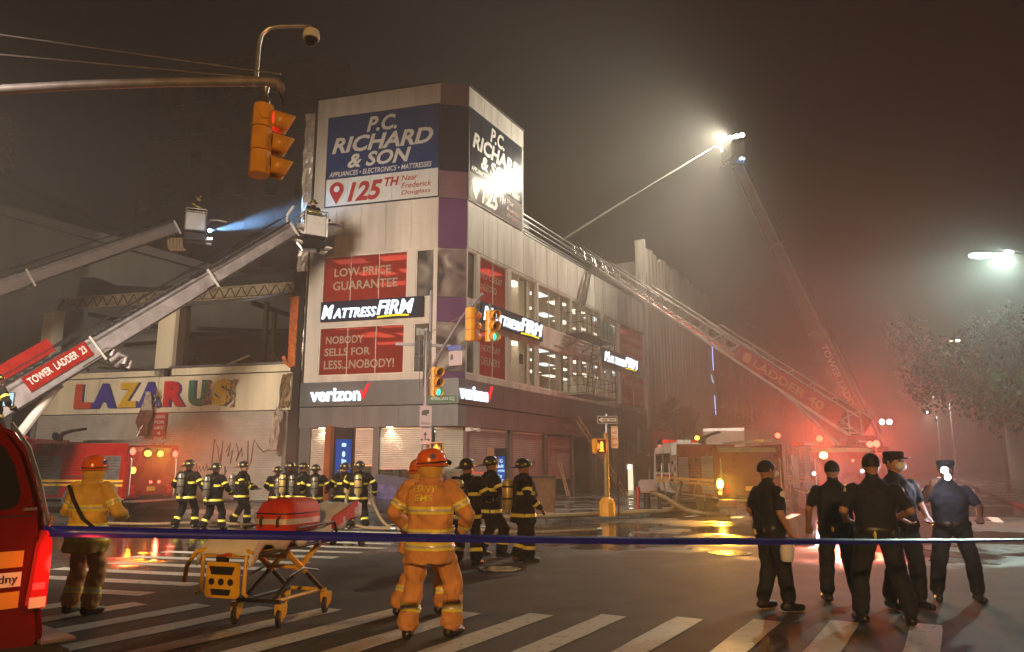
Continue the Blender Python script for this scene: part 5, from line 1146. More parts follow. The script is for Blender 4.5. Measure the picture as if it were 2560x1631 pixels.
# aerial ladder reaching the roof
al = thing('aerial_ladder', 'long silver lattice aerial ladder rising from the red truck to the store roof', 'ladder', (13.9, 31, 0))
A0, A1 = Vector((14.1, 30.6, 2.9)), Vector((3.5, 45.7, 15.5)); d, s, u = axes(A0, A1); L = (A1 - A0).length
for i, (a, b, w, h) in enumerate(((.0, .42, .92, .85), (.28, .66, .78, .70), (.55, .84, .66, .58), (.78, 1.0, .56, .48))):
    for k in (-1, 1):
        m_ = MB(); m_.beam(A0 + d * L * a + s * k * w / 2, A0 + d * L * b + s * k * w / 2, .09, .12, u); m_.beam(A0 + d * L * a + s * k * w / 2 + u * h, A0 + d * L * (b - .015) + s * k * w / 2 + u * h, .06, .06, u); ro = m_.build('side_rail', M['ladder_silver'], al)
        n_ = round(L * (b - a) / .62); pr = None
        for j in range(n_ + 1):
            c = A0 + d * L * (a + (b - .015 - a) * j / n_) + s * k * w / 2 + (u * h if j % 2 else Vector())
            if pr is not None: q = MB(); q.beam(pr, c, .045, .045, u); q.build('lattice_bar', M['ladder_silver'], ro)
            pr = c
    n_ = round(L * (b - a) / .36)
    for j in range(n_): c = A0 + d * L * (a + (b - a) * (j + .5) / n_) + u * .03; q = MB(); q.beam(c - s * w / 2, c + s * w / 2, .04, .04, u); q.build('rung', M['alu'], al)
Fl = lambda x, y, dd: A0 + d * x + u * y + s * (-(.47 + dd))
m_ = MB(); m_.prism([(L * .03, .05), (L * .30, .05), (L * .30, .78), (L * .03, .78)], Fl, 0, .03); no = m_.build('name_board', M['red_paint'], al)
sgn = -1
text_on('lettering', 'LADDER 40', lambda x, y, dd: Fl(L * .29 - x, y, .031 + dd), .9, L * .22, .22, .6, mat('faded_gold', (.45, .22, .10), .5), no, .004, .02)
m_ = MB(); m_.prism([(L * .29 - .45 + .25 * math.cos(t), .42 + .25 * math.sin(t)) for t in np.linspace(0, 5.9, 14)], lambda x, y, dd: Fl(x, y, dd), .031, .036); m_.build('emblem', M['faded_gold'], no)
m_ = MB(); m_.prism([(0, .1), (L * .25, .1), (L * .25, .9), (0, .9)], lambda x, y, dd: A0 + d * x + u * y + s * (.47 + dd), 0, .03); m_.build('name_board', M['red_paint'], al)
m_ = MB(); m_.prism([(L * .02, -.5), (L * .12, -.1), (L * .12, .0), (-.6, .0), (-.8, -.6)], lambda x, y, dd: A0 + d * x + u * y + s * dd, -.45, .45); m_.build('heel_frame', M['dark_red'], al)
for k in (-.35, .35): m_ = MB(); m_.tube([A0 + Vector((.2, -.3, -1.2)) + s * k, A0 + d * L * .17 + s * k], [.12, .10], 10); m_.build('lift_ram', M['steel'], al)
m_ = MB(); m_.lathe([(1.1, 2.2), (1.1, 2.45), (.8, 2.5), (.7, 2.9)], Matrix.Translation((14.2, 30.7, 0)), 24); m_.build('turntable', M['dark_red'], al)
m_ = MB(); m_.box(13.9, 14.7, 30.2, 31.2, .5, 2.2); m_.build('pedestal', M['dark_red'], al)
for k in range(16):                           # upright hoop guards along the upper rail
    c = A0 + d * L * (.46 + .033 * k) + s * .33 + u * .6; q = MB(); q.tube([c, c + Vector((0, 0, .32)), c + Vector((.05, 0, .36))], .022, 5); q.build('guard_hoop', M['alu'], al)
for k in range(2): m_ = MB(); c = A0 + Vector((.9 + .3 * k, -.4, .55)); m_.ell(c, (.1, .08, .1)); m_.build('scene_lamp', M['lamp_white'], al, True); spot('scene_light', c, c + Vector((-2, -3, 3)), (.95, .92, 1), 2500, 120, .08, .6, al)
# tower ladder 22 with floodlit platform and jet
t3 = thing('tower_ladder', 'tall tower ladder boom with blazing floodlights and water jet over the roof', 'tower ladder', (19.6, 42.5, 0))
D0, D1 = Vector((19.9, 42.0, 3.2)), Vector((14.25, 44.0, 20.2))
d, s, u, L = boom(t3, D0, D1, [(0, .36, 1.0, 1.0), (.32, .68, .84, .84), (.64, 1.0, .70, .70)], 48, mt='boom_dim')
sg = s if s.y < 0 else -s
Ft_ = lambda x, y, dd: D0 + d * x + u * y + sg * (.52 + dd)
flip = -1 if sg.dot(s) > 0 else 1
m_ = MB(); m_.prism([(L * .02, -.35), (L * .33, -.35), (L * .33, .35), (L * .02, .35)], Ft_, 0, .03); no = m_.build('name_board', M['red_paint'], t3)
text_on('lettering', 'TOWER LADDER 22', lambda x, y, dd: Ft_(L * .32 - x, y * flip, .031 + dd), .1, L * .29, -.18, .18, M['sign_white'], no, .004, .02)
m_ = MB(); m_.lathe([(1.0, 0), (1.0, 2.4), (.7, 3.2)], Matrix.Translation((19.9, 42.0, 0)), 20); m_.build('turntable', M['dark_red'], t3)
m_ = MB(); m_.tube([D0 + Vector((-1.0, 0, -1.2)), D0 + d * L * .24], .15, 10); m_.build('lift_ram', M['white_paint'], t3)
bc = D1 + Vector((-.35, -.25, .35)); f3, s3 = bucket(t3, bc, (-.85, -.2))
m_ = MB(); m_.beam(D1, bc, .2, .3); m_.build('hinge_arm', M['grey_boom'], t3)
for k in range(4):
    c = bc + Vector((-.55 + .36 * k, -.35, 1.28 + .09 * k)); m_ = MB(); m_.ell(c, (.17, .09, .13)); fo = m_.build('floodlight', M['flood'], t3, True)
    m_ = MB(); m_.box(c.x - .19, c.x + .19, c.y + .07, c.y + .2, c.z - .15, c.z + .15); m_.build('housing', M['dark_metal'], fo)
for k in range(3): m_ = MB(); m_.ell(bc + Vector((.4 + (.0, -.09, .09)[k], -.5, .1 - (.0, .2, .2)[k])), (.07,) * 3); m_.build('blue_lamp', M['lamp_blue'], t3, True)
spot('flood_beam', bc + Vector((-.5, -.45, 1.45)), bc + Vector((-12, -7, -6.5)), (1, .90, .68), 19000, 105, .12, .8, t3)
spot('flood_beam', bc + Vector((-.2, .2, 1.45)), bc + Vector((-4, 10, -11)), (1, .88, .68), 9000, 100, .12, .8, t3)
# water jet, a droplet-roughened stream in air
jt = thing('water_jet', 'straight hose stream shooting from the floodlit platform down to the roof', 'water jet', (12.2, 43.4, 20.2))
J0 = bc + Vector((-1.35, -.1, .75)); J1 = FB.p(12.6, 15.0, -1.3); pts = []; rs = []
for i in range(30):
    t = i / 29; c = J0.lerp(J1, t) + Vector((0, 0, .06 * math.sin(math.pi * t))); pts.append(c + Vector([random.uniform(-.012, .012) for _ in range(3)])); rs.append(.030 + .05 * t + random.uniform(-.008, .008))
m_ = MB(); m_.tube(pts, rs, 7); m_.build('stream', mat('water_spray', (.75, .74, .70), .35, var=.1, scale=6), jt, True)
for i in range(60):
    t = random.random(); c = J0.lerp(J1, t) + Vector((random.gauss(0, .06 + .12 * t), random.gauss(0, .06 + .12 * t), .06 * math.sin(math.pi * t) + random.gauss(0, .05 + .12 * t)))
    m_ = MB(); m_.ell(c, (.022,) * 3, None, 5, 3); m_.build('droplet', M['water_spray'], jt)
emis('lamp_flash', (.92, .9, 1), 90)
# ================================================================ PEOPLE
def person(label, loc, rz, outfit, P=None, scale=1.0, group=None, vox=.015, hat=True, tank=True, skin='skin', coat_text=None, mask=False, mats=None):
    """front along +Y, right hand at +X; P overrides joints"""
    P = dict(P or {}); bulk = {'ff': 1.0, 'ems': 1.0, 'cop': 0.0}[outfit]
    J = dict(lf=(-.13, .0), rf=(.13, .0), lk=(-.125, .06, .50), rk=(.125, .06, .50), ls=(-.20, 0, 1.44), rs=(.20, 0, 1.44), le=(-.29, -.04, 1.16), re=(.29, -.04, 1.16), lw=(-.28, .08, .92), rw=(.28, .08, .92), lean=0.0, yaw=0, pitch=0, ft=8)
    J.update(P); V = Vector
    t = thing('person', label, 'person', (0, 0, 0), 0, group); ln = J['lean']
    prims = []                                # (p,q,r1,r2,tag) capsules for the nearest-part colouring
    m = MB()
    def cp(p, q, r1, r2, tg): m.cap(p, q, r1, r2); prims.append((V(p), V(q), r1, r2, tg))
    top = 'top'; leg = 'leg'
    # torso
    if not bulk:
        for k_ in ('ls', 'rs'): J[k_] = (J[k_][0] * .96, J[k_][1], J[k_][2] - .045)
    sh = lambda z: ln * max(0, (z - .9)) / .6
    if bulk: secs = [(.70, .225, .185), (.72, .232, .19), (.84, .222, .178), (.98, .208, .166), (1.08, .20, .155), (1.22, .215, .16), (1.34, .225, .16), (1.43, .205, .135), (1.49, .12, .10)]
    else: secs = [(.84, .175, .13), (.92, .195, .15), (1.02, .192, .145), (1.12, .192, .142), (1.24, .208, .148), (1.34, .210, .138), (1.40, .185, .115), (1.45, .12, .085), (1.50, .075, .07)]
    m.loft([(0, sh(z), z, a, b) for z, a, b in secs])
    for z, a, b in secs: prims.append((V((-a * .55, sh(z), z)), V((a * .55, sh(z), z)), b, b, top if z > (.9 if not bulk else .7) else leg))
    hy = sh(1.62)
    neck = V((0, sh(1.46), 1.45)); hc = V((0, hy + .02, 1.645))
    RM = Matrix.Translation(hc) @ rotz(R(J['yaw'])) @ Matrix.Rotation(R(J['pitch']), 4, 'X')
    h = lambda x, y, z: RM @ V((x, y, z))
    cp(neck, h(0, -.01, -.07), .068 if not bulk else .085, .06, 'skin' if not bulk else top)
    m.ell(hc, (.078, .098, .118), RM.to_3x3().to_4x4(), 16, 12); prims.append((h(0, 0, -.03), h(0, 0, .03), .09, .09, 'skin'))
    cp(h(0, .045, -.06), h(0, .065, -.085), .045, .03, 'skin'); cp(h(0, .095, .0), h(0, .112, -.022), .010, .015, 'skin')
    for s in (-1, 1): cp(h(s * .077, -.01, .015), h(s * .08, -.012, -.022), .014, .011, 'skin')
    # legs
    for f, k, s in ((J['lf'], J['lk'], -1), (J['rf'], J['rk'], 1)):
        hip = V((s * .095, sh(.9) * .5, .90)); kn = V(k); an = V((f[0], f[1], .10)); fa = R(J['ft'] * s)
        r = (.108, .088, .090) if bulk else (.112, .088, .082)
        cp(hip, kn, r[0], r[1], leg); cp(kn, an + V((0, 0, .06)), r[1], r[2], leg)
        if bulk: cp(an + V((0, 0, .10)), an + V((0, 0, .05)), .10, .10, leg)
        fd = V((math.sin(fa), math.cos(fa), 0)); cp(an - fd * .05 + V((0, 0, -.045)), an + fd * .14 + V((0, 0, -.055)), .052, .045, 'boot'); cp(an + V((0, 0, .02)), an - V((0, 0, .04)), .058, .055, 'boot')
    # arms and hands
    for sd, e, w, s in ((J['ls'], J['le'], J['lw'], -1), (J['rs'], J['re'], J['rw'], 1)):
        sd, e, w = V(sd) + V((0, sh(1.44), 0)), V(e), V(w); r = (.085, .068, .062) if bulk else (.066, .046, .032)
        if bulk: cp(sd, e, r[0], r[1], top); cp(e, w, r[1], r[2], top)
        else:
            mid = sd.lerp(e, .72); cp(sd, mid, .064, .062, top); cp(mid, e, .047, .042, 'skin'); cp(e, w, .043, .030, 'skin')
        hd = (w - e).normalized(); side = hd.cross(V((0, 0, 1)) if abs(hd.z) < .9 else V((0, 1, 0))).normalized(); pn = side.cross(hd)
        if pn.x * s > 0: pn = -pn            # palm faces inwards
        tg = 'glove' if bulk else 'skin'; rr = .0135 if bulk else .0105
        for k in (-.5, .5): cp(w + side * .022 * k * 2 * .8, w + hd * .085 + side * .026 * k * 2, .021, .019, tg)
        for i, ln_ in enumerate((.060, .072, .068, .052)):
            b0 = w + hd * .095 + side * (.033 - .022 * i); k1 = b0 + hd * ln_ * .55 + pn * .012; k2 = k1 + hd * ln_ * .35 + pn * .034
            cp(b0, k1, rr, rr * .95, tg); cp(k1, k2, rr * .95, rr * .8, tg)
        b0 = w + hd * .03 + side * .034; k1 = b0 + hd * .035 + side * .022 + pn * .012; cp(b0, k1, rr * 1.2, rr, tg); cp(k1, k1 + hd * .034 + pn * .012, rr, rr * .85, tg)
    src = bpy.data.objects.new('tmp', m.mesh('tmp', M['skin'])); C.objects.link(src)
    md = src.modifiers.new('r', 'REMESH'); md.mode = 'VOXEL'; md.voxel_size = vox
    md = src.modifiers.new('s', 'SMOOTH'); md.factor = .5; md.iterations = 3
    dg = bpy.context.evaluated_depsgraph_get(); me = bpy.data.meshes.new_from_object(src.evaluated_get(dg)); tm = src.data
    bpy.data.objects.remove(src); bpy.data.meshes.remove(tm)
    # cloth folds: displace along the normal
    co = np.zeros(len(me.vertices) * 3); me.vertices.foreach_get('co', co); co = co.reshape(-1, 3)
    no = np.array([v.normal[:] for v in me.vertices]); sd_ = sum(map(ord, label)) % 97
    from mathutils import noise as mnoise
    nzv = np.array([mnoise.noise(Vector((c_[0] * 9 + sd_, c_[1] * 9, c_[2] * 5.5))) + .5 * mnoise.noise(Vector((c_[0] * 20, c_[1] * 20 + sd_, c_[2] * 13))) for c_ in co])
    fold = nzv * (.020 if bulk else .010) + .5 * (np.sin(co[:, 2] * 31 + 3 * np.sin(co[:, 0] * 14 + sd_) + 2.2 * np.sin(co[:, 1] * 17)) + .6 * np.sin(co[:, 2] * 53 + co[:, 0] * 40 + sd_)) * (.009 if bulk else .005)
    fold[(co[:, 2] > 1.47) | (co[:, 2] < .12)] = 0
    cent = np.zeros(len(me.polygons) * 3); me.polygons.foreach_get('center', cent); cent = cent.reshape(-1, 3)
    def nearest(pts):
        best = np.full(len(pts), 1e9); ti = np.zeros(len(pts), int)
        for i, (p, q, r1, r2, tg) in enumerate(prims):
            p_, q_ = np.array(p), np.array(q); ab = q_ - p_; tt = np.clip(((pts - p_) @ ab) / max(ab @ ab, 1e-9), 0, 1)
            dd = np.linalg.norm(pts - p_ - tt[:, None] * ab, axis=1) - (r1 + (r2 - r1) * tt); k = dd < best; best[k] = dd[k]; ti[k] = i
        return np.array([p[4] for p in prims])[ti]
    vt = nearest(co); fold[(vt == 'skin') | (vt == 'glove')] = 0
    co += no * fold[:, None]; me.vertices.foreach_set('co', co.ravel())
    order = ['top', 'leg', 'skin', 'boot', 'glove']; mm = {'ff': ('bunker_black', 'bunker_black', skin, 'leather', 'leather'), 'ems': ('ems_tan', 'ems_tan', skin, 'leather', 'leather'), 'cop': ('navy_cloth', 'navy_cloth', skin, 'leather', skin)}[outfit]
    mm = mats or mm
    me.materials.clear()
    for x in mm: me.materials.append(M[x])
    tg = nearest(cent); me.polygons.foreach_set('material_index', [order.index(x) for x in tg]); me.shade_smooth(); me.update()
    body = bpy.data.objects.new('body', me); C.objects.link(body); body.parent = t
    bvh = BVHTree.FromPolygons([tuple(v) for v in co], [tuple(p.vertices) for p in me.polygons])
    def band(c, ax, hw, mt, nm='reflective_band', rmax=.3, arc=(0, 360), off=.007, par=None, n=30, cut=None):
        c = V(c); ax = V(ax).normalized(); x = ax.cross(V((0, 1, 0)) if abs(ax.y) < .9 else V((1, 0, 0))).normalized(); y = ax.cross(x); b = MB(); rows = []
        for k in range(n + 1):
            a = R(arc[0] + (arc[1] - arc[0]) * k / n); d_ = x * math.cos(a) + y * math.sin(a); col = []
            for hh in (-hw, -hw / 3, hw / 3, hw):
                o = c + ax * hh; hit = bvh.ray_cast(o, d_, rmax); dist = hit[3] if hit[0] is not None else None; col.append((o, d_, dist))
            rows.append(col)
        ds = [x_[2] for r_ in rows for x_ in r_ if x_[2] is not None]; md_ = float(np.median(ds)) if ds else .1
        vs = []
        for r_ in rows:
            for j, (o, d_, dist) in enumerate(r_):
                dist = md_ if dist is None or dist > md_ * 1.7 else dist; vs.append(o + d_ * (dist + (off if j in (1, 2) else off * .8)))
        b.add(vs, [(4 * k + j, 4 * k + j + 1, 4 * k + j + 5, 4 * k + j + 4) for k in range(n) for j in range(3)])
        o_ = b.build(nm, M[mt], None, True); o_.parent = par or t; return o_
    def dband(c, ax, hw, **kw):
        o = band(c, ax, hw, 'stripe_reflect', **kw); band(c, ax, hw * .30, 'silver_reflect', nm='silver_strip', off=.011, par=o, **kw)
    if outfit in ('ff', 'ems'):
        bd = dband if outfit == 'ems' else (lambda c, ax, hw, **kw: band(c, ax, hw, 'stripe_reflect', **kw)); hw = .038 if outfit == 'ems' else .030
        bd((0, sh(1.21), 1.215), (0, 0, 1), hw, rmax=.26); bd((0, sh(.86), .87 if outfit == 'ems' else .83), (0, 0, 1), hw, rmax=.3)
        if outfit == 'ems': bd((0, .0, 1.0), (0, 0, 1), .034, rmax=.3)
        for e, w, sdd in ((J['le'], J['lw'], J['ls']), (J['re'], J['rw'], J['rs'])):
            e, w, sdd = V(e), V(w), V(sdd); bd(e.lerp(w, .72), w - e, hw * .9, rmax=.12, n=18); bd(sdd.lerp(e, .62), e - sdd, hw * .9, rmax=.12, n=18)
        for f, k in ((J['lf'], J['lk']), (J['rf'], J['rk'])):
            k = V(k); an = V((f[0], f[1], .15)); bd(k.lerp(an, .66), an - k, hw, rmax=.16, n=18)
    # coat collar
    col_m = {'ff': 'bunker_black', 'ems': 'ems_tan', 'cop': 'navy_cloth'}[outfit] if not mats else mats[0]
    q = MB(); T = Matrix.Translation((0, sh(1.5), 0)); n = 20; vs = []
    for k in range(n + 1):
        a = R(110 + 320 * k / n)
        for rr, z in ((.115 if bulk else .082, 1.455), (.105 if bulk else .076, 1.54 if bulk else 1.50)): vs.append(T @ V((rr * math.cos(a), rr * .95 * math.sin(a), z)))
    q.add(vs, [(2 * k, 2 * k + 2, 2 * k + 3, 2 * k + 1) for k in range(n)]); o = q.build('collar', M[col_m], None, True); o.parent = t; md = o.modifiers.new('s', 'SOLIDIFY'); md.thickness = .018
    # eyes
    q = MB()
    for s in (-1, 1): q.ell(h(s * .031, .088, .012), (.012, .008, .009), RM.to_3x3().to_4x4(), 8, 5)
    o = q.build('eyes', M['sign_black'], None); o.parent = t; o['kind'] = 'stuff'
    if mask:
        q = MB(); q.ell(h(0, .075, -.045), (.062, .058, .055), RM.to_3x3().to_4x4(), 14, 8); o = q.build('face_mask', M['mask_white'], None, True); o.parent = t
    # headwear / hair
    if hat and outfit == 'ff':
        T = RM @ Matrix.Translation((0, -.01, .045)); q = MB(); q.lathe([(.128, 0), (.124, .05), (.105, .10), (.07, .135), (.02, .15)], T @ Matrix.Diagonal((.92, 1.08, 1, 1)), 20); ho = q.build('helmet', M['leather'], None, True); ho.parent = t
        q = MB(); vs = []; n = 28
        for k in range(n):
            a = 2 * math.pi * k / n; y = math.sin(a); bk = max(0, -y)
            for rr, z in ((.115, .012), (.165 + .085 * bk, -.005 - .045 * bk), (.115, .0)): vs.append(T @ V((rr * math.cos(a) * (.92 if rr < .12 else .86), rr * y * 1.05, z)))
        q.add(vs, [(3 * k + j, 3 * ((k + 1) % n) + j, 3 * ((k + 1) % n) + j + 1, 3 * k + j + 1) for k in range(n) for j in range(2)]); o = q.build('brim', M['leather'], None, True); o.parent = ho
        q = MB(); q.prism([(-.05, 0), (.05, 0), (.06, .08), (0, .14), (-.06, .08)], lambda x, z, d: T @ V((x, .125 + d - z * .25, z + .01)), 0, .01); o = q.build('front_shield', M['sign_white'] if len(label) % 2 else M['letter_red'], None); o.parent = ho
        for k in range(6):
            a = R(90 + 60 * k); q = MB(); q.prism([(-.022, 0), (.022, 0), (.012, .03), (-.012, .03)], lambda x, z, d: T @ (rotz(a) @ V((x, .132 + d, .028 + z))), -.012, .004); o = q.build('helmet_reflector', M['stripe_reflect'], None); o.parent = ho
    elif hat and outfit == 'ems':
        T = RM @ Matrix.Translation((0, -.005, .035)); q = MB(); q.lathe([(.130, -.01), (.131, .04), (.118, .09), (.085, .13), (.03, .15), (.01, .151)], T @ Matrix.Diagonal((.95, 1.12, 1, 1)), 22); ho = q.build('helmet', M['helmet_orange'], None, True); ho.parent = t
        q = MB(); q.lathe([(.128, -.03), (.15, -.03), (.152, -.018), (.128, -.005)], T @ Matrix.Diagonal((.95, 1.14, 1, 1)), 24); o = q.build('brim', M['helmet_orange'], None, True); o.parent = ho
        q = MB(); q.lathe([(.134, -.004), (.136, .014)], T @ Matrix.Diagonal((.95, 1.13, 1, 1)) @ Matrix.Rotation(R(6), 4, 'X'), 24, cap=False); o = q.build('goggle_strap', M['sign_black'], None, True); o.parent = ho
        q = MB(); q.ell(T @ V((0, .135, -.0)), (.075, .03, .04)); o = q.build('goggles', M['dark_glass'], None, True); o.parent = ho
        q = MB()
        for k in range(3): q.hexa([T @ (rotz(R(-115)) @ Matrix.Translation((0, .131, .065)) @ Matrix.Rotation(R(60 * k), 4, 'Y') @ V(v)) for v in ((-.007, 0, -.03), (.007, 0, -.03), (.007, .008, -.03), (-.007, .008, -.03), (-.007, 0, .03), (.007, 0, .03), (.007, .008, .03), (-.007, .008, .03))])
        o = q.build('star_badge', M['letter_blue'], None); o.parent = ho; o['kind'] = 'stuff'
        q = MB(); q.loft([(0, 0, -.13, .085, .075), (0, -.02, -.06, .105, .11), (0, -.02, 0, .115, .12)], 16); o = q.build('neck_flap', M['ems_yellow'], None, True); o.data.transform(RM); o.parent = ho
    elif outfit == 'cop':
        q = MB(); T = RM @ Matrix.Translation((0, -.014, .018)); q.ell(T @ V((0, -.006, .0)), (.086, .104, .112), RM.to_3x3().to_4x4(), 18, 8, -.35, 1)
        o = q.build('hair', M['hair_black'], None, True); o.parent = t
        if hat:
            q = MB(); q.lathe([(.088, .03), (.092, .06), (.10, .10), (.09, .125), (.02, .13)], RM @ Matrix.Diagonal((1, 1.12, 1, 1)), 18); ho = q.build('cap', M['navy_cloth'], None, True); ho.parent = t
            q = MB(); q.ell(h(0, .12, .045), (.075, .07, .012), RM.to_3x3().to_4x4()); o = q.build('cap_peak', M['leather'], None, True); o.parent = ho
    # gear
    if outfit == 'ff' and tank:
        y = sh(1.2) - .265; q = MB(); q.lathe([(.02, -.29), (.06, -.27), (.082, -.22), (.085, 0), (.085, .20), (.06, .255), (.02, .27)], Matrix.Translation((0, y, 1.20)), 16); to = q.build('air_cylinder', M['tank'] if tank == 1 else M['tank_grey'], None, True); to.parent = t
        q = MB(); q.lathe([(.035, -.07), (.045, -.03), (.03, .02)], Matrix.Translation((0, y, .93)), 10); o = q.build('valve', M['steel'], None, True); o.parent = to
        for z in (1.12, 1.33): q = MB(); q.lathe([(.088, z - .018), (.090, z + .018)], Matrix.Translation((0, y, 0)), 16, cap=False); o = q.build('cylinder_strap', M['sign_black'], None, True); o.parent = to
        q = MB(); q.box(-.11, .11, y + .075, y + .12, .95, 1.42); o = q.build('back_frame', M['sign_black'], None, bevel=.02); o.parent = t
        for s in (-1, 1):
            q = MB(); q.tube([(s * .11, sh(1.4) - .15, 1.38), (s * .125, sh(1.45) - .04, 1.50), (s * .125, sh(1.4) + .13, 1.40), (s * .15, sh(1.2) + .17, 1.18), (s * .20, sh(1) + .05, 1.02)], .02, 6); o = q.build('harness_strap', M['sign_black'], None, True); o.parent = t
    if outfit == 'cop':
        band((0, 0, .965), (0, 0, 1), .028, 'leather', nm='duty_belt', off=.016)
        for a, mt, sz in ((80, 'leather', (.035, .03, .08)), (150, 'leather', (.03, .025, .05)), (-60, 'leather', (.04, .03, .06)), (-110, 'stripe_reflect', (.018, .016, .06)), (20, 'leather', (.03, .03, .06))):
            c = V((.19 * math.cos(R(a)), .15 * math.sin(R(a)), .93)); q = MB(); q.ell(c, sz, rotz(R(a)), 10, 6); o = q.build('belt_pouch', M[mt], None, True, 0); o.parent = t
        for s in (-1, 1):
            q = MB(); q.ell((s * .268, 0, 1.36), (.012, .038, .045)); o = q.build('shoulder_patch', M['sign_white'], None, True); o.parent = t
    if coat_text:
        for s_, z0, z1, x0, x1, mt in coat_text:
            v, fs = text2d(s_, .004, 0, 0); lo, hi = v.min(0), v.max(0); k = hi - lo; b = MB(); vs = []
            for a in v:
                X = x0 + (a[0] - lo[0]) / k[0] * (x1 - x0); Z = z0 + (a[1] - lo[1]) / k[1] * (z1 - z0)
                hit = bvh.ray_cast(V((X, -1, Z)), V((0, 1, 0)), 2); vs.append((X, (hit[0].y if hit[0] else -.15) - .026, Z))
            b.add(vs, fs); o = b.build('coat_lettering', M[mt], None); o.parent = t
    t.location = loc; t.rotation_euler = (0, 0, rz); wd_ = {'ff': 1.15, 'ems': 1.10, 'cop': 1.10}[outfit]; t.scale = (scale * wd_, scale * wd_, scale)
    return t
def face(dx, dy): return math.atan2(dy, dx) - math.pi / 2       # rz so that the person looks along (dx, dy)
def repeat(src, label, loc, rz, scale=1.0):
    c = copy_tree(src); c.location = loc; c.rotation_euler = (0, 0, rz); c.scale = (scale * 1.15, scale * 1.15, scale); c['label'] = label; return c
# --- medics in tan turnout gear
e1 = person('medic in tan coat lettered across the back and orange helmet standing by the stretcher', (-.85, 7.93, 0), face(.25, 1), 'ems', dict(lf=(-.15, -.10), rf=(.20, .06), lk=(-.15, .02, .5), rk=(.19, .12, .5), le=(-.36, .0, 1.17), lw=(-.27, .18, 1.02), re=(.36, .02, 1.17), rw=(.26, .19, 1.02), yaw=-42, ft=14), 1.03, vox=.011, mask=True, coat_text=[('FDNY', 1.395, 1.455, -.11, .11, 'stripe_reflect'), ('EMS', 1.305, 1.365, -.085, .085, 'stripe_reflect')])
e2 = person('medic in tan coat mostly hidden behind the lettered medic', (-1.10, 9.1, 0), face(.5, 1), 'ems', dict(lf=(-.16, -.12), rf=(.20, .16), rk=(.18, .18, .5), le=(-.34, .0, 1.17), lw=(-.28, .15, .98), yaw=-20), .98, vox=.015)
e3 = person('medic in yellow coat and strapped orange helmet beyond the red vehicle', (-5.05, 9.1, 0), face(.3, 1), 'ems', dict(le=(-.34, .05, 1.17), lw=(-.22, .25, 1.1), re=(.34, .05, 1.17), rw=(.22, .25, 1.1), yaw=25), 1.0, vox=.015, mats=('ems_yellow', 'ems_tan', 'skin', 'leather', 'leather'))
q = MB(); q.tube([(-.14, -.17, 1.47), (-.02, -.20, 1.30), (.12, -.20, 1.10), (.2, -.1, .98)], .02, 6); o = q.build('shoulder_strap', M['sign_black'], None, True); o.parent = e3
# --- firefighters
GF = 'firefighters gathered before the stores'
f1 = person('firefighter with name lettered coat hem and yellow air cylinder beside the medics', (-.80, 13.4, 0), face(.45, 1), 'ff', dict(lf=(-.15, .0), rf=(.16, .02), le=(-.35, .02, 1.18), lw=(-.30, .22, 1.05), re=(.34, .05, 1.18), rw=(.26, .27, 1.1), yaw=-15), 1.0, GF, coat_text=[('SCOGGINS', .775, .845, -.19, .19, 'silver_reflect')])
f2 = person('firefighter with grey air cylinder half hidden beside the name lettered coat', (-.42, 14.6, 0), face(1, .35), 'ff', dict(lf=(-.14, -.1), rf=(.14, .15), rk=(.13, .2, .5), le=(-.30, .10, 1.18), lw=(-.18, .32, 1.15), re=(.30, .10, 1.18), rw=(.18, .32, 1.15), yaw=10), 1.03, GF, tank=2)
f3 = person('lone firefighter with helmet visor, yellow cylinder and orange bag by the rusty bin', (.20, 13.8, 0), face(.95, .4), 'ff', dict(lf=(-.10, -.05), rf=(.11, .05), le=(-.30, .08, 1.17), lw=(-.26, .28, 1.02), re=(.33, -.08, 1.17), rw=(.34, .12, .98), yaw=-10), 1.0, GF)
q = MB(); q.box(-.12, .12, -.10, .10, -.12, .12); o = q.build('tool_bag', mat('bag_orange', (.5, .22, .05), .7, var=.2), None, bevel=.04); o.location = (-.33, .1, .80); o.rotation_euler = (0, .5, .4); o.parent = f3
q = MB(); q.lathe([(.165, -.05), (.17, .03), (.15, .1)], Matrix.Translation((0, .05, 1.70)), 16, cap=False, ang=math.pi); o = q.build('helmet_visor', glass, None); o.parent = f3
A = person('firefighter walking by the red pumper tail with his cylinder showing', (-9.05, 21.1, 0), face(.2, 1), 'ff', dict(lf=(-.18, -.10), rf=(.18, .12), rk=(.17, .14, .5), le=(-.36, .02, 1.17), lw=(-.33, .2, 1.0), re=(.36, .02, 1.17), rw=(.30, .22, 1.02)), 1.02, GF, vox=.017, tank=2)
B_ = person('firefighter in profile turned right in the smoke before the graffiti', (-7.95, 22.3, 0), face(1, .1), 'ff', dict(lf=(-.14, -.2), rf=(.14, .2), lk=(-.13, -.02, .5), rk=(.13, .2, .5), le=(-.30, .06, 1.18), lw=(-.2, .30, 1.06), re=(.30, .06, 1.18), rw=(.2, .30, 1.06)), 1.0, GF, vox=.017, tank=2)
D_ = person('firefighter seen from behind hauling hose at the end of the group', (-4.22, 20.9, 0), face(-.1, 1), 'ff', dict(lf=(-.20, .0), rf=(.18, -.05), le=(-.36, .06, 1.18), lw=(-.24, .3, 1.1), re=(.38, .0, 1.17), rw=(.36, .16, .96), yaw=5), 1.0, GF, vox=.017)
repeat(A, 'firefighter with pale cylinder and hip bag before the graffiti', (-7.98, 20.3, 0), face(.35, 1), .97)
repeat(D_, 'firefighter seen from behind just left of the red bag stretcher', (-6.55, 22.3, 0), face(.5, 1), .99)
repeat(B_, 'firefighter with raised arm turned towards the lit shutters', (-6.15, 22.2, 0), face(1, .45), .98)
repeat(A, 'firefighter standing back to the street before the lit kiosk', (-5.7, 21.9, 0), face(-.2, 1), .95)
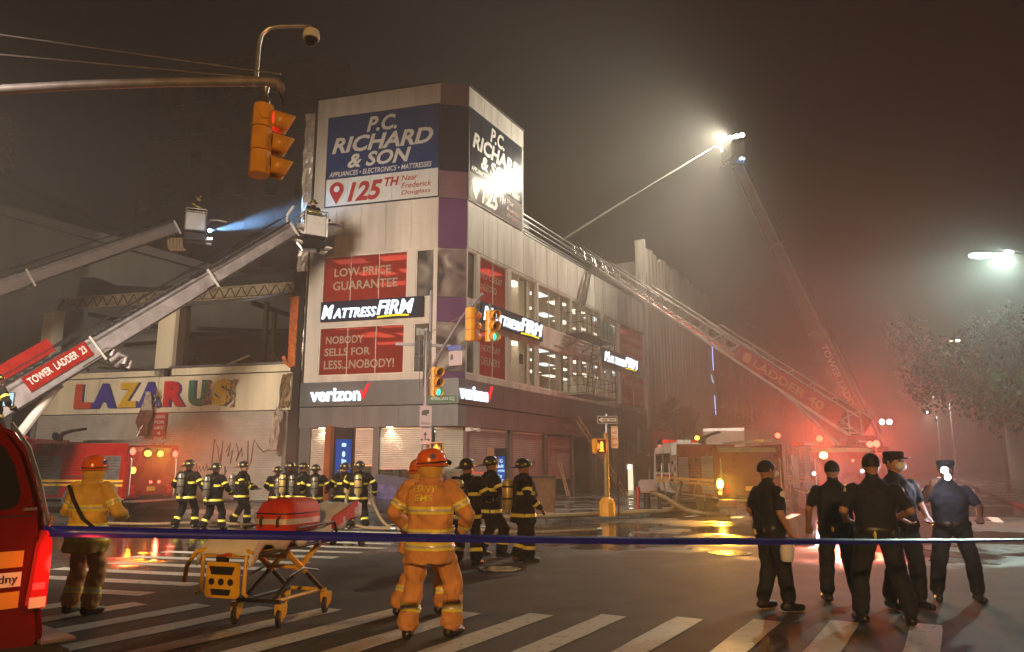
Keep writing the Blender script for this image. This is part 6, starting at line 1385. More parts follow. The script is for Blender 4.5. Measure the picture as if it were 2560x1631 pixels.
repeat(B_, 'shorter firefighter behind the kiosk group', (-7.2, 23.2, 0), face(-.4, 1), .92)
repeat(D_, 'firefighter in the middle of the group before the kiosk', (-4.95, 22.4, 0), face(-.5, 1), .98)
repeat(B_, 'firefighter half hidden behind the kiosk figure facing right', (-5.25, 23.3, 0), face(1, -.2), .9)
g_ = person('firefighter in the raised platform of the near tower ladder', B1 + Vector((.75, .45, -.25)) , face(-.6, .8), 'ff', dict(lw=(-.2, .3, 1.05), rw=(.2, .3, 1.05)), .95, GF, vox=.02, tank=False)
repeat(g_, 'dark firefighter silhouette in the hazy far platform', C1 + Vector((.85, .35, -.1)), face(1, -.1), 1.02)
repeat(A, 'firefighter with phone on the tower truck bed at the left picture edge', (-12.05, 17.2, 2.0), face(.3, 1), 1.0)
repeat(B_, 'firefighter by the pumper cab behind the orange helmeted medic', (-13.4, 20.6, 0), face(.1, 1), 1.0)
# --- police officers
GP = 'police officers standing together'
c1 = person('officer in white mask holding a water jug beside the amber lamp', (3.15, 9.35, 0), face(.95, .3), 'cop', dict(lf=(-.11, -.05), rf=(.12, .10), le=(-.27, -.06, 1.16), lw=(-.26, .10, .98), re=(.28, -.06, 1.14), rw=(.27, .06, .92), yaw=-8), 1.0, GP, mask=True, hat=False, vox=.012)
c2 = person('officer from behind with pale gloves at his belt under the red glare', (4.18, 9.85, 0), face(.25, 1), 'cop', dict(lf=(-.15, .0), rf=(.16, -.04), le=(-.30, -.05, 1.15), lw=(-.29, .12, .92), re=(.29, -.03, 1.15), rw=(.26, .14, .95)), 1.0, GP, hat=False, vox=.013)
c3 = person('broad officer from behind with a yellow holster on the hip', (4.08, 8.55, 0), face(.15, 1), 'cop', dict(lf=(-.20, .02), rf=(.22, -.04), lk=(-.17, .06, .5), rk=(.18, .05, .5), le=(-.31, -.04, 1.16), lw=(-.22, .2, 1.05), re=(.31, -.04, 1.16), rw=(.22, .2, 1.05), yaw=-6), 1.04, GP, hat=False, vox=.012)
c4 = person('taller officer in peaked cap and mask beyond the broad officer', (4.78, 9.45, 0), face(.2, -1), 'cop', dict(lf=(-.13, .05), rf=(.15, -.02), le=(-.29, .0, 1.16), lw=(-.16, .24, 1.02), re=(.29, .0, 1.16), rw=(.16, .24, 1.02), yaw=15), 1.06, GP, mask=True, vox=.014)
c5 = person('officer facing the street raising a dazzling flashlight at the end of the group', (5.72, 9.95, 0), face(-.3, -1), 'cop', dict(lf=(-.20, .0), rf=(.22, .02), lk=(-.17, .06, .5), rk=(.18, .06, .5), le=(-.30, .05, 1.18), lw=(-.24, .26, 1.05), re=(.30, .10, 1.24), rw=(.22, .26, 1.46), yaw=5), 1.0, GP, vox=.013, skin='skin_dark')
fl = thing('flashlight', 'blazing white flashlight held up by the last officer', 'flashlight', (5.53, 9.60, 1.55))
fc = Vector((5.55, 9.62, 1.56)); fdv = (Vector((0, 0, 1.6)) - fc).normalized()
q = MB(); q.tube([fc - fdv * .16, fc - fdv * .02, fc + fdv * .02], [.018, .02, .032], 12); q.build('barrel', M['sign_black'], fl)
for k in range(2): q = MB(); q.ell(fc + fdv * .035 + Vector((-.03 * k, 0, .085 * k)), (.038 + .01 * k, .02, .042)); q.build('lens', M['lamp_flash'], fl, True)
spot('flash_beam', fc + fdv * .09, Vector((0, 0, 1.2)), (.88, .85, 1), 35, 110, .05, .9, fl); point('flash_halo', fc + fdv * .30, (.85, .82, 1), 14, .05, fl)
jg = thing('water_jug', 'white plastic jug held low by the masked officer', 'jug', (2.98, 9.2, .8)); jc = Vector((3.22, 9.02, .60))
q = MB(); q.lathe([(.06, 0), (.075, .02), (.078, .14), (.06, .19), (.025, .23), (.022, .26)], Matrix.Translation(jc), 14); q.build('bottle', M['mask_white'], jg, True)
q = MB(); q.tube([jc + Vector((.03, 0, .22)), jc + Vector((.085, 0, .21)), jc + Vector((.09, 0, .14)), jc + Vector((.07, 0, .11))], .014, 8); q.build('handle', M['mask_white'], jg, True)
q = MB(); q.lathe([(.026, .25), (.026, .275)], Matrix.Translation(jc), 10); q.build('cap', M['sign_blue'], jg)
PX = -.35; ph = thing('phone', 'lit phone screen held up at the left picture edge', 'phone', (-11.5, 17.3, 3.4)); q = MB(); q.box(-11.82, -11.56, 17.2, 17.22, 3.05, 3.38); q.build('case', M['sign_black'], ph); q = MB(); q.box(-11.8, -11.58, 17.185, 17.198, 3.07, 3.36); q.build('screen', M['screen_pale'], ph)
mat('red_dark_van', (.10, .004, .004), .22, var=.06, coat=.6); mat('band_amber', (.60, .30, .05), .5, var=.08); mat('tail_lens', (.5, .01, .01), .12, var=.2, emit=(1, .03, .02), es=.15)
# ================================================================ STRETCHER, BAG, VEHICLE, TAPE, HOSES, TREES
st = thing('ambulance_stretcher', 'yellow framed wheeled stretcher with white sheet in the crosswalk', 'stretcher', (0, 0, 0)); V = Vector
def tb(nm, pts, r, mt, par=st, n=10): q = MB(); q.tube(pts, r, n); return q.build(nm, M[mt], par, True)
# local: length along +Y (head end far), x right
wheels = [(-.27, -.40), (.27, -.40), (-.27, .42), (.27, .42)]
for x, y in wheels:
    q = MB(); q.lathe([(.03, -.022), (.085, -.024), (.10, -.015), (.10, .015), (.085, .024), (.03, .022)], Matrix.Translation((x, y, .10)) @ rotz(R(20)) @ Matrix.Rotation(R(90), 4, 'Y'), 22); wo = q.build('wheel', M['black_rubber'], st, True)
    q = MB(); q.lathe([(.045, -.027), (.045, .027)], Matrix.Translation((x, y, .10)) @ rotz(R(20)) @ Matrix.Rotation(R(90), 4, 'Y'), 12); q.build('hub', M['stretcher_yellow'], wo, True)
    q = MB(); q.prism([(-.06, .24), (.06, .24), (.05, .14), (.02, .09), (-.02, .09), (-.05, .14)], lambda yy, z, d: (x + d, y + yy + .01, z), -.045, .045); q.build('caster_fork', M['stretcher_yellow'], st, bevel=.01)
tb('base_rail', [(-.27, -.40, .26), (.27, -.40, .26)], .022, 'sign_black'); tb('base_rail', [(-.27, .42, .26), (.27, .42, .26)], .022, 'stretcher_yellow')
for s in (-1, 1):
    tb('base_rail', [(s * .20, -.40, .26), (s * .20, .42, .26)], .022, 'stretcher_yellow' if s > 0 else 'sign_black')
    # X legs: yellow upper tube, black lower tube
    a0, a1 = V((s * .22, .40, .28)), V((s * .20, -.30, .80)); b0, b1 = V((s * .18, -.38, .28)), V((s * .17, .42, .80))
    tb('leg_lower', [a0, a0.lerp(a1, .5)], .026, 'sign_black'); tb('leg_upper', [a0.lerp(a1, .45), a1], .033, 'stretcher_yellow')
    tb('leg_lower', [b0, b0.lerp(b1, .5)], .026, 'sign_black'); tb('leg_upper', [b0.lerp(b1, .45), b1], .033, 'stretcher_yellow')
    tb('side_rail', [(s * .29, -.85, .80), (s * .29, .95, .84)], .02, 'sign_black')
    tb('drop_rail', [(s * .31, -.30, .86), (s * .33, -.25, 1.02), (s * .33, .45, 1.04), (s * .31, .55, .86)], .014, 'sign_black')
    tb('latch_rod', [(s * .24, -.25, .5), (s * .24, .0, .56), (s * .24, .3, .50)], .012, 'steel')
tb('cross_tube', [(-.2, .02, .56), (.2, .02, .56)], .022, 'stretcher_yellow'); tb('cross_tube', [(-.2, -.18, .70), (.2, -.18, .70)], .022, 'stretcher_yellow')
q = MB(); q.loft([(0, 0, 0, .29, .82), (0, 0, .03, .30, .84)], 24); 
q = MB(); q.box(-.28, .28, -.90, .55, .80, .83); q.build('bed_frame', M['stretcher_yellow'], st, bevel=.012)
# mattress with draped sheet: foot part flat, back part raised
q = MB(); k, l = 14, 26; vs = []
def zc(y): return .97 if y < .25 else .97 + (y - .25) * .32
for j in range(l + 1):
    y = -.98 + 2.06 * j / l
    for i in range(k + 1):
        tt = i / k * 2 - 1; ed = abs(tt); x = math.copysign(min(.29, ed * .42), tt); drop = max(0, ed * .42 - .29)
        end = max(0, -.84 - y) * 1.1
        vs.append((x + (.02 + .012 * math.sin(j * 1.9)) * (1 if drop > 0 else 0) * (1 if tt > 0 else -1), y, zc(y) - drop * (1.0 + .35 * math.sin(j * 1.3)) - end + .008 * math.sin(j * 2.3 + i) + .01 * math.sin(i * 1.7 + j * .8)))
q.add(vs, [(j * 15 + i, j * 15 + i + 1, (j + 1) * 15 + i + 1, (j + 1) * 15 + i) for j in range(l) for i in range(k)])
o = q.build('sheet', M['sheet'], st, True); md = o.modifiers.new('s', 'SOLIDIFY'); md.thickness = .01
q = MB(); q.box(-.26, .26, -.84, .25, .885, .95); q.build('mattress', M['sign_black'], st, bevel=.03)
q = MB(); q.prism([(.25, .885), (1.05, 1.10), (1.03, 1.20), (.25, .95)], lambda y, z, d: (d, y, z), -.26, .26); q.build('backrest', M['bag_red'], st, bevel=.02)
q = MB(); q.prism([(.2, .84), (1.08, 1.07), (1.08, 1.10), (.2, .87)], lambda y, z, d: (d, y, z), -.29, .29); q.build('backrest_frame', M['sign_black'], st, bevel=.01)
for s in (-1, 1):
    q = MB(); q.prism([(.35, .93), (.95, 1.08), (.98, 1.28), (.45, 1.10)], lambda y, z, d: (s * .305 + d, y, z), -.012, .012); q.build('side_guard', M['bag_red'] if s > 0 else M['sign_black'], st, bevel=.008)
# yellow foot-end panel with slots and three round holes
def panel(parent):
    q = MB(); q.prism([(-.18, .38), (.18, .38), (.20, .42), (.19, .73), (-.19, .73), (-.20, .42)], lambda x, z, d: (x, -.96 + d, z), -.02, .02); po = q.build('foot_panel', M['stretcher_yellow'], parent, bevel=.012)
    for z0, z1, w0, w1 in ((.61, .69, .12, .15), (.41, .47, .10, .12)): q = MB(); q.prism([(-w0, z0), (w0, z0), (w1, z1), (-w1, z1)], lambda x, z, d: (x, -.985 + d, z), 0, .004); q.build('slot', M['sign_black'], po)
    for x in (-.11, 0, .11): q = MB(); q.lathe([(.034, 0), (.034, .005), (.022, .006)], Matrix.Translation((x, -.982, .54)) @ Matrix.Rotation(R(90), 4, 'X'), 14); q.build('hole', M['sign_black'], po)
panel(st)
q = MB(); q.prism([(-.27, .775), (.27, .775), (.25, .845), (-.25, .845)], lambda x, z, d: (x, -.93 + d, z), -.03, .03); q.build('foot_rail', M['stretcher_yellow'], st, bevel=.02)
q = MB(); q.box(-.09, .09, -.966, -.96, .79, .825); q.build('warning_label', M['letter_orange'], st)
for s in (-1, 1):
    tb('foot_bracket', [(s * .24, -.93, .86), (s * .25, -.95, .80), (s * .25, -.96, .44), (s * .30, -.97, .41)], .018, 'stretcher_yellow')
    tb('lift_handle', [(s * .20, -.9, .85), (s * .30, -1.0, .83), (s * .40, -1.0, .68), (s * .42, -1.0, .52)] if s < 0 else [(s * .2, -.9, .85), (s * .32, -.98, .84)], .022, 'stretcher_yellow')
q = MB(); q.box(-.12, .02, -.94, -.90, .72, .79); q.build('lock_box', M['sign_black'], st, bevel=.01)
tb('head_handle', [(-.2, 1.05, .84), (-.2, 1.30, .82), (.2, 1.30, .82), (.2, 1.05, .84)], .018, 'sign_black')
for s in (-1, 1): q = MB(); q.lathe([(.02, -.015), (.06, -.015), (.06, .015), (.02, .015)], Matrix.Translation((s * .2, 1.28, .72)) @ Matrix.Rotation(R(90), 4, 'Y'), 14); q.build('loading_wheel', M['black_rubber'], st); tb('loading_arm', [(s * .2, 1.2, .84), (s * .2, 1.28, .72)], .014, 'sign_black')
st.location = (-2.62, 8.86, 0); st.rotation_euler = (0, 0, R(-19)); st.scale = (1.06, 1.06, 1.0)
bg_ = thing('medical_bag', 'bright red medical bag with white reflective band on the stretcher', 'bag', (0, 0, 0)); T = Matrix.Translation((-2.58, 8.80, .985)) @ rotz(R(-19))
q = MB(); q.loft([(0, 0, 0, .24, .33), (0, 0, .05, .255, .35), (0, .01, .20, .255, .35), (0, .03, .30, .225, .31), (0, .05, .345, .16, .24), (0, .05, .355, .06, .1)], 28, .45); o = q.build('shell', M['bag_red'], bg_, True); o.data.transform(T)
q = MB(); q.loft([(0, 0, .075, .262, .357), (0, 0, .135, .263, .358)], 28, .45); o = q.build('reflective_band', M['silver_reflect'], bg_, True); o.data.transform(T)
q = MB(); q.loft([(0, 0, .185, .262, .357), (0, 0, .197, .262, .357)], 28, .45); o = q.build('zip', M['sign_black'], bg_, True); o.data.transform(T)
q = MB(); q.box(-.07, .05, -.14, -.06, .335, .36); o = q.build('label_patch', M['cloth_maroon'], bg_); o.data.transform(T)
for x in (-.10, .12): q = MB(); q.tube([(x, -.36, .05), (x, -.37, .12), (x + .02, -.36, .17)], .016, 6); o = q.build('buckle', M['sign_black'], bg_); o.data.transform(T)
q = MB(); q.prism([(-.24, -.62), (.22, -.62), (.25, -.25), (-.25, -.25)], lambda x, y, d: (x, y, d + .003 * 0), -.004, .008); o = q.build('flap', M['bag_red'], bg_); o.data.transform(T)
# ---- red fire-department vehicle at the left edge, tail to the right
sv = thing('command_vehicle', 'dark red fire department wagon with yellow bands and lit tail lamp', 'car', (-3.9, 4.6, 0)); Yf = 4.25
xr = -2.58
side = [(xr + .03, .62), (xr + .05, .80), (xr + .02, .98), (xr + .015, 1.30), (xr - .01, 1.42), (xr - .07, 1.62), (xr - .14, 1.80), (xr - .24, 1.93), (xr - .5, 2.02), (xr - 3.6, 2.02), (xr - 4.3, 1.45), (xr - 5.4, 1.25), (xr - 5.5, .62)]
q = MB(); q.prism(side, lambda x, z, d: (x, Yf + d, z), 0, 1.85); bo = q.build('body', M['red_dark_van'], sv, bevel=.05)
q = MB(); q.prism([(xr - .17, 1.49), (xr - .155, 1.55), (xr - .20, 1.70), (xr - .26, 1.80), (xr - .34, 1.84), (xr - 1.6, 1.84), (xr - 1.6, 1.47), (xr - .20, 1.47)], lambda x, z, d: (x, Yf + d, z), -.006, .004); q.build('side_window', M['dark_glass'], bo)
for z0, z1, mt in ((1.165, 1.25, 'band_amber'), (1.065, 1.14, 'sign_white'), (.955, 1.04, 'band_amber')): q = MB(); q.box(xr - 5.2, xr - .105, Yf - .0065, Yf - .003, z0, z1); q.build('side_band', M[mt], bo)
text_on('lettering', 'www.nyc.gov/fdny', lambda x, z, d: V((x, Yf - .0068 - d, z)), xr - .60, xr - .125, 1.075, 1.13, M['sign_black'], bo, .001, .0)
q = MB(); q.prism([(xr - .072, .95), (xr + .032, .93), (xr + .028, 1.30), (xr - .01, 1.36), (xr - .05, 1.28)], lambda x, z, d: (x, Yf + d, z), -.022, .16); tl = q.build('tail_lamp', M['tail_lens'], sv, bevel=.012)
q = MB(); q.box(xr - .05, xr + .01, Yf - .026, Yf - .022, 1.04, 1.075); q.build('lamp_filament', M['lamp_red_dim'], tl)
q = MB(); q.box(xr - .06, xr + .02, Yf - .027, Yf - .02, .945, 1.0); q.build('reverse_lens', M['sign_white'], tl)
q = MB(); q.prism([(xr - .30, .45), (xr + .16, .45), (xr + .20, .60), (xr + .16, .74), (xr - .26, .76)], lambda x, z, d: (x, Yf + d, z), -.05, 1.9); q.build('rear_bumper', M['black_rubber'], sv, bevel=.04)
q = MB(); q.box(xr + .02, xr + .20, Yf - .03, Yf + 1.8, .745, .765); q.build('bumper_step', M['steel'], sv, bevel=.006)
for x in (xr - 1.0, xr - 4.4): q = MB(); q.lathe([(.22, -.12), (.37, -.12), (.39, 0), (.37, .12), (.22, .12)], Matrix.Translation((x, Yf + .12, .38)) @ Matrix.Rotation(R(90), 4, 'X'), 26); w_ = q.build('wheel', M['black_rubber'], sv, True); q = MB(); q.lathe([(.22, -.02), (.2, .1), (.02, .11)], Matrix.Translation((x, Yf + .12, .38)) @ Matrix.Rotation(R(90), 4, 'X'), 18); q.build('rim', M['steel'], w_, True)
q = MB(); q.tube([(xr + .015, Yf + .01, 1.36), (xr - .01, Yf - .004, 1.42), (xr - .07, Yf - .004, 1.62), (xr - .14, Yf - .004, 1.80), (xr - .24, Yf - .004, 1.93)], .010, 6); q.build('gutter_trim', M['steel'], bo, True)
q = MB(); q.box(xr - 5.0, xr - .08, Yf - .004, Yf + .001, 1.428, 1.436); q.build('body_crease', M['sign_black'], bo)
q = MB(); q.box(xr - .13, xr - .07, Yf - .02, Yf - .004, 1.46, 1.475); q.build('badge', M['steel'], bo)
q = MB(); q.tube([(xr + .01, Yf - .01, 1.38), (xr + .01, Yf - .02, 1.43)], .012, 8); q.build('hinge', M['steel'], sv, True)
piv = Matrix.Translation((xr, Yf, 0)) @ rotz(R(51)) @ Matrix.Translation((-xr, -Yf, 0))
def bake(o):
    if o.type == 'MESH': o.data.transform(piv)
    for c_ in o.children: bake(c_)
for c_ in sv.children: bake(c_)
point('tail_glow', (xr + .22, Yf - .02, 1.15), (1, .05, .03), 5, .06, sv)
# ---- barrier tape
tp = thing('barrier_tape', 'blue police barrier tape stretched across the crosswalk', 'tape', (-2.5, 4.3, 1.33)); q = MB(); vs = []; n = 60
a, b = V((xr - .02, 4.24, 1.345)), V((7.0, 8.4, .93))
for i in range(n + 1):
    t = i / n; c = a.lerp(b, t) + V((0, 0, -.05 * math.sin(math.pi * t))); tw_ = R(12 + 64 * t + 9 * math.sin(t * 9)); w = .030
    up = V((0, math.sin(tw_) * .9, math.cos(tw_))) * w; vs += [c - up, c + up * (1 + .05 * math.sin(i))]
q.add(vs, [(2 * i, 2 * i + 2, 2 * i + 3, 2 * i + 1) for i in range(n)]); o = q.build('ribbon', M['tape_blue'], tp, True); md = o.modifiers.new('s', 'SOLIDIFY'); md.thickness = .001
q = MB(); q.tube([b + V((0, 0, -.93)), b + V((0, 0, .1))], .03, 8); q.lathe([(.2, 0), (.2, .05), (.06, .1)], Matrix.Translation((b.x, b.y, 0)), 12); q.build('stanchion', M['sign_black'], tp)
# ---- hoses
def hose(label, pts, r=.045, lift=0):
    h_ = thing('fire_hose', label, 'hose', pts[0]); P_ = []
    pts = [V(p) for p in pts]
    for i in range(len(pts) - 1):
        p0, p1, p2, p3 = pts[max(i - 1, 0)], pts[i], pts[i + 1], pts[min(i + 2, len(pts) - 1)]
        for k in range(8):
            t = k / 8; P_.append(.5 * ((2 * p1) + (p2 - p0) * t + (2 * p0 - 5 * p1 + 4 * p2 - p3) * t * t + (3 * p1 - p0 - 3 * p2 + p3) * t ** 3))
    P_.append(pts[-1]); q = MB(); q.tube(P_, r, 8); q.build('hose_line', M['hose'], h_, True)
    q = MB(); q.tube([P_[-1], P_[-1] + (P_[-1] - P_[-2]).normalized() * .15], r * 1.3, 10); q.build('coupling', M['alu'], h_)
hose('thick pale supply hose looping from the pumper side to the kerb', [(6.55, 29.3, 1.05), (6.2, 28.2, .8), (5.6, 26.9, .18), (4.6, 25.6, .2), (3.4, 24.6, .2), (1.6, 23.4, .2), (.2, 22.6, .2), (-1.5, 22.2, .2)], .075)
hose('short yellow hose from the hydrant post down to the kerb', [(4.75, 26.6, .85), (5.3, 26.4, .62), (5.9, 26.2, .25), (6.6, 26.2, .08), (7.4, 26.4, .08)], .07)
hose('hose snaking along the wet corner pavement', [(2.9, 24.4, .2), (1.5, 24.0, .2), (.3, 24.6, .2), (-1.2, 24.1, .2), (-2.4, 24.8, .2), (-3.2, 23.6, .2)], .045)
hose('hose trailing from the group to the manhole in the crosswalk', [(-3.9, 20.9, .95), (-3.7, 20.8, .5), (-3.3, 20.5, .1), (-2.4, 19.8, .06), (-1.2, 19.9, .06), (.6, 19.2, .06), (2.2, 19.9, .06)], .04)
hose('hose lying on the avenue behind the firefighters', [(-12.8, 22.6, .06), (-10.5, 21.9, .06), (-9, 22.4, .06), (-7.2, 21.6, .06), (-5.6, 22.6, .06), (-4.4, 21.6, .06)], .04)
hose('hose carried at the hip by the firefighter beside the kiosk', [(-4.75, 22.1, 1.05), (-4.7, 21.5, .7), (-4.5, 21.2, .2), (-4.0, 20.7, .06), (-3.2, 20.3, .06)], .04)
hy = thing('hydrant_post', 'pale capped hydrant guard posts with hose attached at the kerb', 'hydrant', (4.8, 26.6, .14))
q = MB(); q.lathe([(.16, .14), (.16, .2), (.11, .25), (.11, .75), (.14, .78), (.13, .9), (.02, .98)], Matrix.Translation((4.75, 26.7, 0)), 14); q.build('barrel', M['dark_metal'], hy, True)
for x in (4.4, 5.15): q = MB(); q.lathe([(.06, .14), (.06, .95), (.01, 1.0)], Matrix.Translation((x, 26.5, 0)), 10); q.build('guard_post', M['letter_red'] if x < 4.5 else M['dark_metal'], hy, True)
q = MB(); q.box(4.45, 5.05, 26.45, 26.75, .78, 1.22); q.build('cover', M['sign_pink'], hy, bevel=.06)
# ---- trees
leafm = MB()
def tree(label, loc, h, cr, seed, nleaf, ls=.16, group=None):
    rnd = random.Random(seed); t_ = thing('street_tree', label, 'tree', loc, group=group); p = V(loc); q = MB(); ends = []
    q.tube([p, p + V((.05, 0, h * .25)), p + V((-.05, .08, h * .5))], [.16, .13, .10], 8)
    for k in range(9):
        a = rnd.uniform(0, 6.28); z0 = rnd.uniform(.35, .55) * h; e = p + V((math.cos(a) * cr * rnd.uniform(.4, .8), math.sin(a) * cr * rnd.uniform(.4, .8), rnd.uniform(.6, .95) * h)); s_ = p + V((0, 0, z0)); md_ = s_.lerp(e, .5) + V((0, 0, .2)); q.tube([s_, md_, e], [.07, .045, .015], 6); ends += [e, md_.lerp(e, .5)]
    q.build('trunk', M['bark'], t_, True)
    cl = [(e, rnd.uniform(.35, .6) * cr * .62) for e in ends] + [(p + V((rnd.gauss(0, .45) * cr, rnd.gauss(0, .45) * cr, h * (.72 + rnd.gauss(0, .12)))), rnd.uniform(.22, .4) * cr) for _ in range(14)]
    vs = []; fs = []
    for i in range(nleaf):
        c, r_ = cl[rnd.randrange(len(cl))]; d_ = V((rnd.gauss(0, 1), rnd.gauss(0, 1), rnd.gauss(0, .8))).normalized(); o_ = c + d_ * r_ * (rnd.random() ** .4)
        n1 = V((rnd.gauss(0, 1), rnd.gauss(0, 1), rnd.gauss(0, 1))).normalized(); n2 = n1.orthogonal().normalized() * ls * rnd.uniform(.6, 1.2); n1 = n1 * ls * .55; b_ = len(vs); vs += [o_ - n2, o_ + n1 * .6, o_ + n2, o_ - n1 * .6]; fs.append((b_, b_ + 1, b_ + 2, b_ + 3))
    m_ = MB(); m_.add(vs, fs); m_.build('crown', M['leaf'], t_)
tree('large leafy street tree under the white street lamp', (21.6, 30.5, .14), 6.9, 4.4, 3, 26000, .17)
tree('second leafy tree behind the large tree', (26.5, 36, .14), 8.2, 4.2, 8, 9000, .18)
tree('small pale tree by the ribbed building', (12.2, 55, .14), 6.4, 1.9, 5, 3000, .16)
tree('bushy small tree beyond the white box truck', (17.3, 60, .14), 6.2, 2.4, 6, 3500, .17)
# ---- far lamps and lights down the street
for k, (b_, a_, z, em) in enumerate(((9.5, -60, 8, 'lamp_warm'), (19, -75, 8, 'lamp_white'), (19.4, -45, 7.5, 'lamp_warm'))):
    p = W(a_, b_, .14); s_ = thing('street_lamp', ('far street lamp down the store side of the street', 'faint far white street lamp down the side street', 'far warm street lamp beside the second tree')[k], 'street lamp', p); q = MB(); q.tube([p, p + V((0, 0, z)), p + V((-.8, .2, z + .2))], .06, 6); q.build('pole', M['pole_paint'], s_); q = MB(); q.ell(p + V((-1, .2, z + .15)), (.3, .2, .08)); q.build('lens', M[em], s_); spot('lamp_light', p + V((-1, .2, z)), p + V((-1, .2, 0)), (1, .85, .7), 2500, 165, .15, .5, s_)
fs_ = thing('far_signal', 'far traffic signal showing red beyond the flashlight officer', 'traffic light', W(2, 21.5, .14)); p = W(2, 21.5, .14); q = MB(); q.tube([p, p + V((0, 0, 2.6))], .07, 8); q.build('pole', M['pole_paint'], fs_)
signal_head(fs_, p + V((-.15, -.15, 2.35)), R(8), 'red', mt='dark_metal')
for i, (s_, x) in enumerate((('car', 16.2),)):
    pass
# ================================================================ LAMPS AND HAZE
def street_lamp(loc, aim, label, lens, col, watts, h=9.0, reach=2.2, tilt=(0, 0), cone=165, soft=.15):
    """cobra-head street lamp: pole base at loc, arm towards aim"""
    s = thing('street_lamp', label, 'street lamp', loc, group=None)
    p = Vector(loc); d = (Vector((*aim, 0)) - Vector((p.x, p.y, 0))).normalized()
    q = MB(); q.tube([p, p + Vector((0, 0, h - .6)), p + Vector((0, 0, h - .1)) + d * .3, p + Vector((0, 0, h + .25)) + d * reach], [.10, .07, .055, .045], 8); q.build('pole', M['pole_paint'], s)
    q = MB(); q.lathe([(.17, 0), (.15, .5), (.11, .55)], Matrix.Translation(p), 8); q.build('base', M['pole_paint'], s)
    e = p + Vector((0, 0, h + .22)) + d * (reach + .3); sd = Vector((-d.y, d.x, 0))
    q = MB(); q.hexa([e - d * .35 - sd * .12, e + d * .4 - sd * .17, e + d * .4 + sd * .17, e - d * .35 + sd * .12, e - d * .35 - sd * .1 + Vector((0, 0, .13)), e + d * .35 - sd * .12 + Vector((0, 0, .13)), e + d * .35 + sd * .12 + Vector((0, 0, .13)), e - d * .35 + sd * .1 + Vector((0, 0, .13))]); q.build('lamp_head', M['steel'], s, bevel=.03)
    q = MB(); q.ell(e + d * .05 + Vector((0, 0, -.01)), (.30, .20, .07)); q.build('lens', lens, s, True)
    spot('lamp_light', e + d * .05 + Vector((0, 0, -.16)), e + d * .05 + Vector((tilt[0], tilt[1], -8)), col, watts, cone, soft, .6, s)
    return s
street_lamp((-.8, -13.0, 0), (0, 5), 'added lamp post standing in for vehicle lights behind the taped-off crosswalk', M['lamp_amber'], (1, .54, .17), 10500, 6.2, tilt=(2, 30), cone=110)  # unseen lamp added to warm the medics, in place of amber vehicle lights
street_lamp((-15.0, 9.5, .14), (-10, 14), 'street lamp on the near left corner pavement', M['lamp_warm'], (1, .84, .66), 11000, 8.5, tilt=(5, 18), cone=95, soft=1.4)
street_lamp((-13.5, 3.5, .14), (-9, 8), 'added street lamp beside the parked red wagon', M['lamp_warm'], (1, .84, .66), 12500, 8.5, tilt=(2, 22), cone=90, soft=1.4)  # unseen second lamp, added to split the facade light and soften boom shadows
street_lamp((20.8, 25.5, .14), (17, 25), 'street lamp with a double white head over the tree corner', M['lamp_green_white'], (.75, 1, .85), 5200, 8.7, 3.2, tilt=(-6, -3), cone=135)
hd = [o for o in C.objects if o.name.startswith('street_lamp') and 'double white' in o.get('label', '')][0]
q = MB(); q.ell((16.35, 24.9, 8.9), (.42, .2, .09)); q.build('lens', M['lamp_green_white'], hd, True); q = MB(); q.box(15.95, 17.2, 24.78, 25.05, 8.96, 9.06); q.build('lamp_head', M['steel'], hd, bevel=.03)
street_lamp((29.5, 45, .14), (26, 44), 'small warm street lamp above the tree crown further down the side street', M['lamp_warm'], (1, .85, .55), 800, 8.8, 2.4)
HAZE = .0040
hz = MB(); hz.box(-165, 345, -55, 465, -1.2, 60)
def haze_mat():
    m = bpy.data.materials.new('haze_air'); m.use_nodes = True; N = m.node_tree.nodes; N.remove(N['Principled BSDF'])
    v = N.new('ShaderNodeVolumePrincipled'); v.inputs['Color'].default_value = (.9, .88, .86, 1); v.inputs['Density'].default_value = HAZE; v.inputs['Anisotropy'].default_value = .35
    m.node_tree.links.new(v.outputs[0], N['Material Output'].inputs['Volume']); return m
hzo = hz.build('haze', haze_mat(), kind='stuff')

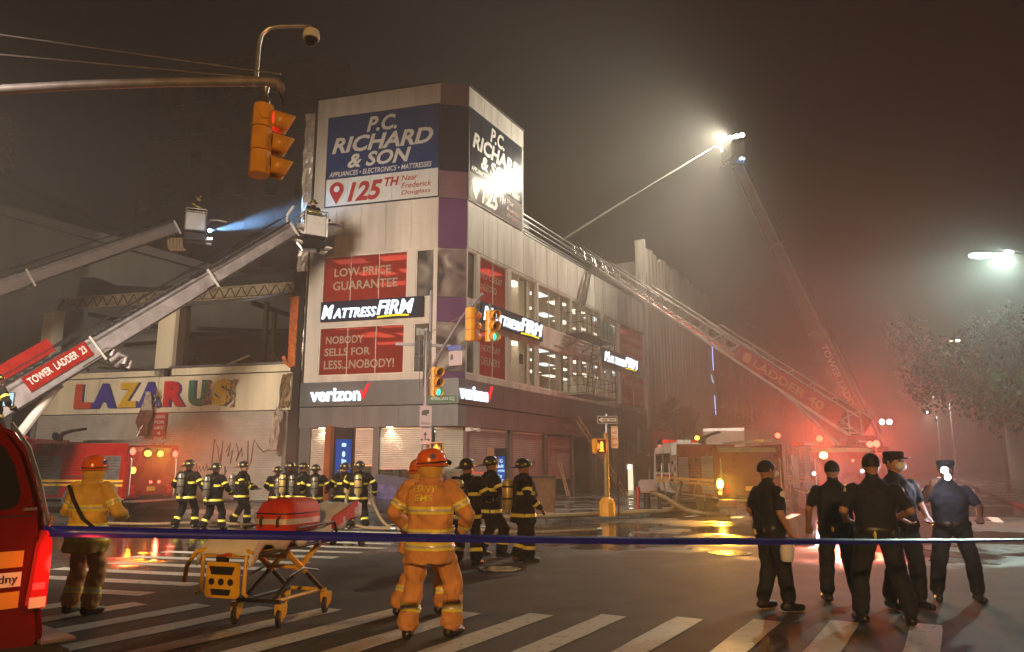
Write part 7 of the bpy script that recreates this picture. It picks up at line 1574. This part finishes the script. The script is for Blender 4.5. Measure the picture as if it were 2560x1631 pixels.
def smoke(loc, rad, rz, dens, nscale, seed, col=(.55, .53, .50)):
    """drifting smoke bank: noise density fading to nothing at the rim"""
    q = MB(); q.ell((0, 0, 0), (1, 1, 1), None, 24, 14); o = q.build('smoke', None_mat, kind='stuff')
    m = bpy.data.materials.new('smoke_bank'); m.use_nodes = True; nt = m.node_tree; N = nt.nodes; L = nt.links; N.remove(N['Principled BSDF'])
    tc = N.new('ShaderNodeTexCoord'); ln = N.new('ShaderNodeVectorMath'); ln.operation = 'LENGTH'; L.new(tc.outputs['Object'], ln.inputs[0])
    fo = N.new('ShaderNodeMapRange'); fo.interpolation_type = 'SMOOTHSTEP'; fo.inputs[1].default_value = .25; fo.inputs[2].default_value = .98; fo.inputs[3].default_value = 1; fo.inputs[4].default_value = 0; L.new(ln.outputs['Value'], fo.inputs[0])
    mp = N.new('ShaderNodeMapping'); mp.inputs['Location'].default_value = (seed, seed * 2.3, seed * .7); L.new(tc.outputs['Object'], mp.inputs[0])
    nz = N.new('ShaderNodeTexNoise'); nz.inputs['Scale'].default_value = nscale; nz.inputs['Detail'].default_value = 3; nz.inputs['Distortion'].default_value = .6; L.new(mp.outputs[0], nz.inputs['Vector'])
    nr = N.new('ShaderNodeMapRange'); nr.inputs[1].default_value = .36; nr.inputs[2].default_value = .68; nr.inputs[3].default_value = .12; nr.inputs[4].default_value = 1; L.new(nz.outputs[0], nr.inputs[0])
    a = N.new('ShaderNodeMath'); a.operation = 'MULTIPLY'; L.new(fo.outputs[0], a.inputs[0]); L.new(nr.outputs[0], a.inputs[1])
    b = N.new('ShaderNodeMath'); b.operation = 'MULTIPLY'; b.inputs[1].default_value = dens; L.new(a.outputs[0], b.inputs[0])
    v = N.new('ShaderNodeVolumePrincipled'); v.inputs['Color'].default_value = (*col, 1); v.inputs['Anisotropy'].default_value = .3; L.new(b.outputs[0], v.inputs['Density'])
    L.new(v.outputs[0], N['Material Output'].inputs['Volume']); o.data.materials.clear(); o.data.materials.append(m)
    o.location = loc; o.scale = rad; o.rotation_euler = (0, 0, rz); return o
None_mat = M['sheet']
smoke((17, 40, 8), (19, 21, 12), R(-28), .042, 1.5, 2.0, (.75, .72, .70))
smoke((-2, 49, 18), (24, 11, 13), R(10), .034, 2.2, 5.0, (.65, .63, .60))
smoke((-11.2, 34.0, 12.8), (6.5, 3.6, 3.2), R(-15), .10, 1.6, 9.0, (.7, .7, .7))
smoke((-9.2, 25.6, 2.0), (5.5, 3.4, 2.6), R(-15), .09, 1.3, 4.0, (.7, .7, .7))
cy.volume_step_rate = 3.0; cy.volume_max_steps = 64
